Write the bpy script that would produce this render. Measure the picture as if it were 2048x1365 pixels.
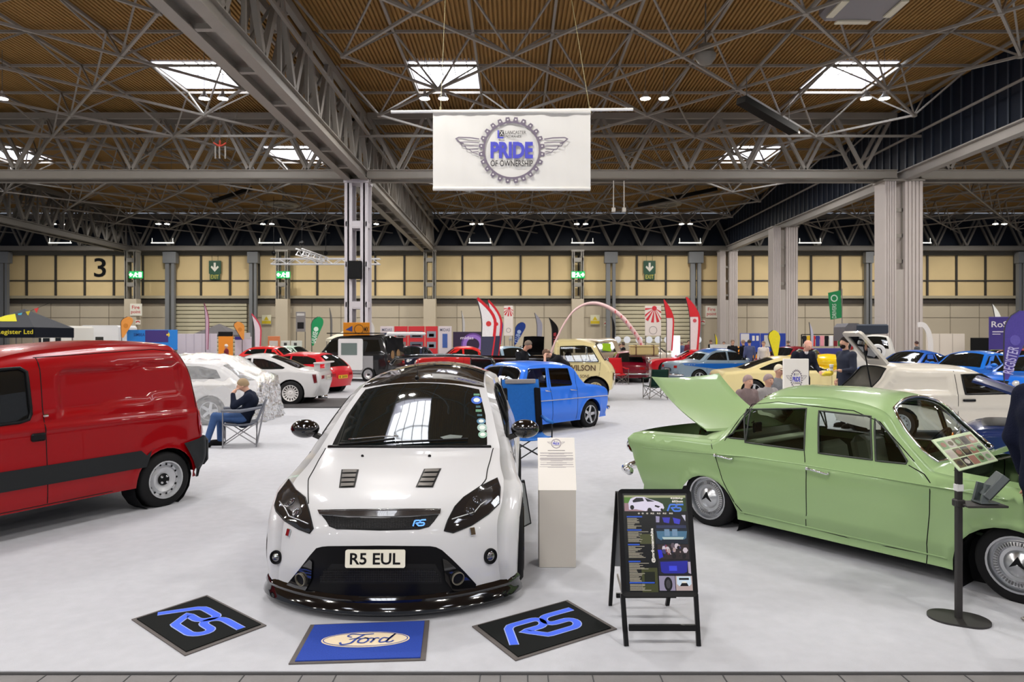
import bpy, math, random
import numpy as np
from mathutils import Vector, Matrix
from mathutils.geometry import delaunay_2d_cdt
from mathutils.bvhtree import BVHTree
random.seed(7)
for o in list(bpy.data.objects): bpy.data.objects.remove(o)
SC = bpy.context.scene; COL = SC.collection
PI = math.pi
# ---------------------------------------------------------------- camera (2048x1365 frame, level, looking down +Y)
FPX, CX, CY, EYE = 1400.0, 1030.0, 675.0, 1.85
cd = bpy.data.cameras.new('camera'); cam = bpy.data.objects.new('camera', cd); COL.objects.link(cam)
cam.location = (0, 0, EYE); cam.rotation_euler = (PI/2, 0, 0)
cd.sensor_width = 36; cd.lens = 36*FPX/2048
cd.shift_x = -(CX-1024)/2048; cd.shift_y = (CY-682.5)/2048
cd.clip_end = 400
cd.dof.use_dof = True; cd.dof.focus_distance = 5.3; cd.dof.aperture_fstop = 4.5
SC.camera = cam
# ---------------------------------------------------------------- world, exposure
w = bpy.data.worlds.new('world'); SC.world = w; w.use_nodes = True
w.node_tree.nodes['Background'].inputs[0].default_value = (0.80, 0.86, 1.0, 1)
w.node_tree.nodes['Background'].inputs[1].default_value = 0.20
SC.view_settings.view_transform = 'Standard'; SC.view_settings.look = 'None'
SC.view_settings.gamma = 1.0; SC.view_settings.use_curve_mapping = False
SC.view_settings.exposure = 0.34
LAMP_POWER = 172.0      # emission of each high-bay lamp disc
SKYLIGHT_POWER = 9.0    # emission of the daylight panels

# ---------------------------------------------------------------- materials
MATS = {}
def mat(name, col=(.8,.8,.8), rough=.5, metal=0., coat=0., emit=None, es=1., noise=0., nscale=40., bump=0., bscale=200., alpha=None, spec=None, detail=3.):
    if name in MATS: return MATS[name]
    m = bpy.data.materials.new(name); m.use_nodes = True; nt = m.node_tree
    b = nt.nodes['Principled BSDF']
    b.inputs['Base Color'].default_value = (*col, 1); b.inputs['Roughness'].default_value = rough
    b.inputs['Metallic'].default_value = metal
    if coat: b.inputs['Coat Weight'].default_value = coat; b.inputs['Coat Roughness'].default_value = .03
    if spec is None and max(col) < .03 and rough > .25 and not metal: spec = .15
    if spec is not None: b.inputs['Specular IOR Level'].default_value = spec
    if emit: b.inputs['Emission Color'].default_value = (*emit, 1); b.inputs['Emission Strength'].default_value = es
    if alpha is not None: b.inputs['Alpha'].default_value = alpha
    if noise or bump:
        tc = nt.nodes.new('ShaderNodeTexCoord')
    if noise:
        n = nt.nodes.new('ShaderNodeTexNoise'); n.inputs['Scale'].default_value = nscale; n.inputs['Detail'].default_value = detail
        nt.links.new(tc.outputs['Object'], n.inputs['Vector'])
        mx = nt.nodes.new('ShaderNodeMix'); mx.data_type = 'RGBA'
        mx.inputs[6].default_value = (*[max(0, c*(1-noise)) for c in col], 1); mx.inputs[7].default_value = (*[min(1, c*(1+noise)) for c in col], 1)
        nt.links.new(n.outputs['Fac'], mx.inputs[0]); nt.links.new(mx.outputs[2], b.inputs['Base Color'])
    if bump:
        n2 = nt.nodes.new('ShaderNodeTexNoise'); n2.inputs['Scale'].default_value = bscale
        nt.links.new(tc.outputs['Object'], n2.inputs['Vector'])
        bp = nt.nodes.new('ShaderNodeBump'); bp.inputs['Strength'].default_value = bump; bp.inputs['Distance'].default_value = .01
        nt.links.new(n2.outputs['Fac'], bp.inputs['Height']); nt.links.new(bp.outputs[0], b.inputs['Normal'])
    MATS[name] = m; return m
def srgb(r, g, b):
    f = lambda c: (c/255/12.92) if c/255 <= .04045 else ((c/255+.055)/1.055)**2.4
    return (f(r), f(g), f(b))
def paint(name, c, rough=.35): return mat('paint_'+name, srgb(*c), rough, 0, .75, spec=.12)
def flat(c, rough=.6, name=None): return mat(name or 'flat_%d_%d_%d' % c, srgb(*c), rough)
def fabric(c): return mat('fabric_%d_%d_%d' % c, srgb(*c), .9, noise=.15, nscale=30, bump=.3, bscale=90)
def glass(name, tint, amount):
    if name in MATS: return MATS[name]
    m = bpy.data.materials.new(name); m.use_nodes = True; nt = m.node_tree
    for n in list(nt.nodes): nt.nodes.remove(n)
    out = nt.nodes.new('ShaderNodeOutputMaterial'); tr = nt.nodes.new('ShaderNodeBsdfTransparent'); gl = nt.nodes.new('ShaderNodeBsdfGlossy')
    df = nt.nodes.new('ShaderNodeBsdfDiffuse'); m1 = nt.nodes.new('ShaderNodeMixShader'); m2 = nt.nodes.new('ShaderNodeMixShader'); fr = nt.nodes.new('ShaderNodeFresnel')
    tr.inputs[0].default_value = (*tint, 1); gl.inputs['Roughness'].default_value = .01; gl.inputs[0].default_value = (1, 1, 1, 1)
    df.inputs[0].default_value = (*[t*.05 for t in tint], 1); fr.inputs[0].default_value = 1.65
    m1.inputs[0].default_value = amount
    nt.links.new(tr.outputs[0], m1.inputs[1]); nt.links.new(df.outputs[0], m1.inputs[2])
    nt.links.new(fr.outputs[0], m2.inputs[0]); nt.links.new(m1.outputs[0], m2.inputs[1]); nt.links.new(gl.outputs[0], m2.inputs[2])
    nt.links.new(m2.outputs[0], out.inputs[0]); MATS[name] = m; return m
GLASS = glass('glass_clear', (.86, .92, .90), 0.0)
GLASS_DARK = glass('glass_dark', (.30, .33, .33), 0.55)
BLACK = mat('black_plastic', (.008, .008, .009), .35)
GLOSSB = mat('gloss_black', (.004, .004, .005), .08, 0, 1.0)
RUBBER = mat('rubber', (.012, .012, .013), .75)
CHROME = mat('chrome', (.85, .86, .88), .08, 1.0)
ALLOY = mat('alloy', (.62, .63, .65), .28, 1.0)
SILVER = mat('silver_paint', (.55, .56, .58), .35, .6)
STEEL = mat('steel_grey', srgb(140, 134, 126), .55, noise=.06, nscale=2)
STEELD = mat('steel_dark', srgb(104, 100, 94), .6)
DARKIN = mat('dark_interior', (.012, .012, .014), .8)
WHITEP = mat('white_plastic', (.75, .75, .75), .5)

# ---------------------------------------------------------------- mesh helpers
def link(o, parent=None):
    COL.objects.link(o)
    if parent is not None: o.parent = parent
    return o
class MB:
    def __init__(s): s.v = []; s.f = []; s.m = []; s.n = {}
    def add(s, vs, fs, mi=0):
        k = len(s.v); s.v += [tuple(p) for p in vs]; s.f += [tuple(i+k for i in f) for f in fs]; s.m += [mi]*len(fs); return s
    def box(s, c, d, mi=0, M=None):
        x, y, z = c; a, b, h = d[0]/2, d[1]/2, d[2]/2
        vs = [Vector((x+i*a, y+j*b, z+k*h)) for i in (-1, 1) for j in (-1, 1) for k in (-1, 1)]
        if M is not None: vs = [M @ p for p in vs]
        return s.add(vs, [(0,1,3,2),(4,6,7,5),(0,4,5,1),(2,3,7,6),(0,2,6,4),(1,5,7,3)], mi)
    def bbox(s, c, d, r=.01, mi=0, M=None):
        # box with chamfered vertical+horizontal edges (convex, 24 verts)
        x, y, z = c; a, b, h = d[0]/2, d[1]/2, d[2]/2; r = min(r, a*.9, b*.9, h*.9)
        vs = []; idx = {}
        for i in (-1, 1):
            for j in (-1, 1):
                for k in (-1, 1):
                    for ax in range(3):
                        p = [x+i*(a-(r if ax != 0 else 0)), y+j*(b-(r if ax != 1 else 0)), z+k*(h-(r if ax != 2 else 0))]
                        idx[(i, j, k, ax)] = len(vs); vs.append(Vector(p) if M is None else M @ Vector(p))
        fs = []
        for sg in (-1, 1):
            o4 = [(-1,-1),(1,-1),(1,1),(-1,1)]
            fs.append([idx[(sg, p, q, 0)] for p, q in o4][::sg]); fs.append([idx[(p, sg, q, 1)] for p, q in o4][::-sg]); fs.append([idx[(p, q, sg, 2)] for p, q in o4][::sg])
        for p in (-1, 1):
            for q in (-1, 1):
                t = p*q
                fs.append([idx[(-1,p,q,1)], idx[(1,p,q,1)], idx[(1,p,q,2)], idx[(-1,p,q,2)]][::t])
                fs.append([idx[(p,-1,q,2)], idx[(p,1,q,2)], idx[(p,1,q,0)], idx[(p,-1,q,0)]][::t])
                fs.append([idx[(p,q,-1,0)], idx[(p,q,1,0)], idx[(p,q,1,1)], idx[(p,q,-1,1)]][::t])
                for k in (-1, 1): fs.append([idx[(p,q,k,0)], idx[(p,q,k,1)], idx[(p,q,k,2)]][::p*q*k])
        return s.add(vs, fs, mi)
    def beam(s, p, q, w, h=None, mi=0, up=(0,0,1)):
        p = Vector(p); q = Vector(q); d = q-p
        if d.length < 1e-6: return s
        h = h or w; d.normalize(); u = Vector(up)
        if abs(d.dot(u)) > .98: u = Vector((1,0,0))
        a = d.cross(u).normalized(); b = a.cross(d).normalized()
        vs = [e+a*i*w/2+b*j*h/2 for e in (p, q) for i, j in ((-1,-1),(1,-1),(1,1),(-1,1))]
        return s.add(vs, [(0,3,2,1),(4,5,6,7),(0,1,5,4),(1,2,6,5),(2,3,7,6),(3,0,4,7)], mi)
    def tube(s, pts, r, n=8, closed=False, mi=0, cap=True):
        pts = [Vector(p) for p in pts]; N = len(pts); rr = r if hasattr(r, '__len__') else [r]*N
        rings = []; pa = None
        for i, p in enumerate(pts):
            t = (pts[(i+1) % N]-pts[i-1]) if closed else (pts[min(i+1, N-1)]-pts[max(i-1, 0)])
            t = t.normalized() if t.length > 1e-9 else Vector((0,0,1))
            if pa is None: pa = t.orthogonal().normalized()
            a = (pa-t*pa.dot(t)); a = a.normalized() if a.length > 1e-6 else t.orthogonal().normalized()
            b = t.cross(a); pa = a
            rings.append([p+(a*math.cos(2*PI*k/n)+b*math.sin(2*PI*k/n))*rr[i] for k in range(n)])
        vs = [v for g in rings for v in g]; fs = []
        for i in range(N if closed else N-1):
            j = (i+1) % N
            for k in range(n): fs.append((i*n+k, i*n+(k+1) % n, j*n+(k+1) % n, j*n+k))
        if cap and not closed: fs += [tuple(range(n))[::-1], tuple((N-1)*n+k for k in range(n))]
        return s.add(vs, fs, mi)
    def lathe(s, prof, n=32, M=None, mi=0, ang=2*PI, a0=0):
        # prof: (radius, axial) about the local Z axis
        full = abs(ang-2*PI) < 1e-6; m = n if full else n+1; vs = []
        for k in range(m):
            a = a0+ang*k/n; c, t = math.cos(a), math.sin(a)
            for r, z in prof: vs.append(Vector((r*c, r*t, z)))
        if M is not None: vs = [M @ v for v in vs]
        P = len(prof); fs = []
        for k in range(n):
            j = (k+1) % m
            for i in range(P-1):
                if prof[i][0] < 1e-9 and prof[i+1][0] < 1e-9: continue
                fs.append((k*P+i, j*P+i, j*P+i+1, k*P+i+1))
        return s.add(vs, fs, mi)
    def prism(s, poly, t0, t1, M=None, mi=0, mi_side=None):
        # poly: 2D outline in XY, extruded t0..t1 on Z
        pts = [Vector((p[0], p[1])) for p in poly]; r = delaunay_2d_cdt(pts, [], [list(range(len(pts)))], 1, 1e-6)
        V2, F = r[0], r[2]; n = len(V2)
        vs = [Vector((p.x, p.y, t1)) for p in V2]+[Vector((p.x, p.y, t0)) for p in V2]
        fs = [tuple(f) for f in F]+[tuple(i+n for i in f)[::-1] for f in F]
        k = len(vs); L = len(pts); area = sum(pts[i-1].x*pts[i].y-pts[i].x*pts[i-1].y for i in range(L))
        vs += [Vector((p.x, p.y, t1)) for p in pts]+[Vector((p.x, p.y, t0)) for p in pts]
        sd = []
        for i in range(L):
            j = (i+1) % L; q = (k+i, k+L+i, k+L+j, k+j); sd.append(q if area > 0 else q[::-1])
        if M is not None: vs = [M @ v for v in vs]
        s.add(vs, fs, mi); kk = len(s.v)-len(vs); s.f += [tuple(i+kk for i in f) for f in sd]; s.m += [mi if mi_side is None else mi_side]*len(sd); return s
    def ball(s, c, r, n=12, m=8, mi=0, M=None):
        r = r if hasattr(r, '__len__') else (r, r, r); vs = []; fs = []
        for i in range(m+1):
            a = PI*i/m
            for k in range(n):
                b = 2*PI*k/n; p = Vector((c[0]+r[0]*math.sin(a)*math.cos(b), c[1]+r[1]*math.sin(a)*math.sin(b), c[2]+r[2]*math.cos(a)))
                vs.append(M @ p if M is not None else p)
        for i in range(m):
            for k in range(n): fs.append((i*n+k, (i+1)*n+k, (i+1)*n+(k+1) % n, i*n+(k+1) % n))
        return s.add(vs, fs, mi)
    def build(s, name, mats, parent=None, smooth=False, ang=None):
        me = bpy.data.meshes.new(name); me.from_pydata(s.v, [], s.f)
        mats = mats if isinstance(mats, (list, tuple)) else [mats]
        for m in mats: me.materials.append(m)
        if len(mats) > 1: me.polygons.foreach_set('material_index', s.m)
        if smooth:
            me.polygons.foreach_set('use_smooth', [True]*len(me.polygons))
            if ang: me.set_sharp_from_angle(angle=math.radians(ang))
        me.update(); return link(bpy.data.objects.new(name, me), parent)
def tag(o, label=None, cat=None, group=None, kind=None):
    if label: o['label'] = label
    if cat: o['category'] = cat
    if group: o['group'] = group
    if kind: o['kind'] = kind
    return o
def thing(name, label, cat, loc=(0,0,0), rz=0, group=None):
    o = bpy.data.objects.new(name, None); o.empty_display_size = .1; COL.objects.link(o)
    o.location = loc; o.rotation_euler = (0, 0, rz); return tag(o, label, cat, group)
def struct(o): o['kind'] = 'structure'; return o
def copy_tree(o, parent=None):
    c = o.copy(); COL.objects.link(c)
    if parent is not None: c.parent = parent
    for ch in [x for x in bpy.data.objects if x.parent == o]: copy_tree(ch, c)
    return c
def at(px, py, D): return Vector(((px-CX)/FPX*D, D, EYE-(py-CY)/FPX*D))
def gr(px, py, z=0):
    D = (EYE-z)*FPX/(py-CY); return Vector(((px-CX)/FPX*D, D, z))
def T(loc=(0,0,0), rx=0, ry=0, rz=0):
    return Matrix.Translation(loc) @ Matrix.Rotation(rz, 4, 'Z') @ Matrix.Rotation(ry, 4, 'Y') @ Matrix.Rotation(rx, 4, 'X')
def frame(o, x, y):
    # matrix with origin o, local X along x, local Y towards y
    x = Vector(x).normalized(); y = Vector(y); y = (y-x*y.dot(x)).normalized(); z = x.cross(y)
    M = Matrix(((x.x,y.x,z.x,o[0]),(x.y,y.y,z.y,o[1]),(x.z,y.z,z.z,o[2]),(0,0,0,1))); return M
_tc = {}
def text_mesh(s, bold=0):
    key = (s, bold)
    if key in _tc: return _tc[key]
    cu = bpy.data.curves.new('t', 'FONT'); cu.body = s; cu.align_x = 'CENTER'; cu.align_y = 'CENTER'; cu.resolution_u = 3; cu.offset = bold
    o = bpy.data.objects.new('t', cu); COL.objects.link(o); bpy.context.view_layer.update()
    me = bpy.data.meshes.new_from_object(o.evaluated_get(bpy.context.evaluated_depsgraph_get()))
    vs = [v.co.copy() for v in me.vertices]; fs = [tuple(p.vertices) for p in me.polygons]
    bpy.data.objects.remove(o); bpy.data.meshes.remove(me)
    if vs:
        x0, x1 = min(v.x for v in vs), max(v.x for v in vs); y0, y1 = min(v.y for v in vs), max(v.y for v in vs)
        vs = [Vector(((v.x-(x0+x1)/2)/(x1-x0), (v.y-(y0+y1)/2)/(y1-y0), 0)) for v in vs]
    _tc[key] = (vs, fs); return _tc[key]
def text(mb, s, M, w, h, mi=0, bold=0.0, shear=0.):
    vs, fs = text_mesh(s, bold)
    mb.add([M @ Vector((v.x*w+shear*v.y*h, v.y*h, 0)) for v in vs], fs, mi)
def arc2(cx, cy, r, a0, a1, n=8): return [(cx+r*math.cos(math.radians(a0+(a1-a0)*i/n)), cy+r*math.sin(math.radians(a0+(a1-a0)*i/n))) for i in range(n+1)]
def rrect(w, h, r, n=4, cx=0, cy=0):
    o = []
    for sx, sy, a in ((1,1,0),(-1,1,90),(-1,-1,180),(1,-1,270)): o += arc2(cx+sx*(w/2-r), cy+sy*(h/2-r), r, a, a+90, n)
    return o
def ribbon(mb, pts, w, M, mi=0, z=0.0, closed=False):
    # flat stroke of width w along 2D pts in the XY plane of M, mitred
    P = [Vector((p[0], p[1])) for p in pts]; N = len(P); vs = []
    for i in range(N):
        a = P[i]-P[i-1] if (i > 0 or closed) else P[1]-P[0]; b = P[(i+1) % N]-P[i] if (i < N-1 or closed) else a
        a = a.normalized(); b = b.normalized(); n = Vector((-(a+b).y, (a+b).x)); n = n.normalized() if n.length > 1e-6 else Vector((-a.y, a.x))
        k = min(1/max(.35, n.dot(Vector((-a.y, a.x)))), 2.)
        ww = (w[i] if hasattr(w, '__len__') else w)/2*k
        vs += [M @ Vector((P[i].x+n.x*ww, P[i].y+n.y*ww, z)), M @ Vector((P[i].x-n.x*ww, P[i].y-n.y*ww, z))]
    fs = [(2*i, 2*i+1, (2*i+3) % (2*N), (2*i+2) % (2*N)) for i in range(N if closed else N-1)]
    mb.add(vs, fs, mi)
# ================================================================ THE HALL
CARPET = mat('carpet', srgb(176, 177, 183), .95, noise=.10, nscale=9, bump=.25, bscale=260, detail=8)
CONC = mat('concrete', srgb(112, 110, 110), .7, noise=.22, nscale=5, detail=8, bump=.1, bscale=60)
CREAM = mat('cream_cladding', srgb(220, 196, 146), .7, noise=.10, nscale=.35)
BEIGE = mat('beige_cladding', srgb(194, 182, 160), .75, noise=.07, nscale=.3)
NAVY = mat('navy_cladding', srgb(24, 30, 42), .5)
NAVYR = mat('navy_rib', srgb(46, 54, 66), .5)
DARKLINE = mat('dark_joint', srgb(52, 48, 42), .7)
DECK = mat('roof_deck', srgb(150, 114, 60), .8, noise=.15, nscale=.4)
MULL = mat('shutter_slat', srgb(196, 188, 160), .6)
CLADCOL = mat('column_cladding', srgb(186, 177, 173), .6, noise=.05, nscale=1)

m = MB(); m.add([(-70,-30,0),(70,-30,0),(70,80,0),(-70,80,0)], [(0,1,2,3)]); struct(m.build('floor', CONC))
m = MB(); e = gr(0, 1347).y
m.bbox((2, (e+32)/2, .006), (116, 32-e, .012), .004); struct(m.build('floor_carpet', CARPET))
m = MB()
for px in (60, 130, 235, 330, 470, 590, 660, 958, 1000, 1056, 1098, 1190, 1330, 1460, 1580, 1700, 1830, 1960):
    x = (px-CX)/FPX*3.7; m.box((x, 3.55, .0015), (.006, .62, .003))
m.box((0, e-.012, .004), (30, .02, .008)); struct(m.build('floor_joint', mat('joint', srgb(60, 60, 62), .8)))

# --- roof deck: corrugated cells with open skylight cells
DZ = 15.2
def deck(name, xs, ys, holes):
    m = MB(); holes = set(holes)
    for i in range(len(xs)-1):
        for j in range(len(ys)-1):
            if (i, j) in holes: continue
            n = int(round((xs[i+1]-xs[i])/.19)); st = (xs[i+1]-xs[i])/n; vs = []; fs = []
            for k in range(n):
                x = xs[i]+k*st
                for dx, dz in ((0, 0), (.5, 0), (.58, .11), (.92, .11), (1, 0)):
                    vs += [(x+dx*st, ys[j], DZ+dz), (x+dx*st, ys[j+1], DZ+dz)]
            for k in range(len(vs)//2-1): fs.append((2*k, 2*k+1, 2*k+3, 2*k+2))
            m.add(vs, fs)
    return struct(m.build(name, DECK))
YS = [11.2+3.75*k for k in range(-10, 18)]
XM = [-8.6+3.4*k for k in range(10)]              # centre bay
XL = [-9.9-3.4*k for k in range(17)][::-1]        # left bay
XR = [22.9+3.4*k for k in range(13)]              # right bay
XM0 = [-8.6]+[-5.2+3.4*k for k in range(-1, 9)]
XM0 = [-9.9, -8.6]+[-5.2+3.4*k for k in range(0, 9)]+[22.9]
skyc = []                                          # skylight cells (x0,x1,y0,y1)
def iy(y): return min(range(len(YS)), key=lambda k: abs(YS[k]-y))
hol = []
for y in (-18.8, -3.8, 11.2, 33.7, 48.7): hol.append((2, iy(y))); hol.append((8, iy(y)))  # skylight rows behind the camera are unseen, added for soft front light
deck('ceiling', XM0, YS, hol)
for i, j in hol: skyc.append((XM0[i], XM0[i+1], YS[j], YS[j+1]))
XL = [-60+.0]+[-9.9-3.4*k-.9 for k in range(13, -1, -1)]+[-9.9]
lh = [(len(XL)-2-2, iy(33.7)), (len(XL)-2-2, iy(48.7)), (len(XL)-2-8, iy(48.7)), (len(XL)-2-2, iy(11.2)), (len(XL)-2-2, iy(-3.8)), (len(XL)-2-2, iy(-18.8))]  # left bay repeats the added unseen skylights behind the camera
deck('ceiling_left', XL, YS, lh)
for i, j in lh: skyc.append((XL[i], XL[i+1], YS[j], YS[j+1]))
deck('ceiling_right', XR, YS, [])
SKYM = mat('skylight_panel', (.9,.9,.9), .5, emit=(.90, .94, 1.0), es=SKYLIGHT_POWER)
CURB = mat('skylight_curb', srgb(215, 212, 220), .6)
for k, (x0, x1, y0, y1) in enumerate(skyc):
    r = bpy.data.objects.new('window_%d' % (k+1), None); COL.objects.link(r); r.location = ((x0+x1)/2, (y0+y1)/2, DZ); struct(r)
    a, b = (x1-x0)/2, (y1-y0)/2
    m = MB(); H = .75
    for sx in (-1, 1): m.box((sx*(a-.03), 0, H/2-.05), (.06, 2*b, H))
    for sy in (-1, 1): m.box((0, sy*(b-.03), H/2-.05), (2*a, .06, H))
    m.build('window_curb', CURB, r)
    m = MB(); m.box((0, 0, H-.02), (2*a-.1, 2*b-.1, .03)); m.build('window_pane', SKYM, r)
    m = MB()
    for q in range(1, 5): m.box((-a+2*a*q/5, 0, H-.07), (.05, 2*b, .05))
    m.box((0, b*.05, H-.07), (2*a, .04, .05)); m.build('window_bar', STEELD, r)

# --- purlins, rafters and the diagonal space frame of each bay
def spaceframe(name, x0, x1, ox, y0, y1, ztop=14.95, zlow=13.15, r=.1, mt=STEEL):
    m = MB(); px, py = 3.4, 3.75; oy = 28.1
    k0 = math.ceil((x0-ox)/px-.5); k1 = math.floor((x1-ox)/px-.5); j0 = math.ceil((y0-oy)/py-.5); j1 = math.floor((y1-oy)/py-.5)
    for j in range(j0, j1+1):
        y = oy+(j+.5)*py; m.beam((x0, y, ztop), (x1, y, ztop), .10, .12)
    for k in range(k0, k1+1):
        x = ox+(k+.5)*px; m.beam((x, y0, ztop), (x, y1, ztop), .11, .12)
    I = range(math.ceil((x0-ox)/px), math.floor((x1-ox)/px)+1); J = range(math.ceil((y0-oy)/py), math.floor((y1-oy)/py)+1)
    for i in I:
        for j in J:
            if (i+j) % 2: continue
            p = (ox+i*px, oy+j*py, zlow)
            for di, dj in ((1,1),(1,-1)):
                q = (ox+(i+di)*px, oy+(j+dj)*py, zlow)
                if x0-1 < q[0] < x1+1 and y0-2 < q[1] < y1+2: m.beam(p, q, r)
            for di, dj in ((.5,.5),(.5,-.5),(-.5,.5),(-.5,-.5)):
                q = (ox+(i+di)*px, oy+(j+dj)*py, ztop)
                if x0-.5 < q[0] < x1+.5 and y0 < q[1] < y1: m.beam(p, q, r*.72)
            m.box((p[0], p[1], p[2]), (.2, .2, .16))
    return struct(m.build(name, mt))
spaceframe('ceiling_frame', -8.4, 22.3, -.1, 14, 75)
spaceframe('ceiling_frame', -58, -10.1, -15.8, 18, 75)
spaceframe('ceiling_frame', 23.2, 62, 25.2, 30, 75)
# edge chords of the frame beside the main girder (long pale tubes seen from below)
m = MB()
for x in (-8.2, -10.4): m.beam((x, 14, 13.2), (x, 75, 13.2), .14)
m.beam((-58, 39.3, 13.15), (62, 39.3, 13.15), .12)
struct(m.build('ceiling_edge_tube', STEEL))

def truss_x(name, y, x0, x1, mt=STEEL, z0=11.1, z1=14.9, dep=1.1, pitch=3.4, ch=.46, ph=0.):
    m = MB()
    for s in (-dep/2, dep/2):
        m.beam((x0, y+s, z0+ch/2), (x1, y+s, z0+ch/2), .18, ch); m.box(((x0+x1)/2, y+s, z0+.02), (x1-x0, .34, .05)); m.box(((x0+x1)/2, y+s, z0+ch), (x1-x0, .34, .05))
        m.beam((x0, y+s, z1-.15), (x1, y+s, z1-.15), .2, .34)
        x = x0+ph
        while x < x1-pitch/2:
            m.beam((x+pitch/2, y+s, z0+ch), (x+.12, y+s, z1-.3), .17); m.beam((x+pitch/2, y+s, z0+ch), (x+pitch-.12, y+s, z1-.3), .17); x += pitch
    x = x0+ph
    while x < x1: m.beam((x+pitch/2, y-dep/2, z0+.2), (x+pitch/2, y+dep/2, z0+.2), .1); x += pitch
    return struct(m.build(name, mt))
truss_x('beam_cross', 41.3, -58, -9.9); truss_x('beam_cross', 41.3, -8.6, 22.2); truss_x('beam_cross', 41.3, 23.6, 62)
truss_x('beam_cross', 75.0, -58, 62, STEELD, pitch=3.15, dep=.8, ph=.6)
def truss_y(name, xa, xb, y0, y1, mt=STEEL, z0=11.0, z1=14.9, pitch=3.4):
    m = MB()
    for x in (xa, xb):
        m.beam((x, y0, z0+.25), (x, y1, z0+.25), .1, .5); m.box((x, (y0+y1)/2, z0+.02), (.42, y1-y0, .05)); m.box((x, (y0+y1)/2, z0+.5), (.42, y1-y0, .05))
        m.beam((x, y0, z1-.2), (x, y1, z1-.2), .25, .36)
        y = y0
        while y < y1-1:
            m.beam((x, y, z0+.5), (x, y+pitch/2-.15, z1-.3), .26, .2, up=(1,0,0)); m.beam((x, y+pitch/2+.15, z1-.3), (x, y+pitch, z0+.5), .26, .2, up=(1,0,0))
            m.beam((x, y+pitch/2, z1-.3), (x, y+pitch/2, z0+.5), .14); y += pitch
    y = y0
    while y < y1: m.box(((xa+xb)/2, y, z0+.1), (xb-xa, .22, .16)); m.beam((xa, y, z1-.2), (xb, y, z1-.2), .14); m.beam((xa, y, z0+.4), (xb, y+1.7, z1-.3), .09); y += pitch
    m.box(((xa+xb)/2, (y0+y1)/2, z0+.42), (xb-xa, y1-y0, .03)); return struct(m.build(name, mt))
truss_y('beam_main', -9.75, -8.75, 7.3, 41.3); truss_y('beam_main', -9.75, -8.75, 41.3, 75)
truss_y('beam_main', -41.9, -40.9, 41.3, 75, STEELD)
# clad girder on the right: navy ribbed wall over a grey beam
m = MB(); m.box((22.9, 45, 13.3), (.1, 62, 3.8)); struct(m.build('wall_right', NAVY))
m = MB(); y = 14.5
while y < 75: m.box((22.82, y, 13.3), (.08, .12, 3.8)); y += .85
struct(m.build('wall_right_rib', NAVYR))
m = MB(); m.box((22.85, 44.6, 11.25), (.5, 61, .45)); m.box((22.55, 44.6, 11.5), (.3, 61, .06)); struct(m.build('beam_right', mat('steel_pale', srgb(150, 145, 140), .55)))
m = MB(); m.tube([(22.3, 14, 13.2), (22.3, 75, 13.2)], .07, 6); struct(m.build('beam_right_rail', STEEL))

# --- steel columns
def lattice_column(name, label, x, y, wd, dp, leg, mt, z1=11.05, solid=0., batt=2.35, group=None):
    t = thing(name, label, 'column', (x, y, 0), 0, group)
    m = MB()
    for sx in (-1, 1):
        for sy in (-1, 1): m.box((sx*(wd/2-leg/2), sy*(dp/2-.06), z1/2), (leg, .12, z1))
        m.box((sx*(wd/2-leg/2), 0, z1/2), (.1, dp, z1))
    m.build('upright', mt, t); m = MB(); z = batt*.6+solid
    while z < z1-.3:
        for sy in (-1, 1): m.box((0, sy*(dp/2-.05), z), (wd-leg, .08, .36)); m.box((0, sy*(dp/2-.12), z-.22), (wd-leg, .2, .06))
        for sx in (-1, 1): m.box((sx*(wd/2-.1), 0, z), (.08, dp, .3))
        z += batt
    m.box((0, 0, z1-.1), (wd+.1, dp+.1, .2)); m.box((0, 0, .03), (wd+.2, dp+.2, .06)); m.build('batten', mt, t)
    if solid: m = MB(); m.box((0, 0, solid/2), (wd*1.02, dp*1.02, solid)); m.build('cladding', BEIGE, t)
    return t
c1 = lattice_column('steel_column', 'tall pale grey lattice steel column behind the orange banner, nearest of the lattice columns', -9.25, 41.3, 1.36, 1.1, .44, mat('steel_column', srgb(196, 192, 198), .5))
m = MB(); m.bbox((0, -.72, 8.35), (.75, .35, 1.05), .03); sp = m.build('loudspeaker', BLACK, None); sp.location = (-9.25, 41.3, 0); sp.location.z = -2.6; sp.location.y = 41.27
tag(sp, 'black loudspeaker box strapped high between the uprights of the nearest lattice column', 'loudspeaker')
colm = mat('steel_far', srgb(134, 130, 122), .55)
for px, lab in ((265, 'grey lattice wall column behind the first green running-man sign from the left'), (566, 'grey lattice wall column behind the running-man sign above the warning triangle'),
                (860, 'grey lattice wall column right of the near column, above the red photo display'), (1155, 'grey lattice wall column behind the right-hand running-man sign')):
    lattice_column('wall_column', lab, (px-CX)/FPX*74.3, 74.3, 1.25, .9, .3, colm, 11.1, 5.9, 2.6, 'lattice columns along the back wall')
for px, wpx in ((8, 16), (340, 20), (506, 16), (1222, 20), (1392, 22), (1738, 12), (2044, 14)):
    m = MB(); h = 11.0; a = wpx/FPX*75
    m.box((-a*.28, 0, h/2), (a*.4, .5, h)); m.box((a*.3, -.1, h/2-.4), (a*.3, .4, h-.8)); m.box((0, -.05, h-.6), (a*1.3, .7, 1.2))
    o = m.build('wall_post', mat('post_grey', srgb(118, 120, 122), .6)); o.location = ((px-CX)/FPX*75, 75.2, 0); struct(o)
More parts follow.
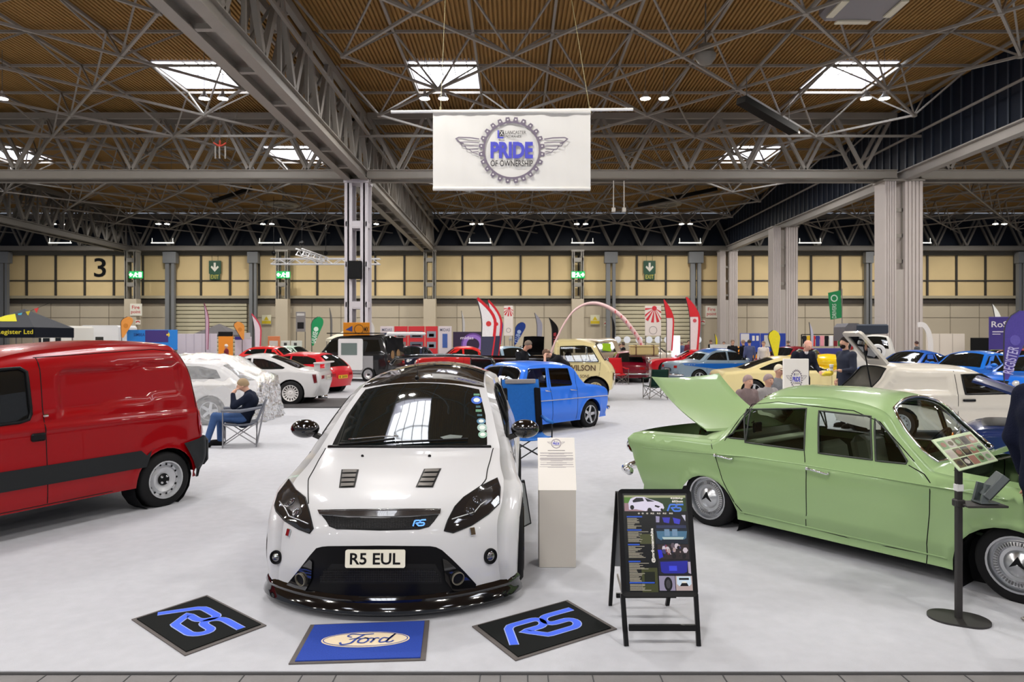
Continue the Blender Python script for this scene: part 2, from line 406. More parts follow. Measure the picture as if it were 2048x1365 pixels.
def clad_column(x, y, w_, lab, top=10.95):
    t = thing('clad_column', lab, 'column', (x, y, 0), 0, 'fluted clad columns under the navy wall')
    def flute(cx, wd, z0, z1, mm):
        n = 5; pts = []
        for k in range(n):
            a = cx-wd/2+wd*k/n; b = a+wd/n; pts += [(a, -.6), (a+(b-a)*.7, -.6), (a+(b-a)*.78, -.54), (b, -.54)]
        pts += [(cx+wd/2, .6), (cx-wd/2, .6)]
        mm.prism(pts, z0, z1)
    m = MB(); flute(-w_*.33, w_*.3, 0, top, m); flute(w_*.26, w_*.46, 0, top, m); m.build('shaft', CLADCOL, t)
    m = MB(); m.box((-w_*.08, -.45, 2.9), (w_*.24, .1, 5.8)); m.box((-w_*.08, 0, 2.9), (w_*.24, .9, 5.8)); m.build('cover', mat('cover_panel', srgb(172, 164, 158), .65), t)
    m = MB(); z = 6.3
    for sx in (-1, 1): m.box((-w_*.08+sx*w_*.1, -.3, 8.3), (.07, .12, 5.2))
    while z < 10.8: m.box((-w_*.08, -.3, z), (w_*.24, .12, .22)); z += 1.5
    m.build('ladder', STEEL, t)
    m = MB(); m.box((0, 0, top+.05), (w_*1.04, 1.3, .12)); m.build('cap', STEEL, t); return t
clad_column(22.62, 41.3, 2.3, 'large fluted pale column under the navy wall, nearest of its row')
clad_column(22.35, 58.4, 2.1, 'fluted pale column behind the bald man, middle of its row')
clad_column(22.6, 74.5, 1.9, 'fluted pale column beside the fire point sign, farthest of its row')

# --- back wall
WY = 76.0
def wx(px): return (px-CX)/FPX*WY
def wz(py): return EYE-(py-CY)/FPX*WY
m = MB(); m.box((0, WY+.1, 3.0), (126, .2, 6.0)); struct(m.build('wall_back', BEIGE))
m = MB(); m.box((0, WY+.05, 8.7), (126, .2, 5.4)); struct(m.build('wall_back_upper', CREAM))
m = MB(); m.box((0, WY, 13.3), (126, .3, 3.9)); struct(m.build('wall_back_top', NAVY))
m = MB(); x = wx(55)-3.149*4
while x < 62: m.box((x, WY-.1, 8.7), (.2, .2, 5.4)); x += 3.149
m.box((0, WY-.1, wz(562)), (126, .12, .14)); struct(m.build('trim_1', DARKLINE))
m = MB(); m.box((0, WY-.2, wz(595)), (126, .5, .3)); struct(m.build('trim_2', mat('ledge', srgb(168, 158, 134), .7)))
m = MB(); m.box((0, WY-.12, wz(603)), (126, .3, .5)); m.box((0, WY-.2, wz(507)), (126, .4, .5), 1); struct(m.build('trim_3', [mat('ledge_dark', srgb(54, 48, 42), .7), mat('ledge_grey', srgb(100, 96, 86), .7)]))
m = MB(); x = wx(55)-3.149*4-.6
while x < 62: m.box((x, WY-.015, 2.8), (.05, .05, 5.4)); x += 3.149
m.box((0, WY-.02, 4.0), (126, .05, .04)); struct(m.build('trim_4', mat('joint_beige', srgb(138, 128, 112), .8)))
# strip lights up on the dark wall
for px in (120, 325, 540, 960, 1165, 1380, 1620, 1840):
    m = MB(); m.box((0, 0, 0), (2.4, .12, .1)); m.box((-1.1, 0, .25), (.04, .04, .5)); m.box((1.1, 0, .25), (.04, .04, .5))
    o = m.build('strip_light', mat('strip_glow', (.8,.8,.8), .5, emit=(.95,.95,.85), es=.9)); o.location = at(px, 486, 74.48)
    tag(o, 'slim white strip light high on the dark upper wall among the truss diagonals', 'light', 'strip lights on the dark upper wall')
# roller shutters
def shutter(name, x0, x1, y0, mt, n=13):
    r = bpy.data.objects.new(name, None); COL.objects.link(r); struct(r); r.location = ((wx(x0)+wx(x1))/2, WY-.1, 0)
    wd = wx(x1)-wx(x0); top = wz(y0); m = MB(); h = top/n
    for k in range(n): m.bbox((0, -.05, h*(k+.5)), (wd, .16, h*.86), .05)
    m.build('door_slat', mt, r); m = MB(); m.box((0, .03, top/2), (wd, .1, top)); m.build('door_backing', mat('shutter_gap', srgb(70, 62, 50), .8), r)
shutter('door_1', 350, 495, 606, MULL); shutter('door_2', 1229, 1379, 606, MULL)

# --- signs on the wall
GREEN_D = flat((22, 74, 48), .5); SIGNW = flat((232, 228, 214), .5)
def wall_text(s, px, py, hpx, mt, D, wpx):
    m = MB(); M = frame(at(px, py, D), (1,0,0), (0,0,1)); text(m, s, M, wpx/FPX*D, hpx/FPX*D, 0, .01); return m.build('lettering', mt)
o = wall_text('3', 200, 535.5, 38, BLACK, WY-.1, 24); o.name = 'wall_number'; tag(o, 'big black number 3 painted on the cream back wall', 'sign')
for px, lab in ((430, 'dark green EXIT sign with down arrow right of the number 3'), (1299, 'dark green EXIT sign with a down arrow above the slatted shutter with the flags')):
    t = thing('exit_sign', lab, 'sign', at(px, 540, 75.72)); s = 75.72/FPX
    m = MB(); m.box((0, 0, 5*s), (24*s, .1, 26*s)); m.box((0, 0, -14*s), (20*s, .1, 12*s)); m.build('board', GREEN_D, t)
    m = MB(); M = frame((0, -.06, 5*s), (1,0,0), (0,0,1)); m.prism([(-2*s,9*s),(-2*s,-1*s),(-6*s,3*s),(-8*s,0),(0,-9*s),(8*s,0),(6*s,3*s),(2*s,-1*s),(2*s,9*s)], 0, .02, M); m.build('arrow', SIGNW, t)
    m = MB(); text(m, 'EXIT', frame((0, -.06, -14*s), (1,0,0), (0,0,1)), 16*s, 8*s, 0, .01); m.build('lettering', flat((200, 190, 80)), t)
    m = MB(); m.box((-6*s, 0, 24*s), (.03, .03, 14*s)); m.box((6*s, 0, 24*s), (.03, .03, 14*s)); m.build('hanger', BLACK, t)
for px, lab, fl in ((272, 'lit green running-man sign on the wall column right of the number 3', 1), (567, 'lit green running-man sign on the wall column under the light truss', 1), (1156, 'lit green running-man sign on the wall column left of the EXIT sign with shutter', -1)):
    D = 73.77; s = D/FPX; t = thing('emergency_exit_sign', lab, 'sign', at(px, 550, D), 0, 'lit running-man signs')
    m = MB(); m.bbox((0, 0, 0), (27*s, .15, 14*s), .02); m.build('box', mat('exit_green', srgb(0, 130, 60), .5, emit=srgb(0, 150, 70), es=.9), t)
    GW = mat('exit_white', (.8,.8,.8), .5, emit=(.75, 1, .85), es=2.2); m = MB(); M = frame((0, -.085, 0), (fl,0,0), (0,0,1))
    for a in (-9,): m.prism([(x*s+a*s, y*s) for x, y in ((-4,0),(-1,-4),(1,-3),(0,-1),(4,-1),(4,1),(0,1),(1,3),(-1,4))], 0, .01, M)
    m.prism([(x*s, y*s) for x, y in ((-1,4),(1,5),(2,3),(5,1),(4,0),(2,1),(1,-1),(4,-5),(2,-5),(-1,-2),(-4,-5),(-5,-4),(-2,0),(-2,2))], 0, .01, M)
    m.prism([(x*s+9*s, y*s) for x, y in ((-3,5),(3,5),(3,-5),(-3,-5))], 0, .01, M); m.build('symbol', GW, t)
RED = flat((196, 40, 44)); 
for px, py, lab in ((272, 620, 'white fire point sign with red lettering on the wall left, above the orange flag'), (1423, 624, 'white fire point sign with red lettering beside the farthest fluted column')):
    D = 73.8 if px < 500 else 75.9; s = D/FPX; t = thing('fire_point_sign', lab, 'sign', at(px, py, D)); m = MB(); m.bbox((0, 0, 0), (24*s, .06, 24*s), .02); m.build('board', SIGNW, t)
    m = MB(); text(m, 'Fire', frame((0, -.04, 5*s), (1,0,0), (0,0,1)), 15*s, 7*s, 0, .01); text(m, 'point', frame((0, -.04, -5*s), (1,0,0), (0,0,1)), 19*s, 8*s, 0, .01); m.build('lettering', RED, t)
for px, py, lab in ((276, 645, 'small white hose reel sign under the fire point sign left'), (1405, 645, 'small white hose reel sign under the fire point sign right'), (1213, 648, 'small red and white wall sign beside the slatted shutter')):
    D = 73.8 if px < 500 else 75.9; s = D/FPX; t = thing('small_sign', lab, 'sign', at(px, py, D)); m = MB(); m.bbox((0, 0, 0), ((10 if px != 1213 else 8)*s, .05, 9*s), .01); m.build('board', SIGNW, t)
    m = MB(); ribbon(m, arc2(0, -2*s, 4*s, 20, 160), 2*s, frame((0, -.035, 0), (1,0,0), (0,0,1))); m.build('symbol', RED, t)
for px, lab in ((533, 'yellow warning triangle sign on the wall right of the left shutter'), (1190, 'yellow warning triangle sign on the wall left of the right shutter')):
    D = 75.8; s = D/FPX; t = thing('warning_sign', lab, 'sign', at(px, 640, D)); m = MB(); m.bbox((0, 0, 0), (19*s, .06, 19*s), .02); m.build('board', flat((222, 218, 190)), t)
    m = MB(); M = frame((0, -.035, 0), (1,0,0), (0,0,1)); Y = flat((212, 186, 30)); m.prism([(-5*s,-1*s),(5*s,-1*s),(0,7*s)], 0, .01, M); m.prism([(-9*s,-8*s),(9*s,-8*s),(9*s,-2*s),(-9*s,-2*s)], 0, .01, M); m.build('symbol', Y, t)

# --- high-bay lamps
LENS = mat('lamp_lens', (1,1,1), .5, emit=(1.0, .96, .90), es=LAMP_POWER*4)
def make_lamp():
    t = thing('high_bay_lamp', 'round white high-bay lamp hanging under the roof frame', 'lamp')
    m = MB(); m.lathe([(0,.34),(.06,.34),(.07,.2),(.12,.16),(.24,.02),(.25,-.02),(.23,-.02),(.22,0)], 20); m.build('housing', mat('lamp_housing', (.45,.45,.46), .5), t, True, 40)
    m = MB(); m.lathe([(.22,-.005),(.12,-.03),(0,-.035)], 20); m.build('lens', LENS, t, True)
    m = MB(); m.box((0, 0, 1.28), (.02, .02, 1.94)); m.build('hanger', STEELD, t); return t
proto = make_lamp(); first = True
LZ = 12.95
for y in (-21.5, -3.5, 14.5, 32.5, 48.5, 68.5):
    for k in range(-4, 6):
        xb = -3.76+10.24*k
        if xb < -46 or xb > 48: continue
        for s in (-.43, .43):
            o = proto if first else copy_tree(proto); first = False
            o.location = (xb+s, y, LZ)
            if y < 20: o['label'] = 'round white high-bay lamp over the front of the hall'; o['group'] = 'lamps over the front of the hall'
            elif y > 40 and y < 60: o['label'] = 'high-bay lamp hidden just behind the long cross beam'; o['group'] = 'lamps behind the cross beam'  # unseen row, added to brighten the far wall
            elif y < 50:
                pos = {-2: 'lamp of the pair left of the main beam', -1: 'lamp of the pair under the leftmost square skylight of the beam', 0: 'lamp of the pair above the hanging white banner', 1: 'lamp of the pair right of the banner with no skylight over it', 2: 'lamp of the pair under the right skylight'}.get(k)
                o['label'] = ('left ' if s < 0 else 'right ')+'high-bay '+pos if pos else 'round white high-bay lamp far out to the side of the hall'
                if not pos: o['group'] = 'lamps to the sides'
            else: o['label'] = 'small bright high-bay lamp in the farthest row before the back wall'; o['group'] = 'high-bay lamps in the far row'

# --- radiant heaters, fans and other roof gear
def heater(px, py, px2, py2, D, D2, lab, wd=.5):
    a, b = at(px, py, D), at(px2, py2, D2); t = thing('roof_heater', lab, 'heater', a); d = b-a; m = MB(); m.beam((0,0,0), d, wd, .3); m.build('body', mat('heater', srgb(24, 22, 20), .7), t)
    m = MB(); m.beam(Vector((wd*.5,0,-.1)), d+Vector((wd*.5,0,-.1)), .08, .12); m.build('reflector', mat('heater_edge', srgb(90, 86, 82), .5), t)
    m = MB()
    for f in (.1, .9): p = d*f; m.tube([p, p+Vector((0,0,1.2))], .02, 5)
    m.build('chain', STEELD, t)
heater(1482, 200, 1588, 262, 31, 33, 'long black radiant heater hanging under the roof between the two right skylights', .5)
heater(430, 402, 500, 378, 56, 60, 'dark radiant heater under the roof left of the near column')
heater(1280, 410, 1430, 378, 56, 62, 'dark radiant heater under the roof right of the banner')
def fan(px, py, D, lab):
    t = thing('roof_fan', lab, 'fan', at(px, py, D)); m = MB(); m.lathe([(0,.2),(1.1,.15),(1.35,0),(1.3,-.1),(.9,-.12),(.85,0),(0,0)], 24); m.build('ring', mat('fan_grey', srgb(120, 112, 96), .6), t, True, 40)
    m = MB(); 
    for k in range(5): m.beam((0,0,-.1), (.85*math.cos(k*1.257), .85*math.sin(k*1.257), -.06), .2, .03)
    m.build('blade', STEELD, t); m = MB(); m.box((0,0,.9), (.05,.05,1.5)); m.build('hanger', STEELD, t)
fan(566, 409, 60, 'round roof ventilation unit left of the near column'); fan(1332, 408, 60, 'round roof ventilation unit right of the banner')
t = thing('cassette_unit', 'square white ventilation cassette under the roof at the top right', 'ventilation unit', at(1733, 10, 24)); m = MB(); m.bbox((0,0,.2), (2.4,2.4,.6), .2); m.build('body', mat('cassette', srgb(128, 124, 126), .5), t)
m = MB()
for k in range(4): m.box((1.0*math.cos(k*PI/2), 1.0*math.sin(k*PI/2), -.14), (.25 if k % 2 == 0 else 1.2, 1.2 if k % 2 == 0 else .25, .06))
m.build('vent', mat('vent_cream', srgb(206, 200, 178), .5), t); m = MB(); m.box((0,0,2), (.06,.06,3.2)); m.build('hanger', STEELD, t)
t = thing('dome_camera', 'round grey dome unit hanging on the roof frame right of the banner', 'camera', at(1411, 112, 28)); m = MB(); m.lathe([(0,.42),(.3,.42),(.34,.1),(.42,.05),(.4,-.1),(.25,-.3),(0,-.38)], 20); m.build('dome', mat('dome', srgb(116, 112, 104), .5), t, True, 50); m = MB(); m.box((0,0,1.2), (.05,.05,1.8)); m.build('hanger', STEELD, t)
t = thing('hoist_rig', 'red lifting shackle with hanging wires under the left roof bay', 'hoist', at(440, 290, 39.0)); m = MB(); m.tube([(-.35,0,.12),(-.15,0,-.02),(0,0,-.06),(.15,0,-.02),(.35,0,.12)], .05, 6); m.tube([(0,0,-.1),(0,0,.25)], .05, 6); m.build('shackle', flat((180, 60, 40)), t)
m = MB()
for x in (-.25, -.02, .3): m.box((x, 0, -.42), (.07, .07, .7))
m.build('weight', STEEL, t); m = MB(); m.tube([(0,0,.2),(0,0,4)], .015, 4); m.tube([(-.35,0,.1),(-1.3,0,2.2)], .012, 4); m.tube([(.35,0,.1),(1.0,0,2.0)], .012, 4); m.build('wire', STEELD, t)
# aluminium light truss hung near the far end
def lighttruss(a, b, lab, hang):
    t = thing('light_truss', lab, 'truss', a); d = b-a; n = int(d.length/.6); s = .22; m = MB(); sd = Vector((-d.y, d.x, 0)).normalized()*s
    for q in (Vector((0,0,s))+sd, Vector((0,0,-s))+sd, Vector((0,0,s))-sd, Vector((0,0,-s))-sd): m.tube([q, d+q], .055, 6)
    m.build('tube', mat('alu_truss', (.8,.8,.82), .4), t); m = MB()
    for k in range(n):
        p = d*(k/n); q = d*((k+1)/n); u = Vector((0,0,s if k % 2 else -s)); m.tube([p+u-sd, q-u-sd], .03, 5); m.tube([p+u+sd, q-u+sd], .03, 5)
    m.build('lacing', mat('alu_truss', (.8,.8,.82), .4), t); m = MB()
    for h in hang: p = d*h; m.tube([p, p+Vector((0,0,5.4))], .02, 4); m.ball((p.x, p.y, p.z+.7), .2, 8, 6)
    m.build('hoist', BLACK, t)
lighttruss(at(543, 523.5, 58), at(760, 523.5, 58), 'white aluminium light truss hanging across behind the near column', (.02, .5, .93))
lighttruss(at(598, 504, 51), at(650, 521, 57), 'short white aluminium truss running in depth to the cross truss', (.1,))
for px, lab in ((1248, 'slim white pendant pole below the cross beam right of the banner'),(1227, 'white rod sensor hanging from the cross beam under the banner right edge')):
    m = MB(); m.box((0,0,-.5), (.05,.05,1.6)); m.bbox((0,0,-1.4), (.22,.15,.25), .02); o = m.build('pendant_sensor', mat('sensor', srgb(190,186,178), .5)); o.location = at(px, 372, 40.75); tag(o, lab, 'sensor')

# --- the hanging PRIDE OF OWNERSHIP banner
INK = flat((112, 102, 118), .7, 'logo_grey'); BLUE = flat((74, 76, 190), .7, 'logo_blue'); DARKT = flat((46, 42, 46), .7, 'logo_dark')
def pride_logo(mb, M, R, detail=True, z=0.0):
    # material slots: 0 grey, 1 blue, 2 dark ; R = gear outer radius
    def P(x, y, zz=0): return M @ Vector((x, y, z+zz))
    n = 24; pts = []
    for k in range(n):
        a = 2*PI*k/n+PI/n
        for f, r in ((-.34, .87), (-.2, 1.0), (.2, 1.0), (.34, .87)):
            b = a+f*2*PI/n; pts.append((R*r*math.cos(b), R*r*math.sin(b)))
    N = len(pts); vs = [P(*p) for p in pts]+[P(R*.815*math.cos(2*PI*(i+.5)/N+PI/n*.0+math.atan2(pts[0][1], pts[0][0])), R*.815*math.sin(2*PI*(i+.5)/N+math.atan2(pts[0][1], pts[0][0]))) for i in range(N)]
    mb.add(vs, [(i, (i+1) % N, N+(i+1) % N, N+i) for i in range(N)], 0)
    if detail:
        for k in range(n):
            a = 2*PI*k/n+PI/n; c = (R*.925*math.cos(a), R*.925*math.sin(a)); mb.add([P(c[0]+R*.026*math.cos(t), c[1]+R*.026*math.sin(t), .002) for t in [2*PI*q/8 for q in range(8)]], [tuple(range(8))], 3)
    for sx in (-1, 1):
        wg = [((.98, .33), (1.25, .37), (1.6, .38), (1.68, .34), (1.55, .22), (1.45, .2)), ((.98,.22),(1.3,.24),(1.55,.24),(1.5,.12),(1.38,.1)), ((1.0,.12),(1.25,.12),(1.42,.13),(1.36,.03),(1.25,.01)), ((1.02,.03),(1.2,.02),(1.28,.02),(1.2,-.06)), ((1.0,-.05),(1.15,-.06),(1.2,-.07),(1.02,-.12))]
        for j, w_ in enumerate(wg): ribbon(mb, [(sx*x*R, y*R) for x, y in w_], R*(.035 if j == 0 else .024), M, 0, z)
    text(mb, 'PRIDE', M @ Matrix.Translation((0, 0, z)), R*1.28, R*.50, 1, .045)
    text(mb, 'OF OWNERSHIP', M @ Matrix.Translation((0, -R*.40, z)), R*1.28, R*.18, 2, .01)
    text(mb, 'LANCASTER', M @ Matrix.Translation((R*.12, R*.535, z)), R*.62, R*.10, 2, .005); text(mb, 'INSURANCE', M @ Matrix.Translation((R*.05, R*.41, z)), R*.48, R*.075, 2, .002)
    q = R*.09; cx_ = -R*.34
    mb.add([P(cx_-q*1.0, R*.60), P(cx_-q*.5, R*.60), P(cx_-q*.5, R*.40), P(cx_+q*1.0, R*.40), P(cx_+q*1.0, R*.35), P(cx_-q*1.0, R*.35)], [(0,1,2,5),(2,3,4,5)], 1)
    mb.add([P(cx_-q*.3, R*.60), P(cx_+q*1.1, R*.60), P(cx_+q*1.1, R*.43), P(cx_-q*.3, R*.43)], [(0,1,2,3)], 2)
    ribbon(mb, [(cx_-q*.1, R*.585), (cx_+q*.9, R*.45)], R*.02, M, 3, z+.001); ribbon(mb, [(cx_-q*.1, R*.45), (cx_+q*.9, R*.585)], R*.02, M, 3, z+.001)
CLOTHW = mat('banner_cloth', srgb(216, 214, 210), .8, noise=.02, nscale=2)
BD = 17.8; c = at(1023.5, 301, BD); t = thing('hanging_banner', 'white hanging banner reading PRIDE OF OWNERSHIP inside a winged gear', 'banner', c, math.radians(.4))
bw, bh = 315/FPX*BD, 154/FPX*BD; m = MB(); nx, nz = 48, 14; vs = []
for i in range(nx+1):
    for j in range(nz+1):
        x = -bw/2+bw*i/nx; z = -bh/2+bh*j/nz; u = i/nx; vs.append((x, .012*math.sin(u*23+j*.15)*(.4+.6*(u > .55))+.006*math.sin(u*61)+.004*math.sin(u*9+j), z))
m.add(vs, [(i*(nz+1)+j, (i+1)*(nz+1)+j, (i+1)*(nz+1)+j+1, i*(nz+1)+j+1) for i in range(nx) for j in range(nz)]); m.build('cloth', CLOTHW, t, True)
m = MB(); m.tube([(-bw/2, 0, bh/2), (bw/2, 0, bh/2)], .05, 10); m.tube([(-bw/2, 0, -bh/2), (bw/2, 0, -bh/2)], .05, 10); m.build('hem', CLOTHW, t, True)
m = MB(); pride_logo(m, frame((-.0, -.03, 0), (1,0,0), (0,0,1)), bh*.43); m.build('printed_logo', [INK, BLUE, DARKT, CLOTHW], t)
a, b = at(782, 224, BD+.1), at(1266, 219, BD+.1)
t = thing('banner_pole', 'long white pole carrying the hanging banner on two thin wires', 'pole', a); d = b-a; m = MB(); m.tube([(0,0,0), d], .04, 8); m.build('pole', mat('pole_white', (.72,.72,.72), .4), t, True)
m = MB()
for px, px2, py2 in ((881, 890, 10), (1180, 1145, 10)):
    p = at(px, 222, BD+.1)-a; q = at(px2, py2, BD+1)-a; m.tube([p, q+(q-p)*.1], .008, 4); m.tube([p+Vector((0,0,-.06)), p+Vector((0,0,.1))], .03, 6)
m.build('wire', mat('wire_gold', srgb(150, 140, 100), .5), t)
# ================================================================ CARS: lofted body = centre sheet + two side panels
def dens(poly, step, closed=True):
    o = []; n = len(poly)
    for i in range(n if closed else n-1):
        a = np.array(poly[i], float); b = np.array(poly[(i+1) % n], float); k = max(1, int(np.linalg.norm(b-a)/step))
        for j in range(k): o.append(tuple(a+(b-a)*j/k))
    if not closed: o.append(tuple(poly[-1]))
    return o
def inpoly(P, poly):
    P = np.asarray(P, float); x, y = P[:, 0], P[:, 1]; c = np.zeros(len(P), bool); n = len(poly)
    for i in range(n):
        x1, y1 = poly[i]; x2, y2 = poly[i-1]
        if y1 == y2: continue
        k = ((y1 > y) != (y2 > y)) & (x < (x2-x1)*(y-y1)/(y2-y1)+x1); c ^= k
    return c
def segdist(P, pts, closed=False):
    # distance of each P to polyline, with nearest point and (segment index+t)
    P = np.asarray(P, float); Q = np.asarray(pts, float); A = Q if closed else Q[:-1]; B = np.roll(Q, -1, 0) if closed else Q[1:]
    d = B-A; L = np.maximum((d**2).sum(1), 1e-12)
    best = np.full(len(P), 1e9); near = np.zeros((len(P), 2)); par = np.zeros(len(P))
    for i in range(len(A)):
        t = np.clip(((P-A[i]) @ d[i])/L[i], 0, 1); q = A[i]+t[:, None]*d[i]; r = np.hypot(*(P-q).T); k = r < best
        best[k] = r[k]; near[k] = q[k]; par[k] = i+t[k]
    return best, near, par
def cdt(poly, holes, extra, tol):
    pts = []; edges = []
    for lp in [poly]+holes:
        k = len(pts); n = len(lp); pts += [tuple(p) for p in lp]; edges += [(k+i, k+(i+1) % n) for i in range(n)]
    if len(extra):
        E_ = np.asarray(extra, float); ok = inpoly(E_, poly)
        for h in holes: ok &= ~inpoly(E_, h)
        E_ = E_[ok]
        for lp in [poly]+holes:
            if len(E_): E_ = E_[segdist(E_, lp, True)[0] > tol]
        pts += [tuple(p) for p in E_]
    r = delaunay_2d_cdt([Vector(p) for p in pts], edges, [], 0, 1e-7)
    V = np.array([tuple(p) for p in r[0]]); F = []
    for f in r[2]:
        for j in range(1, len(f)-1): F.append((f[0], f[j], f[j+1]))
    F = np.array(F); c = V[F].mean(1); ok = inpoly(c, poly)
    for h in holes: ok &= ~inpoly(c, h)
    F = F[ok]
    # orient ccw
    a, b, d = V[F[:, 0]], V[F[:, 1]], V[F[:, 2]]; cr = (b-a)[:, 0]*(d-a)[:, 1]-(b-a)[:, 1]*(d-a)[:, 0]
    F[cr < 0] = F[cr < 0][:, ::-1]; F = F[np.abs(cr) > 1e-10]
    return V, F
def hermite(cp, n, sharp=()):
    P = np.asarray(cp, float); N = len(P); T_ = np.zeros_like(P); d = np.maximum(np.hypot(*(P[1:, :2]-P[:-1, :2]).T), 1e-5)
    for i in range(N):
        if i == 0: t = (P[1]-P[0])/d[0]
        elif i == N-1: t = (P[-1]-P[-2])/d[-1]
        else: t = ((P[i]-P[i-1])/d[i-1]*d[i]+(P[i+1]-P[i])/d[i]*d[i-1])/(d[i]+d[i-1])
        T_[i] = t*(0.25 if i in sharp else 1)
    out = []
    for i in range(N-1):
        for j in range(n):
            u = j/n; h = d[i]
            out.append((2*u**3-3*u**2+1)*P[i]+(u**3-2*u**2+u)*h*T_[i]+(-2*u**3+3*u**2)*P[i+1]+(u**3-u**2)*h*T_[i+1])
    out.append(P[-1]); return np.array(out)
class Car:
    NS = 6
    def __init__(s, name, label, loc, head, cp, wx, wz, body, sill, arches, step=.07, group=None, sharp=(), bump=(), cat='car', rdef=.1, pdef=2., arch_flat=None, inner=True):
        s.t = thing(name, label, cat, (loc[0], loc[1], 0), math.atan2(head[1], head[0]), group)
        s.M = Matrix.Translation((loc[0], loc[1], 0)) @ Matrix.Rotation(math.atan2(head[1], head[0]), 4, 'Z'); s.Mi = s.M.inverted()
        full = [tuple(c)+((pdef, rdef)[len(c)-4:] if len(c) < 6 else ()) for c in cp]
        s.sm = hermite(full, s.NS, sharp); s.N = len(cp); s.wxt = np.array(wx, float); s.wzt = np.array(wz, float); s.bump = bump
        s.body = body; s.sill = sill; s.arches = arches; s.step = step; s.rail = s.sm[:, 2:4]; s.rr = s.sm[:, 5]
        s.holeS = []; s.holeC = []; s.seams = []; s.cands = []; s.inner = inner; s._b = None
    # ---- surface functions
    def prof(s, sv):
        f = np.clip(np.asarray(sv, float)*s.NS, 0, len(s.sm)-1); i = np.minimum(f.astype(int), len(s.sm)-2); u = (f-i)[..., None]
        return s.sm[i]*(1-u)+s.sm[i+1]*u
    def W0(s, x, z):
        w = np.interp(x, s.wxt[:, 0], s.wxt[:, 1])+np.interp(z, s.wzt[:, 0], s.wzt[:, 1])
        for b in s.bump: w = w+b(x, z)
        return w
    def sheet(s, S, V, off=0.):
        S = np.asarray(S, float); V = np.asarray(V, float)
        def f(S, V):
            q = s.prof(S); g = np.abs(V)**np.maximum(q[..., 4], 1.01); x = q[..., 0]*(1-g)+q[..., 2]*g; z = q[..., 1]*(1-g)+q[..., 3]*g
            Y = s.W0(q[..., 2], q[..., 3])-q[..., 5]; return np.stack([x, V*Y, z], -1)
        P = f(S, V); e = 1e-2
        a = f(np.clip(S+e, 0, s.N-1), V)-f(np.clip(S-e, 0, s.N-1), V); b = f(S, np.clip(V+e, -1, 1))-f(S, np.clip(V-e, -1, 1))
        n = np.cross(a, b); n /= np.maximum(np.linalg.norm(n, axis=-1, keepdims=True), 1e-9)
        return P+n*off, n
    def side(s, x, z, off=0., sg=1):
        x = np.asarray(x, float); z = np.asarray(z, float); d, near, par = segdist(np.stack([x, z], 1), s.rail)
        r = np.maximum(np.interp(par, np.arange(len(s.rr)), s.rr), 1e-3); q = np.clip(d/r, 0, 1); sn = 1-q; cs = np.sqrt(np.maximum(0, 1-sn**2))
        e = .004; w = s.W0(x, z); gx = (s.W0(x+e, z)-s.W0(x-e, z))/(2*e); gz = (s.W0(x, z+e)-s.W0(x, z-e))/(2*e)
        y = w-r*(1-cs); o = (near-np.stack([x, z], 1)); L = np.hypot(*o.T)[:, None]; o = np.where(L > 1e-5, o/np.maximum(L, 1e-5), 0)
        n0 = np.stack([-gx, np.ones_like(gx), -gz], 1); n0 /= np.linalg.norm(n0, axis=1, keepdims=True)
        n = n0*np.maximum(cs, .02)[:, None]; n[:, 0] += o[:, 0]*sn; n[:, 2] += o[:, 1]*sn; n /= np.linalg.norm(n, axis=1, keepdims=True)
        P = np.stack([x, y, z], 1)+n*off; P[:, 1] *= sg; n[:, 1] *= sg; return P, n
    def outline(s):
        pts = [tuple(p) for p in s.rail]; x1 = s.rail[-1][0]; x0 = s.rail[0][0]; z1 = s.sill
        bot = []
        for cx, cz, ra in sorted(s.arches):        # from rear to front
            k = max(-1, min(1, (z1-cz)/ra)); a = math.asin(k)
            if cx-ra*math.cos(a) < x1+.02: continue
            for i in range(0, 15):
                t = PI-a-(PI-2*a)*i/14; bot.append((cx+ra*math.cos(t), cz+ra*math.sin(t)))
        pts += dens([(x1, z1)]+bot[:1], s.step*1.5, False)[1 if abs(s.rail[-1][1]-z1) < 1e-4 else 0:-1] if bot else []
        if bot:
            n = len(bot); k = 0
            while k < n:
                pts += bot[k:k+15]; k += 15
                nx = bot[k] if k < n else (x0, z1)
                pts += dens([bot[k-1], nx], s.step*1.5, False)[1:-1]
        pts.append((x0, z1))
        if abs(s.rail[0][1]-z1) < 1e-4: pts.pop()
        return pts
    def grid(s, x0, x1, z0, z1, st):
        a, b = np.meshgrid(np.arange(x0+st/2, x1, st), np.arange(z0+st/2, z1, st)); return np.stack([a.ravel(), b.ravel()], 1)
    def rings(s):
        out = []; Q = s.rail; t = np.gradient(Q, axis=0); t /= np.maximum(np.linalg.norm(t, axis=1, keepdims=True), 1e-9); nr = np.stack([-t[:, 1], t[:, 0]], 1)
        c = Q.mean(0)
        if ((c-Q)*nr).sum() < 0: nr = -nr
        for th in (22, 40, 60, 88):
            k = 1-math.cos(math.radians(th)); P = Q+nr*(s.rr*k)[:, None]; d = segdist(P, Q)[0]; out.append(P[np.abs(d-s.rr*k) < .01])
        return np.concatenate(out)
    # ---- building
    def emit(s, P, N, F, name, mt, flip=False, parent=None):
        me = bpy.data.meshes.new(name); F = F[:, ::-1] if flip else F
        me.from_pydata([tuple(p) for p in P], [], [tuple(map(int, f)) for f in F]); me.materials.append(mt)
        me.polygons.foreach_set('use_smooth', [True]*len(me.polygons)); me.update()
        if N is not None: me.normals_split_custom_set_from_vertices([tuple(n) for n in N])
        return link(bpy.data.objects.new(name, me), parent or s.t)
    def hole_side(s, poly): s.holeS.append(dens(poly, s.step)); return poly
    def hole_sheet(s, poly): s.holeC.append(dens(poly, .12)); return poly
